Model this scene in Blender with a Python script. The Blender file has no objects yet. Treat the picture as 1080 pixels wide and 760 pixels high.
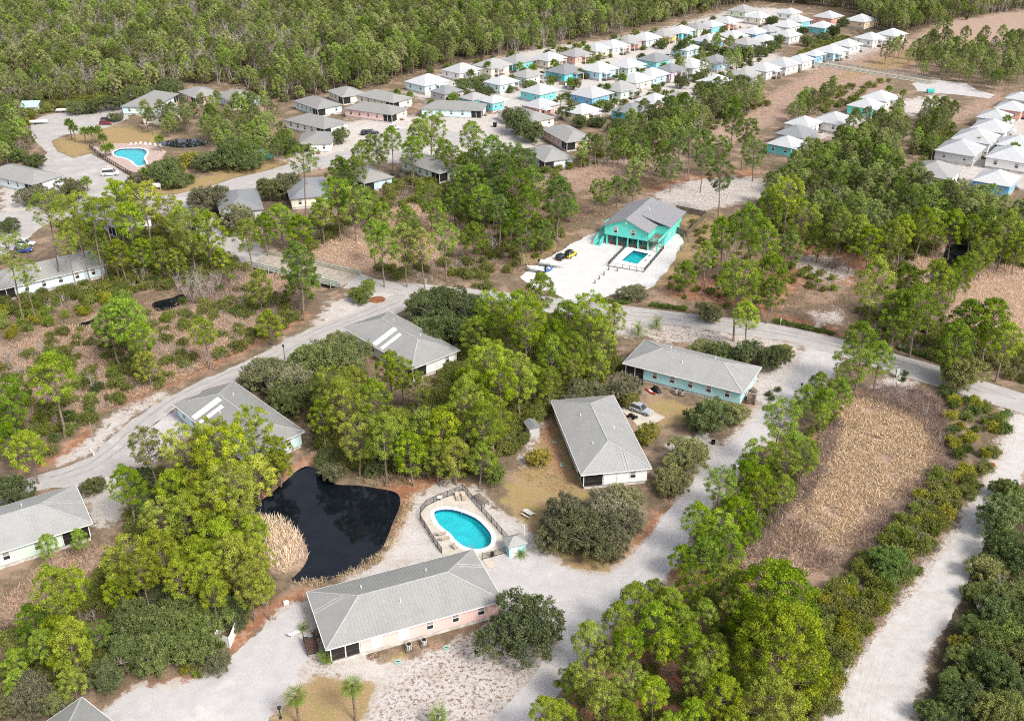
import bpy, math, random
import numpy as np
from mathutils import Vector, noise
from mathutils.geometry import tessellate_polygon

# ------------------------------------------------------------------ camera, sky, sun, exposure
scene = bpy.context.scene
C = scene.collection
F_PX, PITCH, CAM_H = 1050.0, math.radians(28.0), 100.0
cam_d = bpy.data.cameras.new("camera"); cam = bpy.data.objects.new("camera", cam_d); C.objects.link(cam)
cam.location = (0, 0, CAM_H); cam.rotation_euler = (math.pi/2 - PITCH, 0, 0)
cam_d.sensor_width = 36.0; cam_d.lens = 36.0*F_PX/1080.0
cam_d.clip_start = 1.0; cam_d.clip_end = 20000.0
scene.camera = cam
SUN_EL, SUN_AZ = math.radians(46), math.radians(138)      # azimuth clockwise from +Y: sun stands behind the camera to the right
world = bpy.data.worlds.new("World"); scene.world = world; world.use_nodes = True
wn, wl = world.node_tree.nodes, world.node_tree.links
bg = wn["Background"]; sky = wn.new("ShaderNodeTexSky"); sky.sky_type = 'NISHITA'; sky.sun_disc = False
sky.sun_elevation = SUN_EL; sky.sun_rotation = SUN_AZ; sky.air_density = 1.0; sky.dust_density = 4.0; sky.ozone_density = 1.0
hs = wn.new("ShaderNodeHueSaturation"); hs.inputs['Saturation'].default_value = 0.5
wl.new(sky.outputs[0], hs.inputs['Color']); wl.new(hs.outputs[0], bg.inputs['Color']); bg.inputs['Strength'].default_value = 0.15
sun_d = bpy.data.lights.new("sun", 'SUN'); sun = bpy.data.objects.new("sun", sun_d); C.objects.link(sun)
sun_d.energy = 2.1; sun_d.angle = math.radians(14); sun_d.color = (1.0, 0.955, 0.88)
sdir = Vector((math.sin(SUN_AZ)*math.cos(SUN_EL), math.cos(SUN_AZ)*math.cos(SUN_EL), math.sin(SUN_EL)))
sun.rotation_euler = sdir.to_track_quat('Z', 'Y').to_euler(); sun.location = (60, -60, 150)
scene.view_settings.view_transform = 'Standard'; scene.view_settings.look = 'None'
scene.view_settings.exposure = 0.68; scene.view_settings.gamma = 1.0
scene.cycles.max_bounces = 5; scene.cycles.diffuse_bounces = 2; scene.cycles.glossy_bounces = 2
scene.cycles.transmission_bounces = 3; scene.cycles.transparent_max_bounces = 6
scene.cycles.use_denoising = False; scene.cycles.filter_width = 1.05
try: scene.cycles.use_adaptive_sampling = True; scene.cycles.adaptive_threshold = 0.015
except Exception: pass

# ------------------------------------------------------------------ helpers
CP, SP = math.cos(PITCH), math.sin(PITCH)
def G(px, py, h=0.0):
    """where the line of sight through a photo pixel meets height h (ground, eave or crown height)"""
    u, v = (px-540)/F_PX, (py-380)/F_PX
    dy, dz = CP - v*SP, -SP - v*CP
    t = (CAM_H-h)/-dz
    return Vector((u*t, dy*t, h))
def G2(p, h=0.0): q = G(p[0], p[1], h); return (q.x, q.y)
def pxm(py): return (F_PX*SP + (py-380)*CP)/CAM_H      # photo pixels per metre on the ground at a row

def link(o, parent=None):
    C.objects.link(o)
    if parent is not None: o.parent = parent
    return o
def tag(o, label=None, cat=None, group=None, kind=None):
    if label: o['label'] = label
    if cat: o['category'] = cat
    if group: o['group'] = group
    if kind: o['kind'] = kind
    return o
def thing(name, label, cat, loc=(0,0,0), rz=0.0, group=None, scale=1.0):
    o = bpy.data.objects.new(name, None); o.empty_display_size = 0.5
    C.objects.link(o); o.location = loc; o.rotation_euler = (0,0,rz); o.scale = (scale,)*3
    return tag(o, label, cat, group)
def mesh_obj(name, me, parent=None, loc=None, rz=0.0, scale=None, color=None):
    o = bpy.data.objects.new(name, me); link(o, parent)
    if loc is not None: o.location = loc
    if rz: o.rotation_euler = (0,0,rz)
    if scale is not None: o.scale = scale if hasattr(scale, '__len__') else (scale,)*3
    if color is not None: o.color = color
    return o
def np_mesh(name, V, T, mats, tint=None, matidx=None, smooth=False):
    """mesh from numpy arrays: V (n,3), T (m,3) triangles"""
    me = bpy.data.meshes.new(name)
    V = np.asarray(V, np.float32); T = np.asarray(T, np.int32)
    me.vertices.add(len(V)); me.vertices.foreach_set('co', V.ravel())
    me.loops.add(T.size); me.loops.foreach_set('vertex_index', T.ravel())
    me.polygons.add(len(T)); me.polygons.foreach_set('loop_start', np.arange(0, T.size, T.shape[1], dtype=np.int32))
    if matidx is not None: me.polygons.foreach_set('material_index', np.asarray(matidx, np.int32))
    if smooth: me.polygons.foreach_set('use_smooth', np.ones(len(T), bool))
    for m in (mats if isinstance(mats, (list, tuple)) else [mats]): me.materials.append(m)
    if tint is not None:
        a = me.attributes.new('tint', 'FLOAT', 'POINT'); a.data.foreach_set('value', np.asarray(tint, np.float32))
    me.update(calc_edges=True)
    return me

class MB:
    """collects boxes, prisms and tubes into one mesh"""
    def __init__(s): s.v = []; s.f = []
    def add(s, vs, fs):
        b = len(s.v); s.v += [tuple(q) for q in vs]; s.f += [tuple(b+i for i in f) for f in fs]; return s
    def box(s, c, d, rz=0.0):
        cx, cy, cz = c; x, y, z = d[0]/2, d[1]/2, d[2]/2; ca, sa = math.cos(rz), math.sin(rz); vs = []
        for k in (-z, z):
            for i, j in ((-x,-y), (x,-y), (x,y), (-x,y)): vs.append((cx+i*ca-j*sa, cy+i*sa+j*ca, cz+k))
        return s.add(vs, [(3,2,1,0), (4,5,6,7), (0,1,5,4), (1,2,6,5), (2,3,7,6), (3,0,4,7)])
    def frustum(s, c, d0, d1, h):
        cx, cy, cz = c; vs = []
        for (x, y), k in ((d0, 0), (d1, h)):
            for i, j in ((-1,-1), (1,-1), (1,1), (-1,1)): vs.append((cx+i*x/2, cy+j*y/2, cz+k))
        return s.add(vs, [(3,2,1,0), (4,5,6,7), (0,1,5,4), (1,2,6,5), (2,3,7,6), (3,0,4,7)])
    def prism(s, poly, z0, z1):
        n = len(poly); A = sum(poly[i][0]*poly[(i+1)%n][1]-poly[(i+1)%n][0]*poly[i][1] for i in range(n))
        if A < 0: poly = poly[::-1]
        tris = tessellate_polygon([[Vector((p[0], p[1], 0)) for p in poly]])
        b = len(s.v)
        s.v += [(p[0], p[1], z0) for p in poly] + [(p[0], p[1], z1) for p in poly]
        for i in range(n): j = (i+1) % n; s.f.append((b+i, b+j, b+n+j, b+n+i))
        for t in tris:
            a = (poly[t[1]][0]-poly[t[0]][0])*(poly[t[2]][1]-poly[t[0]][1])-(poly[t[1]][1]-poly[t[0]][1])*(poly[t[2]][0]-poly[t[0]][0])
            if a < 0: t = t[::-1]
            s.f.append(tuple(b+n+i for i in t)); s.f.append(tuple(b+i for i in t[::-1]))
        return s
    def bar(s, p0, p1, w, h):
        """rectangular bar from p0 to p1"""
        p0, p1 = Vector(p0), Vector(p1); d = (p1-p0); d.normalize()
        side = d.cross(Vector((0,0,1)))
        if side.length < 1e-4: side = Vector((1,0,0))
        side.normalize(); up = side.cross(d); vs = []
        for p in (p0, p1):
            for i, j in ((-1,-1), (1,-1), (1,1), (-1,1)): vs.append(p + side*(i*w/2) + up*(j*h/2))
        return s.add(vs, [(3,2,1,0), (4,5,6,7), (0,1,5,4), (1,2,6,5), (2,3,7,6), (3,0,4,7)])
    def tube(s, p0, p1, r0, r1=None, n=6, cap=True):
        r1 = r0 if r1 is None else r1
        p0, p1 = Vector(p0), Vector(p1); d = (p1-p0).normalized()
        a = d.orthogonal().normalized(); b = d.cross(a); vs = []
        for p, r in ((p0, r0), (p1, r1)):
            for i in range(n): t = 2*math.pi*i/n; vs.append(p + (a*math.cos(t)+b*math.sin(t))*r)
        fs = [(i, (i+1)%n, n+(i+1)%n, n+i) for i in range(n)]
        if cap: fs += [tuple(range(n))[::-1], tuple(range(n, 2*n))]
        return s.add(vs, fs)
    def mesh(s, name, m, smooth=False):
        me = bpy.data.meshes.new(name); me.from_pydata(s.v, [], s.f)
        for q in (m if isinstance(m, (list, tuple)) else [m]): me.materials.append(q)
        if smooth: me.polygons.foreach_set('use_smooth', [True]*len(me.polygons))
        me.update(); return me
    def build(s, name, m, parent=None, smooth=False, **k): return mesh_obj(name, s.mesh(name, m, smooth), parent, **k)

def inside(P, poly):
    P = np.asarray(P, float); x, y = P[:,0], P[:,1]; r = np.zeros(len(P), bool); n = len(poly)
    for i in range(n):
        x0, y0 = poly[i]; x1, y1 = poly[(i+1) % n]
        if y0 == y1: continue
        c = ((y0 > y) != (y1 > y)) & (x < (x1-x0)*(y-y0)/(y1-y0)+x0); r ^= c
    return r
def dist_poly(P, poly):
    P = np.asarray(P, float); d = np.full(len(P), 1e9); n = len(poly)
    for i in range(n):
        a, b = np.array(poly[i]), np.array(poly[(i+1) % n]); ab = b-a
        t = np.clip(((P-a)@ab)/max(ab@ab, 1e-9), 0, 1); d = np.minimum(d, np.hypot(*(P-(a+t[:,None]*ab)).T))
    return d
def signed(P, poly): d = dist_poly(P, poly); return np.where(inside(P, poly), -d, d)
def in1(x, y, poly): return bool(inside(np.array([[x, y]]), poly)[0])

# ------------------------------------------------------------------ materials
def new_mat(name):
    m = bpy.data.materials.new(name); m.use_nodes = True; nt = m.node_tree
    return m, nt, nt.nodes["Principled BSDF"]
def nd(nt, t, **k):
    n = nt.nodes.new(t)
    for a, b in k.items():
        if a in n.inputs.keys(): n.inputs[a].default_value = b
        else: setattr(n, a, b)
    return n
def rgba(c): return (c[0], c[1], c[2], 1.0)
def mixc(nt, f, a, b, mode='MIX'):
    n = nt.nodes.new('ShaderNodeMix'); n.data_type = 'RGBA'; n.blend_type = mode
    for sock, v in ((n.inputs[0], f), (n.inputs[6], a), (n.inputs[7], b)):
        if isinstance(v, (int, float)): sock.default_value = v
        elif isinstance(v, tuple): sock.default_value = rgba(v)
        else: nt.links.new(v, sock)
    return n.outputs[2]
def noise_n(nt, scale, detail=4.0, rough=0.6, coord='Object', vec=None):
    n = nd(nt, 'ShaderNodeTexNoise', Scale=scale, Detail=detail, Roughness=rough)
    if vec is None: tc = nt.nodes.new('ShaderNodeTexCoord'); vec = tc.outputs[coord]
    nt.links.new(vec, n.inputs['Vector']); return n.outputs['Fac']
def ramp(nt, src, a, b):
    n = nt.nodes.new('ShaderNodeMapRange'); n.inputs[1].default_value = a; n.inputs[2].default_value = b
    n.interpolation_type = 'SMOOTHSTEP'; nt.links.new(src, n.inputs[0]); return n.outputs[0]
def surf(name, col, rough=0.7, var=0.15, scale=0.8, bump=0.0, bscale=8.0, metal=0.0, spec=0.3, col2=None, stain=None, coord='Object'):
    m, nt, p = new_mat(name)
    c2 = col2 or tuple(x*(1-var*2) for x in col)
    f = noise_n(nt, scale, 5.0, 0.65, coord)
    c = mixc(nt, ramp(nt, f, 0.35, 0.65), col, c2)
    fine = noise_n(nt, scale*9, 3.0, 0.6, coord)
    g = nt.nodes.new('ShaderNodeMapRange'); g.inputs[3].default_value = 1-var; g.inputs[4].default_value = 1+var; nt.links.new(fine, g.inputs[0])
    hsv = nt.nodes.new('ShaderNodeHueSaturation'); nt.links.new(c, hsv.inputs['Color']); nt.links.new(g.outputs[0], hsv.inputs['Value']); c = hsv.outputs[0]
    if stain:
        sf = ramp(nt, noise_n(nt, scale*0.35, 6.0, 0.7, coord), 0.52, 0.7); c = mixc(nt, sf, c, stain)
    nt.links.new(c, p.inputs['Base Color'])
    p.inputs['Roughness'].default_value = rough; p.inputs['Metallic'].default_value = metal
    p.inputs['Specular IOR Level'].default_value = spec
    if bump:
        b = nt.nodes.new('ShaderNodeBump'); b.inputs['Strength'].default_value = 0.6; b.inputs['Distance'].default_value = bump
        nt.links.new(noise_n(nt, bscale, 4.0, 0.6, coord), b.inputs['Height']); nt.links.new(b.outputs[0], p.inputs['Normal'])
    return m
def leaf_mat(name, col, spread=0.3, trans=0.35, rough=0.6, wide=False):
    """leaf: diffuse + translucent; colour varies per leaf (tint) and per plant (random and object colour)"""
    m, nt, p = new_mat(name)
    at = nd(nt, 'ShaderNodeAttribute', attribute_name='tint'); oi = nt.nodes.new('ShaderNodeObjectInfo')
    dark = (max(0.01, col[0]*(1-spread*1.15)), col[1]*(1-spread*0.95), col[2]*(1-spread*0.8)); lite = (col[0]*(1+spread*1.05), col[1]*(1+spread*0.85), col[2]*(1+spread*0.9))
    c = mixc(nt, at.outputs['Fac'], dark, lite)
    h = nt.nodes.new('ShaderNodeHueSaturation')
    for i, (lo, hi) in (('Hue', (0.47, 0.52)), ('Value', (0.55, 1.4)), ('Saturation', (0.7, 1.1))) if wide else (('Hue', (0.492, 0.508)), ('Value', (0.78, 1.2)), ('Saturation', (0.86, 1.04))):
        r = nt.nodes.new('ShaderNodeMapRange'); r.inputs[3].default_value = lo; r.inputs[4].default_value = hi
        if i == 'Value':
            w = nd(nt, 'ShaderNodeMath', operation='FRACT'); w0 = nd(nt, 'ShaderNodeMath', operation='MULTIPLY'); w0.inputs[1].default_value = 7.31
            nt.links.new(oi.outputs['Random'], w0.inputs[0]); nt.links.new(w0.outputs[0], w.inputs[0]); nt.links.new(w.outputs[0], r.inputs[0])
        else: nt.links.new(oi.outputs['Random'], r.inputs[0])
        nt.links.new(r.outputs[0], h.inputs[i])
    nt.links.new(c, h.inputs['Color'])
    c = mixc(nt, 1.0, h.outputs[0], oi.outputs['Color'], 'MULTIPLY')
    d = nt.nodes.new('ShaderNodeBsdfDiffuse'); t = nt.nodes.new('ShaderNodeBsdfTranslucent'); mx = nt.nodes.new('ShaderNodeMixShader')
    nt.links.new(c, d.inputs['Color']); nt.links.new(c, t.inputs['Color']); mx.inputs[0].default_value = trans
    nt.links.new(d.outputs[0], mx.inputs[1]); nt.links.new(t.outputs[0], mx.inputs[2])
    out = nt.nodes['Material Output']; nt.links.new(mx.outputs[0], out.inputs['Surface']); nt.nodes.remove(p)
    return m
def wall_mat(name, col):
    """painted lap siding: fine horizontal relief, faint weathering"""
    m, nt, p = new_mat(name)
    f = noise_n(nt, 0.5, 5.0); c = mixc(nt, ramp(nt, f, 0.3, 0.7), col, tuple(x*0.93 for x in col))
    st = ramp(nt, noise_n(nt, 2.2, 6.0, 0.7), 0.62, 0.8); c = mixc(nt, st, c, tuple(x*0.93 for x in col))
    nt.links.new(c, p.inputs['Base Color']); p.inputs['Roughness'].default_value = 0.6
    w = nd(nt, 'ShaderNodeTexWave', Scale=1.6, bands_direction='Z', wave_profile='SAW')
    tc = nt.nodes.new('ShaderNodeTexCoord'); nt.links.new(tc.outputs['Object'], w.inputs['Vector'])
    b = nt.nodes.new('ShaderNodeBump'); b.inputs['Distance'].default_value = 0.01; b.inputs['Strength'].default_value = 0.25
    nt.links.new(w.outputs['Fac'], b.inputs['Height']); nt.links.new(b.outputs[0], p.inputs['Normal'])
    return m
def roof_mat(name, col):
    """painted metal roof sheet, weathered in patches"""
    m, nt, p = new_mat(name)
    f = noise_n(nt, 0.35, 6.0, 0.7); c = mixc(nt, ramp(nt, f, 0.3, 0.7), col, tuple(x*0.86 for x in col))
    g = ramp(nt, noise_n(nt, 3.0, 4.0), 0.45, 0.75); c = mixc(nt, g, c, tuple(x*1.07 for x in col))
    oi = nt.nodes.new('ShaderNodeObjectInfo'); r = nt.nodes.new('ShaderNodeMapRange'); r.inputs[3].default_value = 0.9; r.inputs[4].default_value = 1.1
    nt.links.new(oi.outputs['Random'], r.inputs[0]); h = nt.nodes.new('ShaderNodeHueSaturation'); nt.links.new(c, h.inputs['Color']); nt.links.new(r.outputs[0], h.inputs['Value'])
    nt.links.new(h.outputs[0], p.inputs['Base Color']); p.inputs['Roughness'].default_value = 0.5; p.inputs['Specular IOR Level'].default_value = 0.4
    return m

M = {}
M['roof_grey'] = roof_mat('roof_grey', (0.265, 0.262, 0.25)); M['roof_white'] = roof_mat('roof_white', (0.44, 0.45, 0.46))
M['roof_mid'] = roof_mat('roof_mid', (0.215, 0.222, 0.23)); M['roof_shingle'] = surf('roof_shingle', (0.25, 0.25, 0.265), 0.9, 0.12, 2.0, 0.02, 6)
M['roof_pale'] = roof_mat('roof_pale', (0.31, 0.308, 0.30)); M['cap'] = surf('cap', (0.42, 0.42, 0.41), 0.5, 0.06)
WALLS = {'pink': (0.75,0.51,0.47), 'aqua': (0.40,0.68,0.70), 'pale aqua': (0.56,0.74,0.76), 'teal': (0.06,0.50,0.46), 'turquoise': (0.12,0.52,0.56),
 'white': (0.78,0.78,0.76), 'cream': (0.76,0.71,0.58), 'pale yellow': (0.74,0.68,0.42), 'yellow': (0.72,0.50,0.10), 'salmon': (0.72,0.38,0.32),
 'coral': (0.74,0.36,0.28), 'mint': (0.60,0.74,0.62), 'pale green': (0.66,0.76,0.58), 'blue': (0.16,0.42,0.66), 'light blue': (0.42,0.62,0.74),
 'pale blue': (0.62,0.72,0.78), 'lilac pink': (0.72,0.46,0.58), 'grey': (0.46,0.47,0.47), 'peach': (0.74,0.56,0.36), 'bright aqua': (0.16,0.60,0.62), 'bright teal': (0.12,0.66,0.56)}
M.update({'w_'+k: wall_mat('wall_'+k.replace(' ', '_'), v) for k, v in WALLS.items()})
M['white'] = surf('white_paint', (0.78,0.78,0.76), 0.5, 0.05); M['skirt'] = surf('skirting', (0.62,0.59,0.55), 0.8, 0.2, 1.2, 0.01)
M['glass'] = surf('window_glass', (0.035,0.04,0.045), 0.08, 0.1, spec=0.6); M['blind'] = surf('blind', (0.32,0.31,0.29), 0.4, 0.1, 3)
M['screen'] = surf('porch_screen', (0.022,0.022,0.022), 0.7, 0.2, 2); M['dark'] = surf('dark_metal', (0.03,0.03,0.032), 0.5, 0.2, 3)
M['wood'] = surf('weathered_wood', (0.20,0.155,0.12), 0.85, 0.2, 1.5, 0.01); M['wood_brown'] = surf('brown_wood', (0.10,0.06,0.045), 0.8, 0.2, 2)
M['deckwood'] = surf('boardwalk_wood', (0.40,0.36,0.30), 0.85, 0.2, 0.8, col2=(0.30,0.26,0.215)); M['repair'] = surf('newer_plank', (0.32,0.27,0.215), 0.85, 0.2, 1.0); M['greenpaint'] = surf('pale_green_paint', (0.40,0.47,0.41), 0.7, 0.12, 1.5)
M['concrete'] = surf('pool_concrete', (0.52,0.47,0.40), 0.85, 0.08, 0.6, 0.004, 20); M['coping'] = surf('pool_coping', (0.76,0.75,0.72), 0.6, 0.05)
M['asphalt'] = surf('worn_asphalt', (0.39,0.37,0.355), 0.9, 0.09, 0.3, 0.006, 10, col2=(0.335,0.315,0.30), stain=(0.47,0.445,0.42))
M['asphalt_dark'] = surf('drive_asphalt', (0.30,0.29,0.285), 0.9, 0.07, 0.4, 0.006, 10, col2=(0.25,0.24,0.235))
M['gravel'] = surf('pale_gravel', (0.40,0.385,0.385), 0.95, 0.14, 0.4, 0.03, 9, col2=(0.45,0.43,0.425), stain=(0.53,0.50,0.475))
M['track'] = surf('white_sand_track', (0.47,0.45,0.43), 0.95, 0.16, 0.6, 0.05, 2.5, col2=(0.41,0.38,0.355), stain=(0.50,0.485,0.465))
M['whitesand'] = surf('white_sand', (0.56,0.55,0.54), 0.95, 0.05, 0.3, 0.02, 4, col2=(0.50,0.485,0.47))
M['trunk_pine'] = surf('pine_bark', (0.24,0.185,0.15), 0.9, 0.25, 2.0, 0.03, 10, col2=(0.15,0.11,0.09)); M['trunk_oak'] = surf('oak_bark', (0.17,0.145,0.125), 0.9, 0.2, 2.0)
M['trunk_pale'] = surf('grey_bare_wood', (0.40,0.35,0.31), 0.9, 0.2, 1.0); M['trunk_palm'] = surf('palm_bark', (0.26,0.19,0.14), 0.95, 0.3, 5.0, 0.05, 9)
M['needle'] = leaf_mat('pine_needles', (0.245,0.315,0.03), 0.78, 0.2); M['oak'] = leaf_mat('oak_leaves', (0.215,0.235,0.084), 0.6, 0.3)
M['shrub'] = leaf_mat('shrub_leaves', (0.205,0.235,0.048), 0.6, 0.32); M['palm'] = leaf_mat('palm_leaves', (0.19,0.27,0.045), 0.3, 0.4)
M['reed'] = leaf_mat('dry_reeds', (0.70,0.545,0.395), 0.4, 0.3); M['brush'] = leaf_mat('bare_brush', (0.25,0.175,0.145), 0.5, 0.2)
M['needle_far'] = leaf_mat('far_needles', (0.235,0.285,0.075), 0.5, 0.32, wide=True)
M['straw'] = surf('pine_straw', (0.30,0.115,0.05), 0.95, 0.25, 1.0)
M['steel'] = surf('steel', (0.5,0.5,0.5), 0.4, 0.1, metal=0.7); M['tyre'] = surf('tyre', (0.02,0.02,0.02), 0.85); M['red'] = surf('red_paint', (0.45,0.03,0.03), 0.4)
M['head'] = surf('lamp_lens', (0.7,0.7,0.68), 0.2, 0.05)
def water_mat(name, col, rough=0.03, bump=0.02, bs=1.2, col2=None):
    m, nt, p = new_mat(name)
    c = mixc(nt, ramp(nt, noise_n(nt, 0.35, 3.0), 0.35, 0.65), col, col2 or col); nt.links.new(c, p.inputs['Base Color'])
    p.inputs['Roughness'].default_value = rough; p.inputs['IOR'].default_value = 1.42
    b = nt.nodes.new('ShaderNodeBump'); b.inputs['Strength'].default_value = 0.25; b.inputs['Distance'].default_value = bump
    nt.links.new(noise_n(nt, bs, 3.0), b.inputs['Height']); nt.links.new(b.outputs[0], p.inputs['Normal']); return m
M['pond'] = water_mat('pond_water', (0.004,0.006,0.010), 0.01, 0.0003, 0.5, (0.007,0.009,0.014))
def pool_mat(name, tintc):
    m, nt, p = new_mat(name); nt.nodes.remove(p); tr = nt.nodes.new('ShaderNodeBsdfTransparent'); tr.inputs['Color'].default_value = rgba(tintc); gl = nt.nodes.new('ShaderNodeBsdfGlossy'); gl.inputs['Roughness'].default_value = 0.03
    fr = nt.nodes.new('ShaderNodeFresnel'); fr.inputs['IOR'].default_value = 1.33; mx = nt.nodes.new('ShaderNodeMixShader'); b = nt.nodes.new('ShaderNodeBump'); b.inputs['Strength'].default_value = 0.6; b.inputs['Distance'].default_value = 0.05
    nt.links.new(noise_n(nt, 2.2, 3.0), b.inputs['Height'])
    for q in (gl, fr): nt.links.new(b.outputs[0], q.inputs['Normal'])
    nt.links.new(fr.outputs[0], mx.inputs[0]); nt.links.new(tr.outputs[0], mx.inputs[1]); nt.links.new(gl.outputs[0], mx.inputs[2]); nt.links.new(mx.outputs[0], nt.nodes['Material Output'].inputs['Surface']); return m
M['pool'] = pool_mat('pool_water', (0.45,0.93,0.95)); M['pool_deep'] = pool_mat('pool_water_teal', (0.38,0.84,0.84))
M['plaster'] = surf('pool_plaster', (0.17,0.64,0.68), 0.8, 0.06, 0.8, col2=(0.13,0.56,0.63)); M['bluetile'] = surf('waterline_tile', (0.05,0.14,0.25), 0.3)
M['court'] = surf('court_green', (0.10,0.26,0.20), 0.8, 0.1, 0.5); M['pinkpave'] = surf('pink_pavers', (0.46,0.35,0.31), 0.85, 0.12, 0.8)
M['bluechair'] = surf('blue_plastic', (0.16,0.38,0.50), 0.5); M['black'] = surf('black_plastic', (0.015,0.015,0.017), 0.5)
M['tan'] = surf('tan_sling', (0.42,0.34,0.26), 0.8); M['jeep'] = surf('yellow_paint', (0.62,0.52,0.06), 0.35, 0.05)
M['greencover'] = surf('green_cover', (0.33,0.48,0.40), 0.7); M['bluetrim'] = surf('blue_trim', (0.05,0.15,0.45), 0.5)
def paint(name, col): return surf(name, col, 0.3, 0.04, 0.5, spec=0.6)

# ------------------------------------------------------------------ ground, roads, water
def W(poly, h=0.0): return [G2(p, h) for p in poly]
def catm(P, k):
    n = len(P); out = []
    for i in range(n):
        a, b, c, d = (np.array(P[(i+j-1) % n]) for j in range(4))
        for s_ in range(k): t = s_/k; out.append(0.5*((2*b)+(c-a)*t+(2*a-5*b+4*c-d)*t*t+(3*b-a-3*c+d)*t**3))
    return out
PONDS = {
 'pond': W([(270,529),(285,518),(300,505),(314,493),(327,489),(342,499),(354,508),(376,509),(396,512),(416,516),(422,523),(421,533),(415,547),(408,565),(401,577),(387,590),(366,602),(345,609),(320,611),(306,608),(318,596),(325,582),(318,565),(306,553),(290,547),(275,545),(268,537)]),
 'club_pond': W([(163,147),(172,148),(184,146),(200,145),(219,148),(216,152),(204,154),(190,155),(176,153),(166,151)]),
 'marsh_pool': W([(83,339),(92,337),(100,333),(106,330),(108,336),(98,342),(86,346)]),
 'marsh_creek': W([(160,318),(172,314),(182,312),(190,308),(197,310),(194,316),(184,322),(172,326),(163,325)]),
 'reed_pond': W([(999,258),(1012,256),(1026,260),(1022,270),(1008,284),(995,298),(984,296),(980,288),(992,276)])}
PONDS = {k: (lambda P: [tuple(q) for q in catm(P, 3)])(v) for k, v in PONDS.items()}
BRIDGE = [(263,279),(282,268),(379,288),(361,304)]
ROADS = {   # photo outlines on the ground: name, outline, material, height, edge wobble (m)
 'road': ([(379,288),(395,294),(420,298),(450,300),(480,303),(560,311),(640,320),(680,325),(720,330),(780,336),(822,343),(860,351),(897,360),(950,375),(1000,388),(1035,401),(1080,415),(1140,437),(1140,462),(1080,436),(1035,423),(1000,411),(960,399),(925,388),(880,374),(830,360),(780,353),(715,343),(660,338),(560,328),(480,321),(445,316),(410,309),(385,306),(361,304)], 'asphalt', 0.030, 0.12),
 'lane': ([(852,364),(893,369),(884,388),(868,404),(850,424),(830,446),(810,462),(792,480),(765,505),(752,520),(737,545),(722,575),(712,597),(690,618),(668,640),(640,662),(612,690),(592,720),(570,752),(560,785),(505,785),(522,757),(541,738),(562,711),(583,684),(596,664),(560,662),(522,640),(512,610),(528,586),(556,582),(585,594),(612,605),(640,607),(662,594),(681,573),(700,545),(720,520),(742,494),(768,470),(797,442),(822,412),(840,388)], 'gravel', 0.022, 0.35),
 'sand_track': ([(1068,437),(1110,444),(1100,470),(1082,492),(1062,518),(1050,545),(1041,570),(1028,592),(1016,625),(1003,652),(982,680),(966,722),(952,762),(940,800),(845,800),(869,762),(892,724),(920,678),(942,650),(970,620),(1004,571),(1025,536),(1042,505),(1056,488),(1071,462)], 'track', 0.012, 0.3),
 'west_road': ([(430,304),(408,314),(372,330),(332,344),(296,362),(257,382),(215,400),(175,420),(140,442),(113,466),(99,480),(70,492),(20,507),(-60,530),(-60,556),(27,520),(50,515),(84,512),(106,503),(136,497),(149,470),(152,455),(186,430),(214,412),(252,400),(300,388),(345,362),(385,345),(420,330),(447,317)], 'asphalt', 0.018, 0.3),
 'driveway': ([(186,431),(205,440),(206,458),(176,466),(150,473),(153,455)], 'gravel', 0.034, 0.3),
 'parking_drive': ([(100,760),(128,735),(150,722),(180,728),(210,716),(236,700),(262,676),(300,645),(316,640),(322,665),(326,690),(310,716),(288,738),(276,790),(90,790)], 'gravel', 0.016, 0.4),
 'club_lot': ([(50,121),(82,116.5),(107,112.5),(130,110),(136,125),(112,135),(92,140),(70,142),(54,149),(60,160),(78,167),(96,162),(120,176),(143,190),(146,199),(160,206),(186,205),(220,197),(248,188),(285,179),(310,171),(345,163),(368,158),(392,147),(412,138),(440,134),(470,137),(500,143),(530,150),(546,160),(520,160),(494,152),(470,156),(440,150),(420,154),(398,164),(372,170),(330,178),(290,192),(256,205),(235,210),(206,214),(200,226),(220,237),(250,254),(282,268),(263,280),(232,268),(196,240),(180,228),(150,222),(120,222),(90,226),(60,232),(40,242),(26,256),(6,268),(-30,280),(-30,225),(0,224),(36,220),(70,216),(80,205),(60,186),(38,176),(50,161),(34,146),(32,132),(40,125)], 'asphalt', 0.026, 0.3),
 'subdivision_lane': ([(520,112),(552,96),(596,84),(640,62),(690,55),(725,46),(760,33),(782,22),(790,24),(768,37),(733,51),(700,62),(660,72),(625,88),(596,104),(560,112),(540,118)], 'track', 0.014, 0.6),
 'island_lot': ([(962,88),(985,84),(1018,88),(1030,95),(1050,100),(1044,104),(1010,100),(985,98),(968,96)], 'gravel', 0.014, 0.5),
 'beach_house_sand': ([(548,292),(575,273),(592,264),(620,248),(636,244),(716,246),(722,254),(714,268),(703,286),(690,300),(676,308),(650,309),(628,316),(600,318),(588,310),(562,303)], 'whitesand', 0.012, 0.5)}
ROADW = {k: W(v[0]) for k, v in ROADS.items()}
BRIDGEW = W(BRIDGE)
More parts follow.
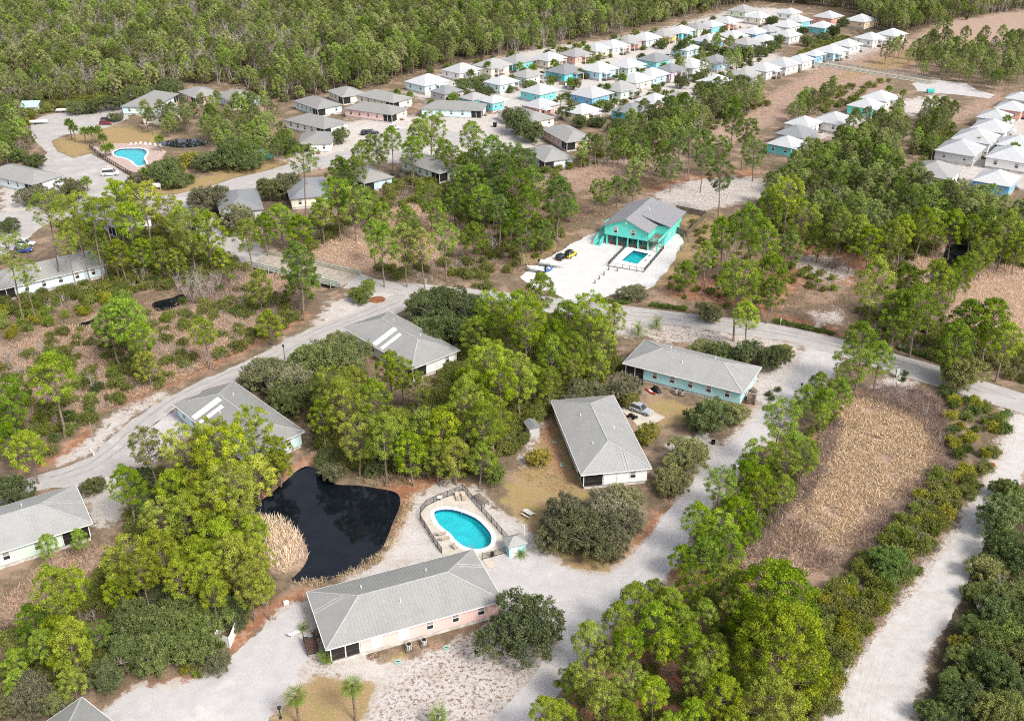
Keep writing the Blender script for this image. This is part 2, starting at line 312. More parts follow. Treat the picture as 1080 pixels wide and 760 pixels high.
ZONES = {
 'sand': [[(852,365),(893,369),(880,392),(850,424),(820,462),(780,500),(745,545),(720,590),(690,622),(640,668),(600,710),(575,752),(560,790),(490,790),(520,755),(560,705),(590,675),(545,655),(505,610),(470,618),(360,612),(400,592),(418,568),(428,540),(440,520),(470,510),(500,513),(535,545),(560,560),(600,600),(640,606),(690,560),(740,490),(700,470),(745,455),(760,470),(800,430),(790,400),(806,392),(830,380)],
   [(104,750),(150,720),(210,715),(250,690),(296,640),(325,628),(345,680),(420,700),(560,640),(575,700),(520,760),(380,775),(400,720),(330,712),(290,750),(270,790),(100,790)],
   [(600,420),(580,425),(560,470),(545,500),(556,470),(560,440)],
   [(648,330),(700,342),(780,352),(840,362),(850,372),(810,378),(740,366),(680,356),(640,350)],
   [(690,205),(720,192),(770,186),(810,190),(815,205),(780,214),(740,222),(715,224),(700,216)],
   [(262,279),(282,266),(240,236),(210,214),(196,226),(220,255)],
   [(346,320),(395,303),(430,300),(420,318),(370,338),(300,372),(290,366),(330,345)],
   [(84,505),(106,496),(140,495),(150,470),(206,455),(180,470),(150,500),(125,545),(100,560),(92,530)],
   [(60,492),(98,478),(114,462),(142,438),(176,418),(170,412),(120,436),(84,470),(66,484)],
   [(0,192),(60,184),(100,196),(92,212),(40,224),(0,226)],
   [(425,98),(470,76),(560,52),(640,42),(700,30),(760,14),(800,8),(835,10),(850,30),(815,52),(835,72),(800,84),(755,92),(742,104),(690,122),(625,120),(560,126),(500,110),(470,112)],
   [(300,165),(370,128),(420,122),(470,124),(540,118),(585,128),(560,165),(500,168),(430,172),(380,172),(320,180)],
   [(830,70),(870,58),(900,46),(945,36),(950,44),(900,62),(850,74)],[(820,155),(860,128),(915,112),(945,100),(950,112),(900,135),(860,150)],
   [(960,190),(1000,165),(1020,150),(1050,128),(1085,100),(1085,200)],[(940,108),(990,100),(1000,118),(960,122)],
   [(930,400),(945,396),(962,403),(965,412),(940,415),(925,408)],[(835,268),(880,272),(905,290),(880,296),(845,290)],[(856,330),(885,326),(888,340),(862,342)],
   [(1060,430),(1085,440),(1085,500),(1040,560),(1020,600),(980,690),(960,790),(850,790),(880,735),(930,655),(1000,565),(1050,480)]],
 'speckle': [[(440,668),(500,652),(545,640),(580,660),(575,700),(530,752),(470,775),(372,775),(396,738),(418,712),(436,698)],[(318,640),(345,690),(352,712),(322,706),(312,690),(300,650)],
   [(655,340),(720,346),(840,366),(800,378),(720,366),(670,356)],[(690,205),(770,186),(810,195),(770,218),(720,222)],[(830,265),(900,275),(900,298),(850,300),(830,285)]],
 'straw': [[(240,662),(270,640),(300,628),(322,618),(330,640),(300,640),(262,676),(244,700)],[(20,500),(70,486),(106,462),(92,450),(60,478),(20,492)],
   [(110,432),(150,420),(200,398),(260,370),(310,345),(330,330),(316,325),(280,342),(235,368),(180,400),(130,416)],
   [(296,500),(312,484),(340,478),(345,492),(325,486),(306,500),(286,518),(280,530),(276,520)],[(400,512),(430,500),(480,500),(500,512),(470,512),(440,522),(428,545),(416,570),(412,560),(422,530)],
   [(840,250),(905,262),(930,280),(900,300),(850,296),(812,330),(870,340),(905,360),(890,356),(830,340),(780,320),(800,280)],[(690,205),(740,190),(800,185),(790,178),(730,184),(680,198)],
   [(700,300),(760,290),(800,320),(770,325),(700,312)],[(860,455),(900,415),(915,412),(905,425),(880,450),(865,470),(850,490)],[(560,760),(640,700),(720,640),(800,640),(850,700),(860,790),(560,790)],
   [(700,600),(760,590),(800,600),(790,620),(730,640)],[(578,430),(585,470),(600,505),(608,510),(590,500),(572,460)],[(104,750),(150,718),(215,708),(240,690),(215,718),(160,730)],
   [(690,540),(720,520),(740,495),(735,510),(715,540),(695,560),(640,606),(650,595)],[(520,100),(560,170),(545,175),(510,110)],[(350,155),(385,148),(380,158)],[(470,400),(490,390),(500,400),(480,415)]],
 'lawn': [[(55,150),(65,144),(80,141),(92,146),(95,160),(80,167),(64,161)],[(96,140),(108,134),(140,134),(170,140),(172,150),(150,152),(110,152)],[(140,192),(150,200),(165,206),(190,204),(230,194),(250,186),(240,178),(200,192),(160,196)],[(220,170),(260,165),(305,172),(270,182),(230,188)],
   [(540,500),(565,470),(585,445),(600,480),(612,505),(630,540),(620,590),(585,590),(560,560),(530,530)],[(585,594),(620,606),(642,606),(690,566),(696,545),(660,570),(610,590)],[(275,790),(285,740),(320,712),(370,705),(430,690),(440,700),(415,715),(396,738),(370,790)],
   [(680,424),(700,420),(740,432),(735,445),(700,450),(680,440)],[(540,268),(570,258),(600,248),(580,268),(555,278),(540,280)],[(705,280),(740,235),(760,225),(770,240),(740,270),(715,298),(690,305)],[(715,232),(735,225),(748,232),(730,246)],
   [(535,742),(560,715),(586,690),(575,720),(555,750)],[(870,88),(930,60),(985,45),(1030,40),(990,62),(940,72)]],
 'marsh': [[(555,225),(560,188),(640,166),(720,140),(780,125),(800,106),(850,80),(868,68),(940,82),(935,96),(860,112),(842,122),(800,136),(760,152),(690,182),(610,202)],[(868,66),(905,52),(958,48),(990,52),(990,68),(955,84),(905,72)],[(940,50),(1000,22),(1085,8),(1085,48),(1010,70),(960,62)],[(950,145),(1000,122),(1020,112),(1050,96),(1062,106),(1000,132),(980,165)],
   [(944,290),(984,246),(1000,254),(988,292),(965,300)],[(1002,310),(1050,276),(1085,276),(1085,375),(1000,352)],[(326,268),(395,226),(440,214),(480,232),(540,245),(500,262),(440,280),(376,290)],
   [(-40,390),(60,345),(130,345),(200,326),(262,290),(300,290),(322,325),(298,348),(190,402),(120,430),(40,446),(-40,450)],
   [(880,428),(920,418),(965,428),(992,465),(996,505),(960,535),(930,562),(870,602),(800,622),(772,592),(830,545),(860,480)],[(262,548),(296,550),(318,568),(322,590),(300,606),(280,600)],[(0,640),(50,590),(120,575),(130,600),(60,620),(20,660)]],
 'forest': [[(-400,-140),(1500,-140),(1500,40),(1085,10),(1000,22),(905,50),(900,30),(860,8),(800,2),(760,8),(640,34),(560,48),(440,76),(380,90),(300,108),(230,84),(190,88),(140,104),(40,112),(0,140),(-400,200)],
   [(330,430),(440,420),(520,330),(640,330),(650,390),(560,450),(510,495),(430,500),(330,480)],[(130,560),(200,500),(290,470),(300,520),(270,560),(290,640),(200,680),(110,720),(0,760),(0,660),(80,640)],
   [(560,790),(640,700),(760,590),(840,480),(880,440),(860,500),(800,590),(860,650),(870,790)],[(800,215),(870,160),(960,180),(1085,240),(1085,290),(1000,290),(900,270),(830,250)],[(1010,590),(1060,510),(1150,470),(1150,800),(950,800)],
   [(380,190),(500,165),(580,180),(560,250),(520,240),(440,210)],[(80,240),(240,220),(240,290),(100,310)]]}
def ground():
    rows = list(np.arange(1010, 500, -2.6)) + list(np.arange(500, 120, -2.0)) + list(np.arange(120, -150, -1.6))
    cols = np.arange(-330, 1411, 3.6); u = (cols-540)/F_PX; nc = len(cols)
    V = [np.stack([u*900, np.full(nc, -400.0)], 1), np.stack([u*300, np.full(nc, 0.0)], 1)]
    for py in rows:
        v = (py-380)/F_PX; t = CAM_H/(SP+v*CP); V.append(np.stack([u*t, np.full(nc, (CP-v*SP)*t)], 1))
    V.append(np.stack([u*14000, np.full(nc, 12000.0)], 1))
    V = np.array(V); nr = len(V); P = V.reshape(-1, 2); z = np.zeros(len(P))
    for k, poly in PONDS.items():
        pa = np.array(poly); lo, hi = pa.min(0)-8, pa.max(0)+8
        sel = np.where(((P > lo) & (P < hi)).all(1))[0]; d = signed(P[sel], poly)
        z[sel] = np.minimum(z[sel], np.clip(-(1.05-d)*0.42, -1.6, 0))
    pa = np.array(BRIDGEW); lo, hi = pa.min(0)-14, pa.max(0)+14; sel = np.where(((P > lo) & (P < hi)).all(1))[0]
    a, b = np.array(G2((272,273))), np.array(G2((370,296))); L = np.linalg.norm(b-a); ax = (b-a)/L; q = (P[sel]-a)@ax; sd = np.abs((P[sel]-a)@np.array([-ax[1], ax[0]]))
    z[sel] = np.minimum(z[sel], -1.5*np.clip(np.minimum(q, L-q)/4.0, 0, 1)*np.clip((13-sd)/5, 0, 1))
    # swimming pool basins lie below the lawn
    for poly in POOLS:
        pa = np.array(poly); sel = np.where(((P > pa.min(0)-3) & (P < pa.max(0)+3)).all(1))[0]
        if len(sel): z[sel] = np.where(signed(P[sel], poly) < 0.9, -1.9, z[sel])
    attrs = {}
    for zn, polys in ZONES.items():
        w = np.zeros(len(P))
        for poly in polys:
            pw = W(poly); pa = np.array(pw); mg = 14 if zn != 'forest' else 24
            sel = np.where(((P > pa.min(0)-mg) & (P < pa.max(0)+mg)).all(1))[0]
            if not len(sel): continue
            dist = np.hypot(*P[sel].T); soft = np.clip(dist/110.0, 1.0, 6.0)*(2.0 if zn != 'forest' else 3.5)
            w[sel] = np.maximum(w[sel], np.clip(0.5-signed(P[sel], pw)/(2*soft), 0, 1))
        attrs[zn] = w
    i = np.arange((nr-1)*nc).reshape(nr-1, nc)[:, :-1].ravel()
    Q = np.stack([i, i+1, i+nc+1, i+nc], 1)
    me = np_mesh('ground', np.column_stack([P, z]), Q, ground_mat(), smooth=True)
    for k, w in attrs.items():
        a = me.attributes.new(k, 'FLOAT', 'POINT'); a.data.foreach_set('value', w.astype(np.float32))
    tag(mesh_obj('ground', me), 'sandy coastal scrubland ground with litter, straw and dry marsh', None, None, 'structure')
def ground_mat():
    m, nt, p = new_mat('scrub_ground')
    tc = nt.nodes.new('ShaderNodeTexCoord'); vec = tc.outputs['Object']
    n1 = noise_n(nt, 0.12, 6, 0.65, vec=vec); n2 = noise_n(nt, 0.7, 6, 0.7, vec=vec); n3 = noise_n(nt, 3.2, 5, 0.7, vec=vec); n4 = noise_n(nt, 0.35, 7, 0.75, vec=vec)
    c = mixc(nt, ramp(nt, n2, 0.35, 0.65), (0.20,0.145,0.10), (0.12,0.095,0.06)); c = mixc(nt, ramp(nt, n1, 0.48, 0.62), c, (0.30,0.21,0.15))
    def zone(c, attr, a, b, ns=n2, sharp=0.12, amt=0.9, a2=None):
        amt *= 2.4
        at = nd(nt, 'ShaderNodeAttribute', attribute_name=attr)
        o = nd(nt, 'ShaderNodeMath', operation='SUBTRACT'); o.inputs[1].default_value = 0.5; nt.links.new(ns, o.inputs[0])
        q = nd(nt, 'ShaderNodeMath', operation='MULTIPLY_ADD'); q.inputs[1].default_value = amt; nt.links.new(o.outputs[0], q.inputs[0]); nt.links.new(at.outputs['Fac'], q.inputs[2])
        f = ramp(nt, q.outputs[0], 0.5-sharp, 0.5+sharp)
        col = mixc(nt, ramp(nt, n3, 0.35, 0.68), a, b)
        if a2: col = mixc(nt, ramp(nt, n4, 0.45, 0.62), col, a2)
        return mixc(nt, f, c, col)
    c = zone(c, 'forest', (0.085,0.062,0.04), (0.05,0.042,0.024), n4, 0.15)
    c = zone(c, 'marsh', (0.40,0.295,0.23), (0.29,0.205,0.16), n4, 0.15, 0.6, (0.31,0.215,0.165))
    c = zone(c, 'lawn', (0.36,0.255,0.14), (0.26,0.175,0.09), n4, 0.15, 0.8, (0.27,0.22,0.085))
    c = zone(c, 'straw', (0.31,0.14,0.075), (0.22,0.10,0.06), n4, 0.16, 1.0, (0.36,0.225,0.15))
    c = zone(c, 'sand', (0.50,0.47,0.445), (0.44,0.405,0.38), n4, 0.14, 0.9, (0.41,0.36,0.32))
    at = nd(nt, 'ShaderNodeAttribute', attribute_name='speckle')
    sp = noise_n(nt, 1.7, 8, 0.8, vec=vec); mu = nd(nt, 'ShaderNodeMath', operation='MULTIPLY'); nt.links.new(ramp(nt, sp, 0.50, 0.58), mu.inputs[0]); nt.links.new(at.outputs['Fac'], mu.inputs[1])
    c = mixc(nt, mu.outputs[0], c, (0.17,0.105,0.075))
    sp2 = ramp(nt, noise_n(nt, 2.6, 6, 0.8, vec=vec), 0.60, 0.68); c = mixc(nt, sp2, c, (0.16,0.11,0.075))
    v = nt.nodes.new('ShaderNodeMapRange'); v.inputs[3].default_value = 0.82; v.inputs[4].default_value = 1.18; nt.links.new(noise_n(nt, 7.0, 4, 0.7, vec=vec), v.inputs[0])
    h = nt.nodes.new('ShaderNodeHueSaturation'); nt.links.new(c, h.inputs['Color']); nt.links.new(v.outputs[0], h.inputs['Value'])
    nt.links.new(h.outputs[0], p.inputs['Base Color']); p.inputs['Roughness'].default_value = 0.95; p.inputs['Specular IOR Level'].default_value = 0.15
    b = nt.nodes.new('ShaderNodeBump'); b.inputs['Distance'].default_value = 0.12; b.inputs['Strength'].default_value = 0.7
    nt.links.new(n3, b.inputs['Height']); nt.links.new(b.outputs[0], p.inputs['Normal'])
    return m
def wobble(poly, amp, step=0.6, freq=0.22, seed=0):
    out = []; n = len(poly)
    for i in range(n):
        a, b = Vector((*poly[i], 0)), Vector((*poly[(i+1) % n], 0)); L = (b-a).length
        st = step*max(1, min(4, a.length/150)); k = max(1, int(L/st)); d = (b-a)/max(L, 1e-6); nn = Vector((-d.y, d.x, 0))
        for j in range(k):
            q = a + (b-a)*(j/k)
            w = noise.noise(Vector((q.x*freq, q.y*freq, seed)))*amp + noise.noise(Vector((q.x*freq*4, q.y*freq*4, seed+9)))*amp*0.9 + noise.noise(Vector((q.x*freq*11, q.y*freq*11, seed+19)))*amp*0.5
            q = q + nn*w; out.append((q.x, q.y))
    return out
def sheet(name, polyw, z, m, amp=0.2, step=0.6, kind='structure', label=None, hole=None):
    pts = wobble(polyw, amp, step, seed=len(name)) if amp else polyw
    loops = [[Vector((p[0], p[1], 0)) for p in pts]]
    if hole: loops.append([Vector((p[0], p[1], 0)) for p in hole]); pts = list(pts)+list(hole)
    tris = tessellate_polygon(loops)
    fs = []
    for t in tris:
        a = (pts[t[1]][0]-pts[t[0]][0])*(pts[t[2]][1]-pts[t[0]][1])-(pts[t[1]][1]-pts[t[0]][1])*(pts[t[2]][0]-pts[t[0]][0])
        fs.append(t if a > 0 else t[::-1])
    me = bpy.data.meshes.new(name); me.from_pydata([(p[0], p[1], z) for p in pts], [], fs); me.materials.append(m); me.update()
    return tag(mesh_obj(name, me), label, None, None, kind)
def catmull(P, k=6):
    n = len(P); out = []
    for i in range(n):
        a, b, c, d = (np.array(P[(i+j-1) % n]) for j in range(4))
        for s in range(k):
            t = s/k; out.append(tuple(0.5*((2*b)+(c-a)*t+(2*a-5*b+4*c-d)*t*t+(3*b-a-3*c+d)*t**3)))
    return out
KIDNEY = catmull(W([(458,541),(465,537.5),(476,537.5),(489,541),(502,547),(512,556),(518,565),(517,574),(509,578.5),(499,579),(489,576),(481,570),(475,563),(463,553)]), 5)
BHPOOL = W([(668,264.5),(684,268),(672,279),(655.5,275)])
CLUBPOOL = catmull(W([(120,161),(127,157.5),(138,157),(150,157.3),(155,161),(152,167),(154,173),(146,175.5),(139,170),(131,166.5),(123,165)]), 4)
POOLS = [KIDNEY, BHPOOL, CLUBPOOL]
ground()
for k, (poly, mk, z, amp) in ROADS.items(): sheet(k, ROADW[k], z, M[mk], amp, hole=BHPOOL if k == 'beach_house_sand' else None)
for k, poly in PONDS.items(): sheet(k, [tuple(np.array(p)+ (np.array(p)-np.mean(poly, 0))/np.linalg.norm(np.array(p)-np.mean(poly, 0))*0.7) for p in poly], -0.45, M['pond'], 0.0)
# wheel tracks worn into the gravel lane and roads
def wheel_tracks(name, line, off, wd, z, m, label):
    P = [Vector((*p, 0)) for p in catm_open(W(line), 8)]; mb = MB()
    for sg in (-1, 1):
        L_, R_ = [], []
        for i, p in enumerate(P):
            d = (P[min(i+1, len(P)-1)]-P[max(i-1, 0)]).normalized(); n = Vector((-d.y, d.x, 0)); k = noise.noise(p*0.25)*0.22
            L_.append(p+n*(sg*off+k-wd/2*(1+0.5*noise.noise(p*0.9)))); R_.append(p+n*(sg*off+k+wd/2*(1+0.5*noise.noise(p*0.8+Vector((5,5,5))))))
        for i in range(len(P)-1):
            if noise.noise(P[i]*0.13+Vector((sg*7, 0, 0))) < -0.22: continue
            mb.add([(L_[i].x, L_[i].y, z), (R_[i].x, R_[i].y, z), (R_[i+1].x, R_[i+1].y, z), (L_[i+1].x, L_[i+1].y, z)], [(3,2,1,0)] if (L_[i]-R_[i]).cross(P[i+1]-P[i]).z > 0 else [(0,1,2,3)])
    tag(mb.build(name, m), label, None, None, 'structure')
def catm_open(P, k):
    P = [np.array(p) for p in P]; P = [2*P[0]-P[1]]+P+[2*P[-1]-P[-2]]; out = []
    for a, b, c, d in zip(P, P[1:], P[2:], P[3:]):
        for s_ in range(k): t = s_/k; out.append(tuple(0.5*((2*b)+(c-a)*t+(2*a-5*b+4*c-d)*t*t+(3*b-a-3*c+d)*t**3)))
    return out
M['rut_light'] = surf('packed_gravel', (0.47,0.45,0.44), 0.95, 0.12, 0.5, 0.01, 8, col2=(0.42,0.405,0.40)); M['rut_dark'] = surf('tyre_darkened', (0.345,0.325,0.31), 0.9, 0.1, 0.4)
wheel_tracks('lane_wheel_tracks', [(872,372),(846,404),(816,438),(782,470),(748,506),(724,545),(702,578),(674,610),(642,640),(610,682),(582,724),(556,775)], 0.85, 0.75, 0.027, M['rut_light'], 'pale worn wheel tracks along the gravel lane')
wheel_tracks('yard_wheel_tracks', [(640,642),(610,648),(575,640),(545,618)], 0.85, 0.7, 0.029, M['rut_light'], 'pale wheel tracks turning into the sandy yard')
wheel_tracks('west_road_wheel_tracks', [(420,316),(376,334),(330,352),(290,374),(240,396),(190,420),(150,448),(120,474),(90,494),(40,510)], 0.95, 0.6, 0.023, M['rut_dark'], 'dark tyre marks along the west road')
wheel_tracks('road_wheel_tracks', [(400,300),(480,312),(640,328),(720,336),(822,350),(900,368),(1000,399),(1080,426)], 0.95, 0.6, 0.034, M['rut_dark'], 'dark tyre marks along the paved road')
# faint wheel ruts raised as thin sand ridges on the near track
rt = MB()
rng = random.Random(4)
for k in range(7):
    pts = [G(892+k*7.5+rng.uniform(-2,2)-i*6.0*0.55-0.0, 690+i*12, 0.02) for i in range(8)]
    for a, b in zip(pts, pts[1:]): rt.bar(a-Vector((0,0,.03)), b-Vector((0,0,.03)), 0.3, 0.07)
tag(rt.build('sand_track_ruts', M['track']), 'wheel ruts along the white sand track', None, None, 'structure')

# ------------------------------------------------------------------ buildings
FOOT = []          # footprints, kept clear of trees
def hip(L, Wd, ze, zr, th=0.16):
    """hip roof of equal pitch: eave rectangle L x Wd at ze, ridge at zr"""
    x, y = L/2, Wd/2; r = max(L-Wd, 0.6)/2; b = ze-th
    vs = [(-x,-y,ze), (x,-y,ze), (x,y,ze), (-x,y,ze), (-r,0,zr), (r,0,zr), (-x,-y,b), (x,-y,b), (x,y,b), (-x,y,b)]
    return MB().add(vs, [(0,1,5,4), (1,2,5), (2,3,4,5), (3,0,4), (6,7,1,0), (7,8,2,1), (8,9,3,2), (9,6,0,3), (9,8,7,6)])
def caps(L, Wd, ze, zr, m, root, w=0.2):
    x, y = L/2, Wd/2; r = (L-Wd)/2
    for a, b in (((-r,0,zr), (r,0,zr)), ((-x,-y,ze), (-r,0,zr)), ((-x,y,ze), (-r,0,zr)), ((x,-y,ze), (r,0,zr)), ((x,y,ze), (r,0,zr))):
        a, b = Vector(a)+Vector((0,0,0.03)), Vector(b)+Vector((0,0,0.03)); MB().bar(a, b, w, 0.06).build('ridge_cap', m, root)
def seams(L, Wd, ze, zr, m, root, gap=0.5):
    s = MB(); y = Wd/2; x = L/2; t = (zr-ze)/y; k = int(L/gap)
    for i in range(1, k):
        q = -x+i*L/k; run = min(y, x-abs(q))
        if run < 0.3: continue
        for sg in (-1, 1): s.bar((q, sg*y, ze+0.01), (q, sg*(y-run), ze+run*t+0.01), 0.03, 0.015)
    k = int(Wd/gap)
    for i in range(1, k):
        q = -y+i*Wd/k; run = y-abs(q)
        if run < 0.3: continue
        for sg in (-1, 1): s.bar((sg*x, q, ze+0.01), (sg*(x-run), q, ze+run*t+0.01), 0.03, 0.015)
    tag(s.build('roof_seams', m, root), kind='stuff')
_cache = {}
def shared(key, fn):
    if key not in _cache: _cache[key] = fn()
    return _cache[key]
def window(root, x, y, z, rz, w=1.0, h=1.5, name='window', blank=False):
    """white frame proud of the wall, dark panes set into it; local +y of the window points out"""
    def fr():
        q = MB(); t = 0.1
        q.box((-w/2, 0.03, 0), (t, 0.07, h+t)).box((w/2, 0.03, 0), (t, 0.07, h+t)).box((0, 0.032, h/2), (w-t, 0.07, t)).box((0, 0.032, -h/2), (w-t, 0.09, t)).box((0, 0.034, 0), (w-t, 0.06, 0.07))
        return q.mesh('window', M['white'])
    o = mesh_obj(name, shared(('wf', w, h), fr), root, (x, y, z), rz)
    if blank:
        mesh_obj('shutter', shared(('ws', w, h), lambda: MB().box((0, 0.03, 0), (w-0.09, 0.03, h-0.09)).mesh('shutter', M['white'])), o)
    else:
        for k, (dz, mm) in enumerate(((h/4, 'blind'), (-h/4, 'glass'))):
            mesh_obj('pane', shared(('wp', w, h, k), lambda: MB().box((0, 0.02, dz), (w-0.1, 0.02, h/2-0.08)).mesh('pane', M[mm])), o)
    return o
def door(root, x, y, z, rz, w=1.0, h=2.1, mk='white'):
    d = mesh_obj('door', shared(('door', w, h, mk), lambda: MB().box((0, 0.03, 0), (w, 0.06, h)).mesh('door', M[mk])), root, (x, y, z), rz)
    mesh_obj('handle', shared(('handle',), lambda: MB().box((0.36, 0.085, 0), (0.05, 0.05, 0.14)).mesh('handle', M['steel'])), d)
    mesh_obj('door_frame', shared(('dframe', w, h), lambda: MB().box((-w/2-0.06, 0.02, 0), (0.1, 0.07, h+0.1)).box((w/2+0.06, 0.02, 0), (0.1, 0.07, h+0.1)).box((0, 0.021, h/2+0.06), (w, 0.07, 0.1)).mesh('door_frame', M['white'])), d)
def fit(cs, h=3.6):
    p = [np.array(G2(c, h)) for c in cs]
    ctr = (p[0]+p[2])/2 if len(p) == 3 else sum(p)/4
    e = [p[1]-p[0], p[2]-p[1]]; e.sort(key=lambda v: -np.hypot(*v)); a = math.atan2(e[0][1], e[0][0])
    if a > math.pi/2: a -= math.pi
    if a <= -math.pi/2: a += math.pi
    return ctr, a, np.hypot(*e[0]), np.hypot(*e[1])
def duplex(ctr, ang, wall, label, L=25.5, Wd=12.4, roof='roof_grey', near=True, porch=(-1,-1), skylights=False, base=0.7, eave=3.5, rise=2.25, blank=(), name='duplex_house', valley=None, wins=6):
    root = thing(name, label, 'house', (ctr[0], ctr[1], 0), ang, 'long low duplex houses')
    ov = 0.55; l, w = L-2*ov, Wd-2*ov; px, py = porch; pl, pw = 4.2, 3.6
    ca, sa = math.cos(ang), math.sin(ang)
    FOOT.append([(ctr[0]+i*ca-j*sa, ctr[1]+i*sa+j*ca) for i, j in ((-L/2,-Wd/2), (L/2,-Wd/2), (L/2,Wd/2), (-L/2,Wd/2))])
    X, Y = l/2, w/2
    # footprint with a corner porch cut out
    fp = {(-1,-1): [(-X+pl,-Y), (X,-Y), (X,Y), (-X,Y), (-X,-Y+pw), (-X+pl,-Y+pw)], (1,-1): [(-X,-Y), (X-pl,-Y), (X-pl,-Y+pw), (X,-Y+pw), (X,Y), (-X,Y)],
          (1,1): [(-X,-Y), (X,-Y), (X,Y-pw), (X-pl,Y-pw), (X-pl,Y), (-X,Y)], (-1,1): [(-X,-Y), (X,-Y), (X,Y), (-X+pl,Y), (-X+pl,Y-pw), (-X,Y-pw)]}[porch]
    MB().prism(fp, base, eave-0.17).build('wall', M['w_'+wall], root)
    MB().box((0,0,base/2-0.05), (l-0.3, w-0.3, base+0.1-0.01)).build('foundation', M['skirt'], root)
    rf = hip(L, Wd, eave, eave+rise).build('roof', M[roof], root)
    if near:
        caps(L, Wd, eave, eave+rise, M['cap'], root); seams(L, Wd, eave, eave+rise, M[roof], root)
        for q, s in ((-L*0.22, 1), (L*0.16, 1), (-L*0.05, -1)):
            t = MB().tube((q, s*Wd*0.2, eave+rise*0.5), (q, s*Wd*0.2, eave+rise*0.6+0.45), 0.09, n=8); t.build('vent_pipe', M['white'], root)
        g = MB()
        for s in (-1, 1): g.box((0, s*(Wd/2+0.05), eave-0.1), (L, 0.09, 0.12)).box((s*(L/2+0.05), 0, eave-0.1), (0.09, Wd, 0.12))
        g.build('gutter', M['white'], root)
    if skylights:
        t = rise/(Wd/2)
        for q, wd, y1 in skylights:
            a, b = Vector((q, -Wd/2+0.25, eave+0.25*t+0.05)), Vector((q, -Wd/2+y1, eave+y1*t+0.05)); MB().bar(a, b, wd, 0.05).build('skylight_panel', M['white'], root)
    if valley:
        for sx, q in valley:
            t = rise/(Wd/2); run = Wd/2-abs(q)
            for dq in (0, 0.55): MB().bar((sx*L/2, q+dq, eave+0.05), (sx*(L/2-run+0.6), q+dq, eave+(run-0.6)*t+0.06), 0.14, 0.06).build('valley_strip', M['cap'], root)
    # porch: floor, posts, rails and insect screens
    cx, cy = px*(X-pl/2), py*(Y-pw/2); z0, z1 = base, eave-0.18
    MB().box((cx, cy, base-0.06), (pl-0.1, pw-0.1, 0.1)).build('porch_floor', M['wood'], root)
    for i, j in ((px*(X-0.08), py*(Y-0.08)), (px*(X-pl+0.12), py*(Y-0.08)), (px*(X-pl/2), py*(Y-0.08)), (px*(X-0.08), py*(Y-pw+0.12))):
        MB().box((i, j, (z0+z1)/2), (0.14, 0.14, z1-z0)).build('porch_post', M['white'], root)
    for d, pos, sz in (('f', (cx, py*(Y-0.08), 0), (pl-0.3, 0.03)), ('s', (px*(X-0.08), cy, 0), (0.03, pw-0.3))):
        MB().box((pos[0], pos[1], (z0+z1)/2), (sz[0], sz[1], z1-z0-0.1)).build('porch_screen', M['screen'], root)
        MB().box((pos[0], pos[1], z0+0.9), (sz[0]+0.06, sz[1]+0.05, 0.09)).build('porch_rail', M['wood_brown'], root)
    # windows and doors, long sides then ends
    zc = base+1.55
    for s in (-1, 1):
        rz = 0 if s > 0 else math.pi; n = wins
        for i in range(n):
            q = -X+(i+0.7)*(2*X)/(n+0.4)
            if s == py and (q*px > X-pl-0.5): continue
            bl = s < 0 and i in blank
            if bl: window(root, q, s*Y, zc-0.15, rz, 1.5, 2.2, blank=True)
            else: window(root, q, s*Y, zc, rz)
    for s in (-1, 1):
        rz = -math.pi/2 if s > 0 else math.pi/2
        for q in (-Y*0.55, Y*0.55):
            if s == px and q*py > Y-pw-0.6: continue
            window(root, s*X, q, zc, rz)
        door(root, s*X, 0.3*Y if not(s == px) else -py*Y*0.15, base+1.08, rz)
        st = MB(); yy = 0.3*Y if not(s == px) else -py*Y*0.15
        for k in range(4): st.box((s*(X+0.25+k*0.28), yy, (base-0.17*k)/2-0.02), (0.28, 1.3, max(0.06, base-0.17*k)))
        st.build('steps', M['wood'], root)
    return root
near_duplex = {}
ctr, ang, L_, W_ = fit([(320.5,623),(496,578),(527,630),(354,687)])
near_duplex['pink'] = duplex(ctr, ang, 'pink', 'pale pink duplex with grey metal hip roof beside the kidney pool', blank=(1,2,0), valley=[(-1, 1.2), (1, 1.5)])
PINK = (ctr, ang)
ctr, ang, L_, W_ = fit([(657,382),(676,357),(807,388),(785,413)])
near_duplex['aqua'] = duplex(ctr, ang, 'aqua', 'aqua duplex with long pale grey roof between paved road and gravel lane', roof='roof_pale', valley=[(1, 0.5)])
AQUA = (ctr, ang)
c_ = [np.array(G2(p, 3.5)) for p in ((581,422),(649,417),(611,496))]; d_ = c_[2]-c_[0]; ang = math.atan2(d_[1], d_[0])+math.pi; dd = d_/np.hypot(*d_); nn = np.array([-dd[1], dd[0]])
ctr = c_[0]+dd*12.75+nn*6.2
near_duplex['centre'] = duplex(ctr, ang, 'white', 'white duplex with pale grey roof behind the big rounded oak', roof='roof_pale', porch=(-1,1), valley=[(-1, -2.2)])
CENT = (ctr, ang)
c_ = [np.array(G2(p, 3.5)) for p in ((184.7,427),(246,402),(318,453))]
d_ = c_[2]-c_[1]; ang = math.atan2(d_[1], d_[0]); ctr = (c_[0]+c_[2])/2
near_duplex['west'] = duplex(ctr, ang, 'pale aqua', 'pale aqua duplex with two white roof strips, end towards the dark pond', L=25.8, Wd=13, skylights=[(-5.0,1.6,6.0),(-2.6,1.1,5.2)], porch=(1,-1))
WEST = (ctr, ang)
c_ = [np.array(G2(p, 3.5)) for p in ((364.5,344),(408,329),(482,370))]
d_ = c_[2]-c_[1]; ang = math.atan2(d_[1], d_[0]); ctr = (c_[0]+c_[2])/2
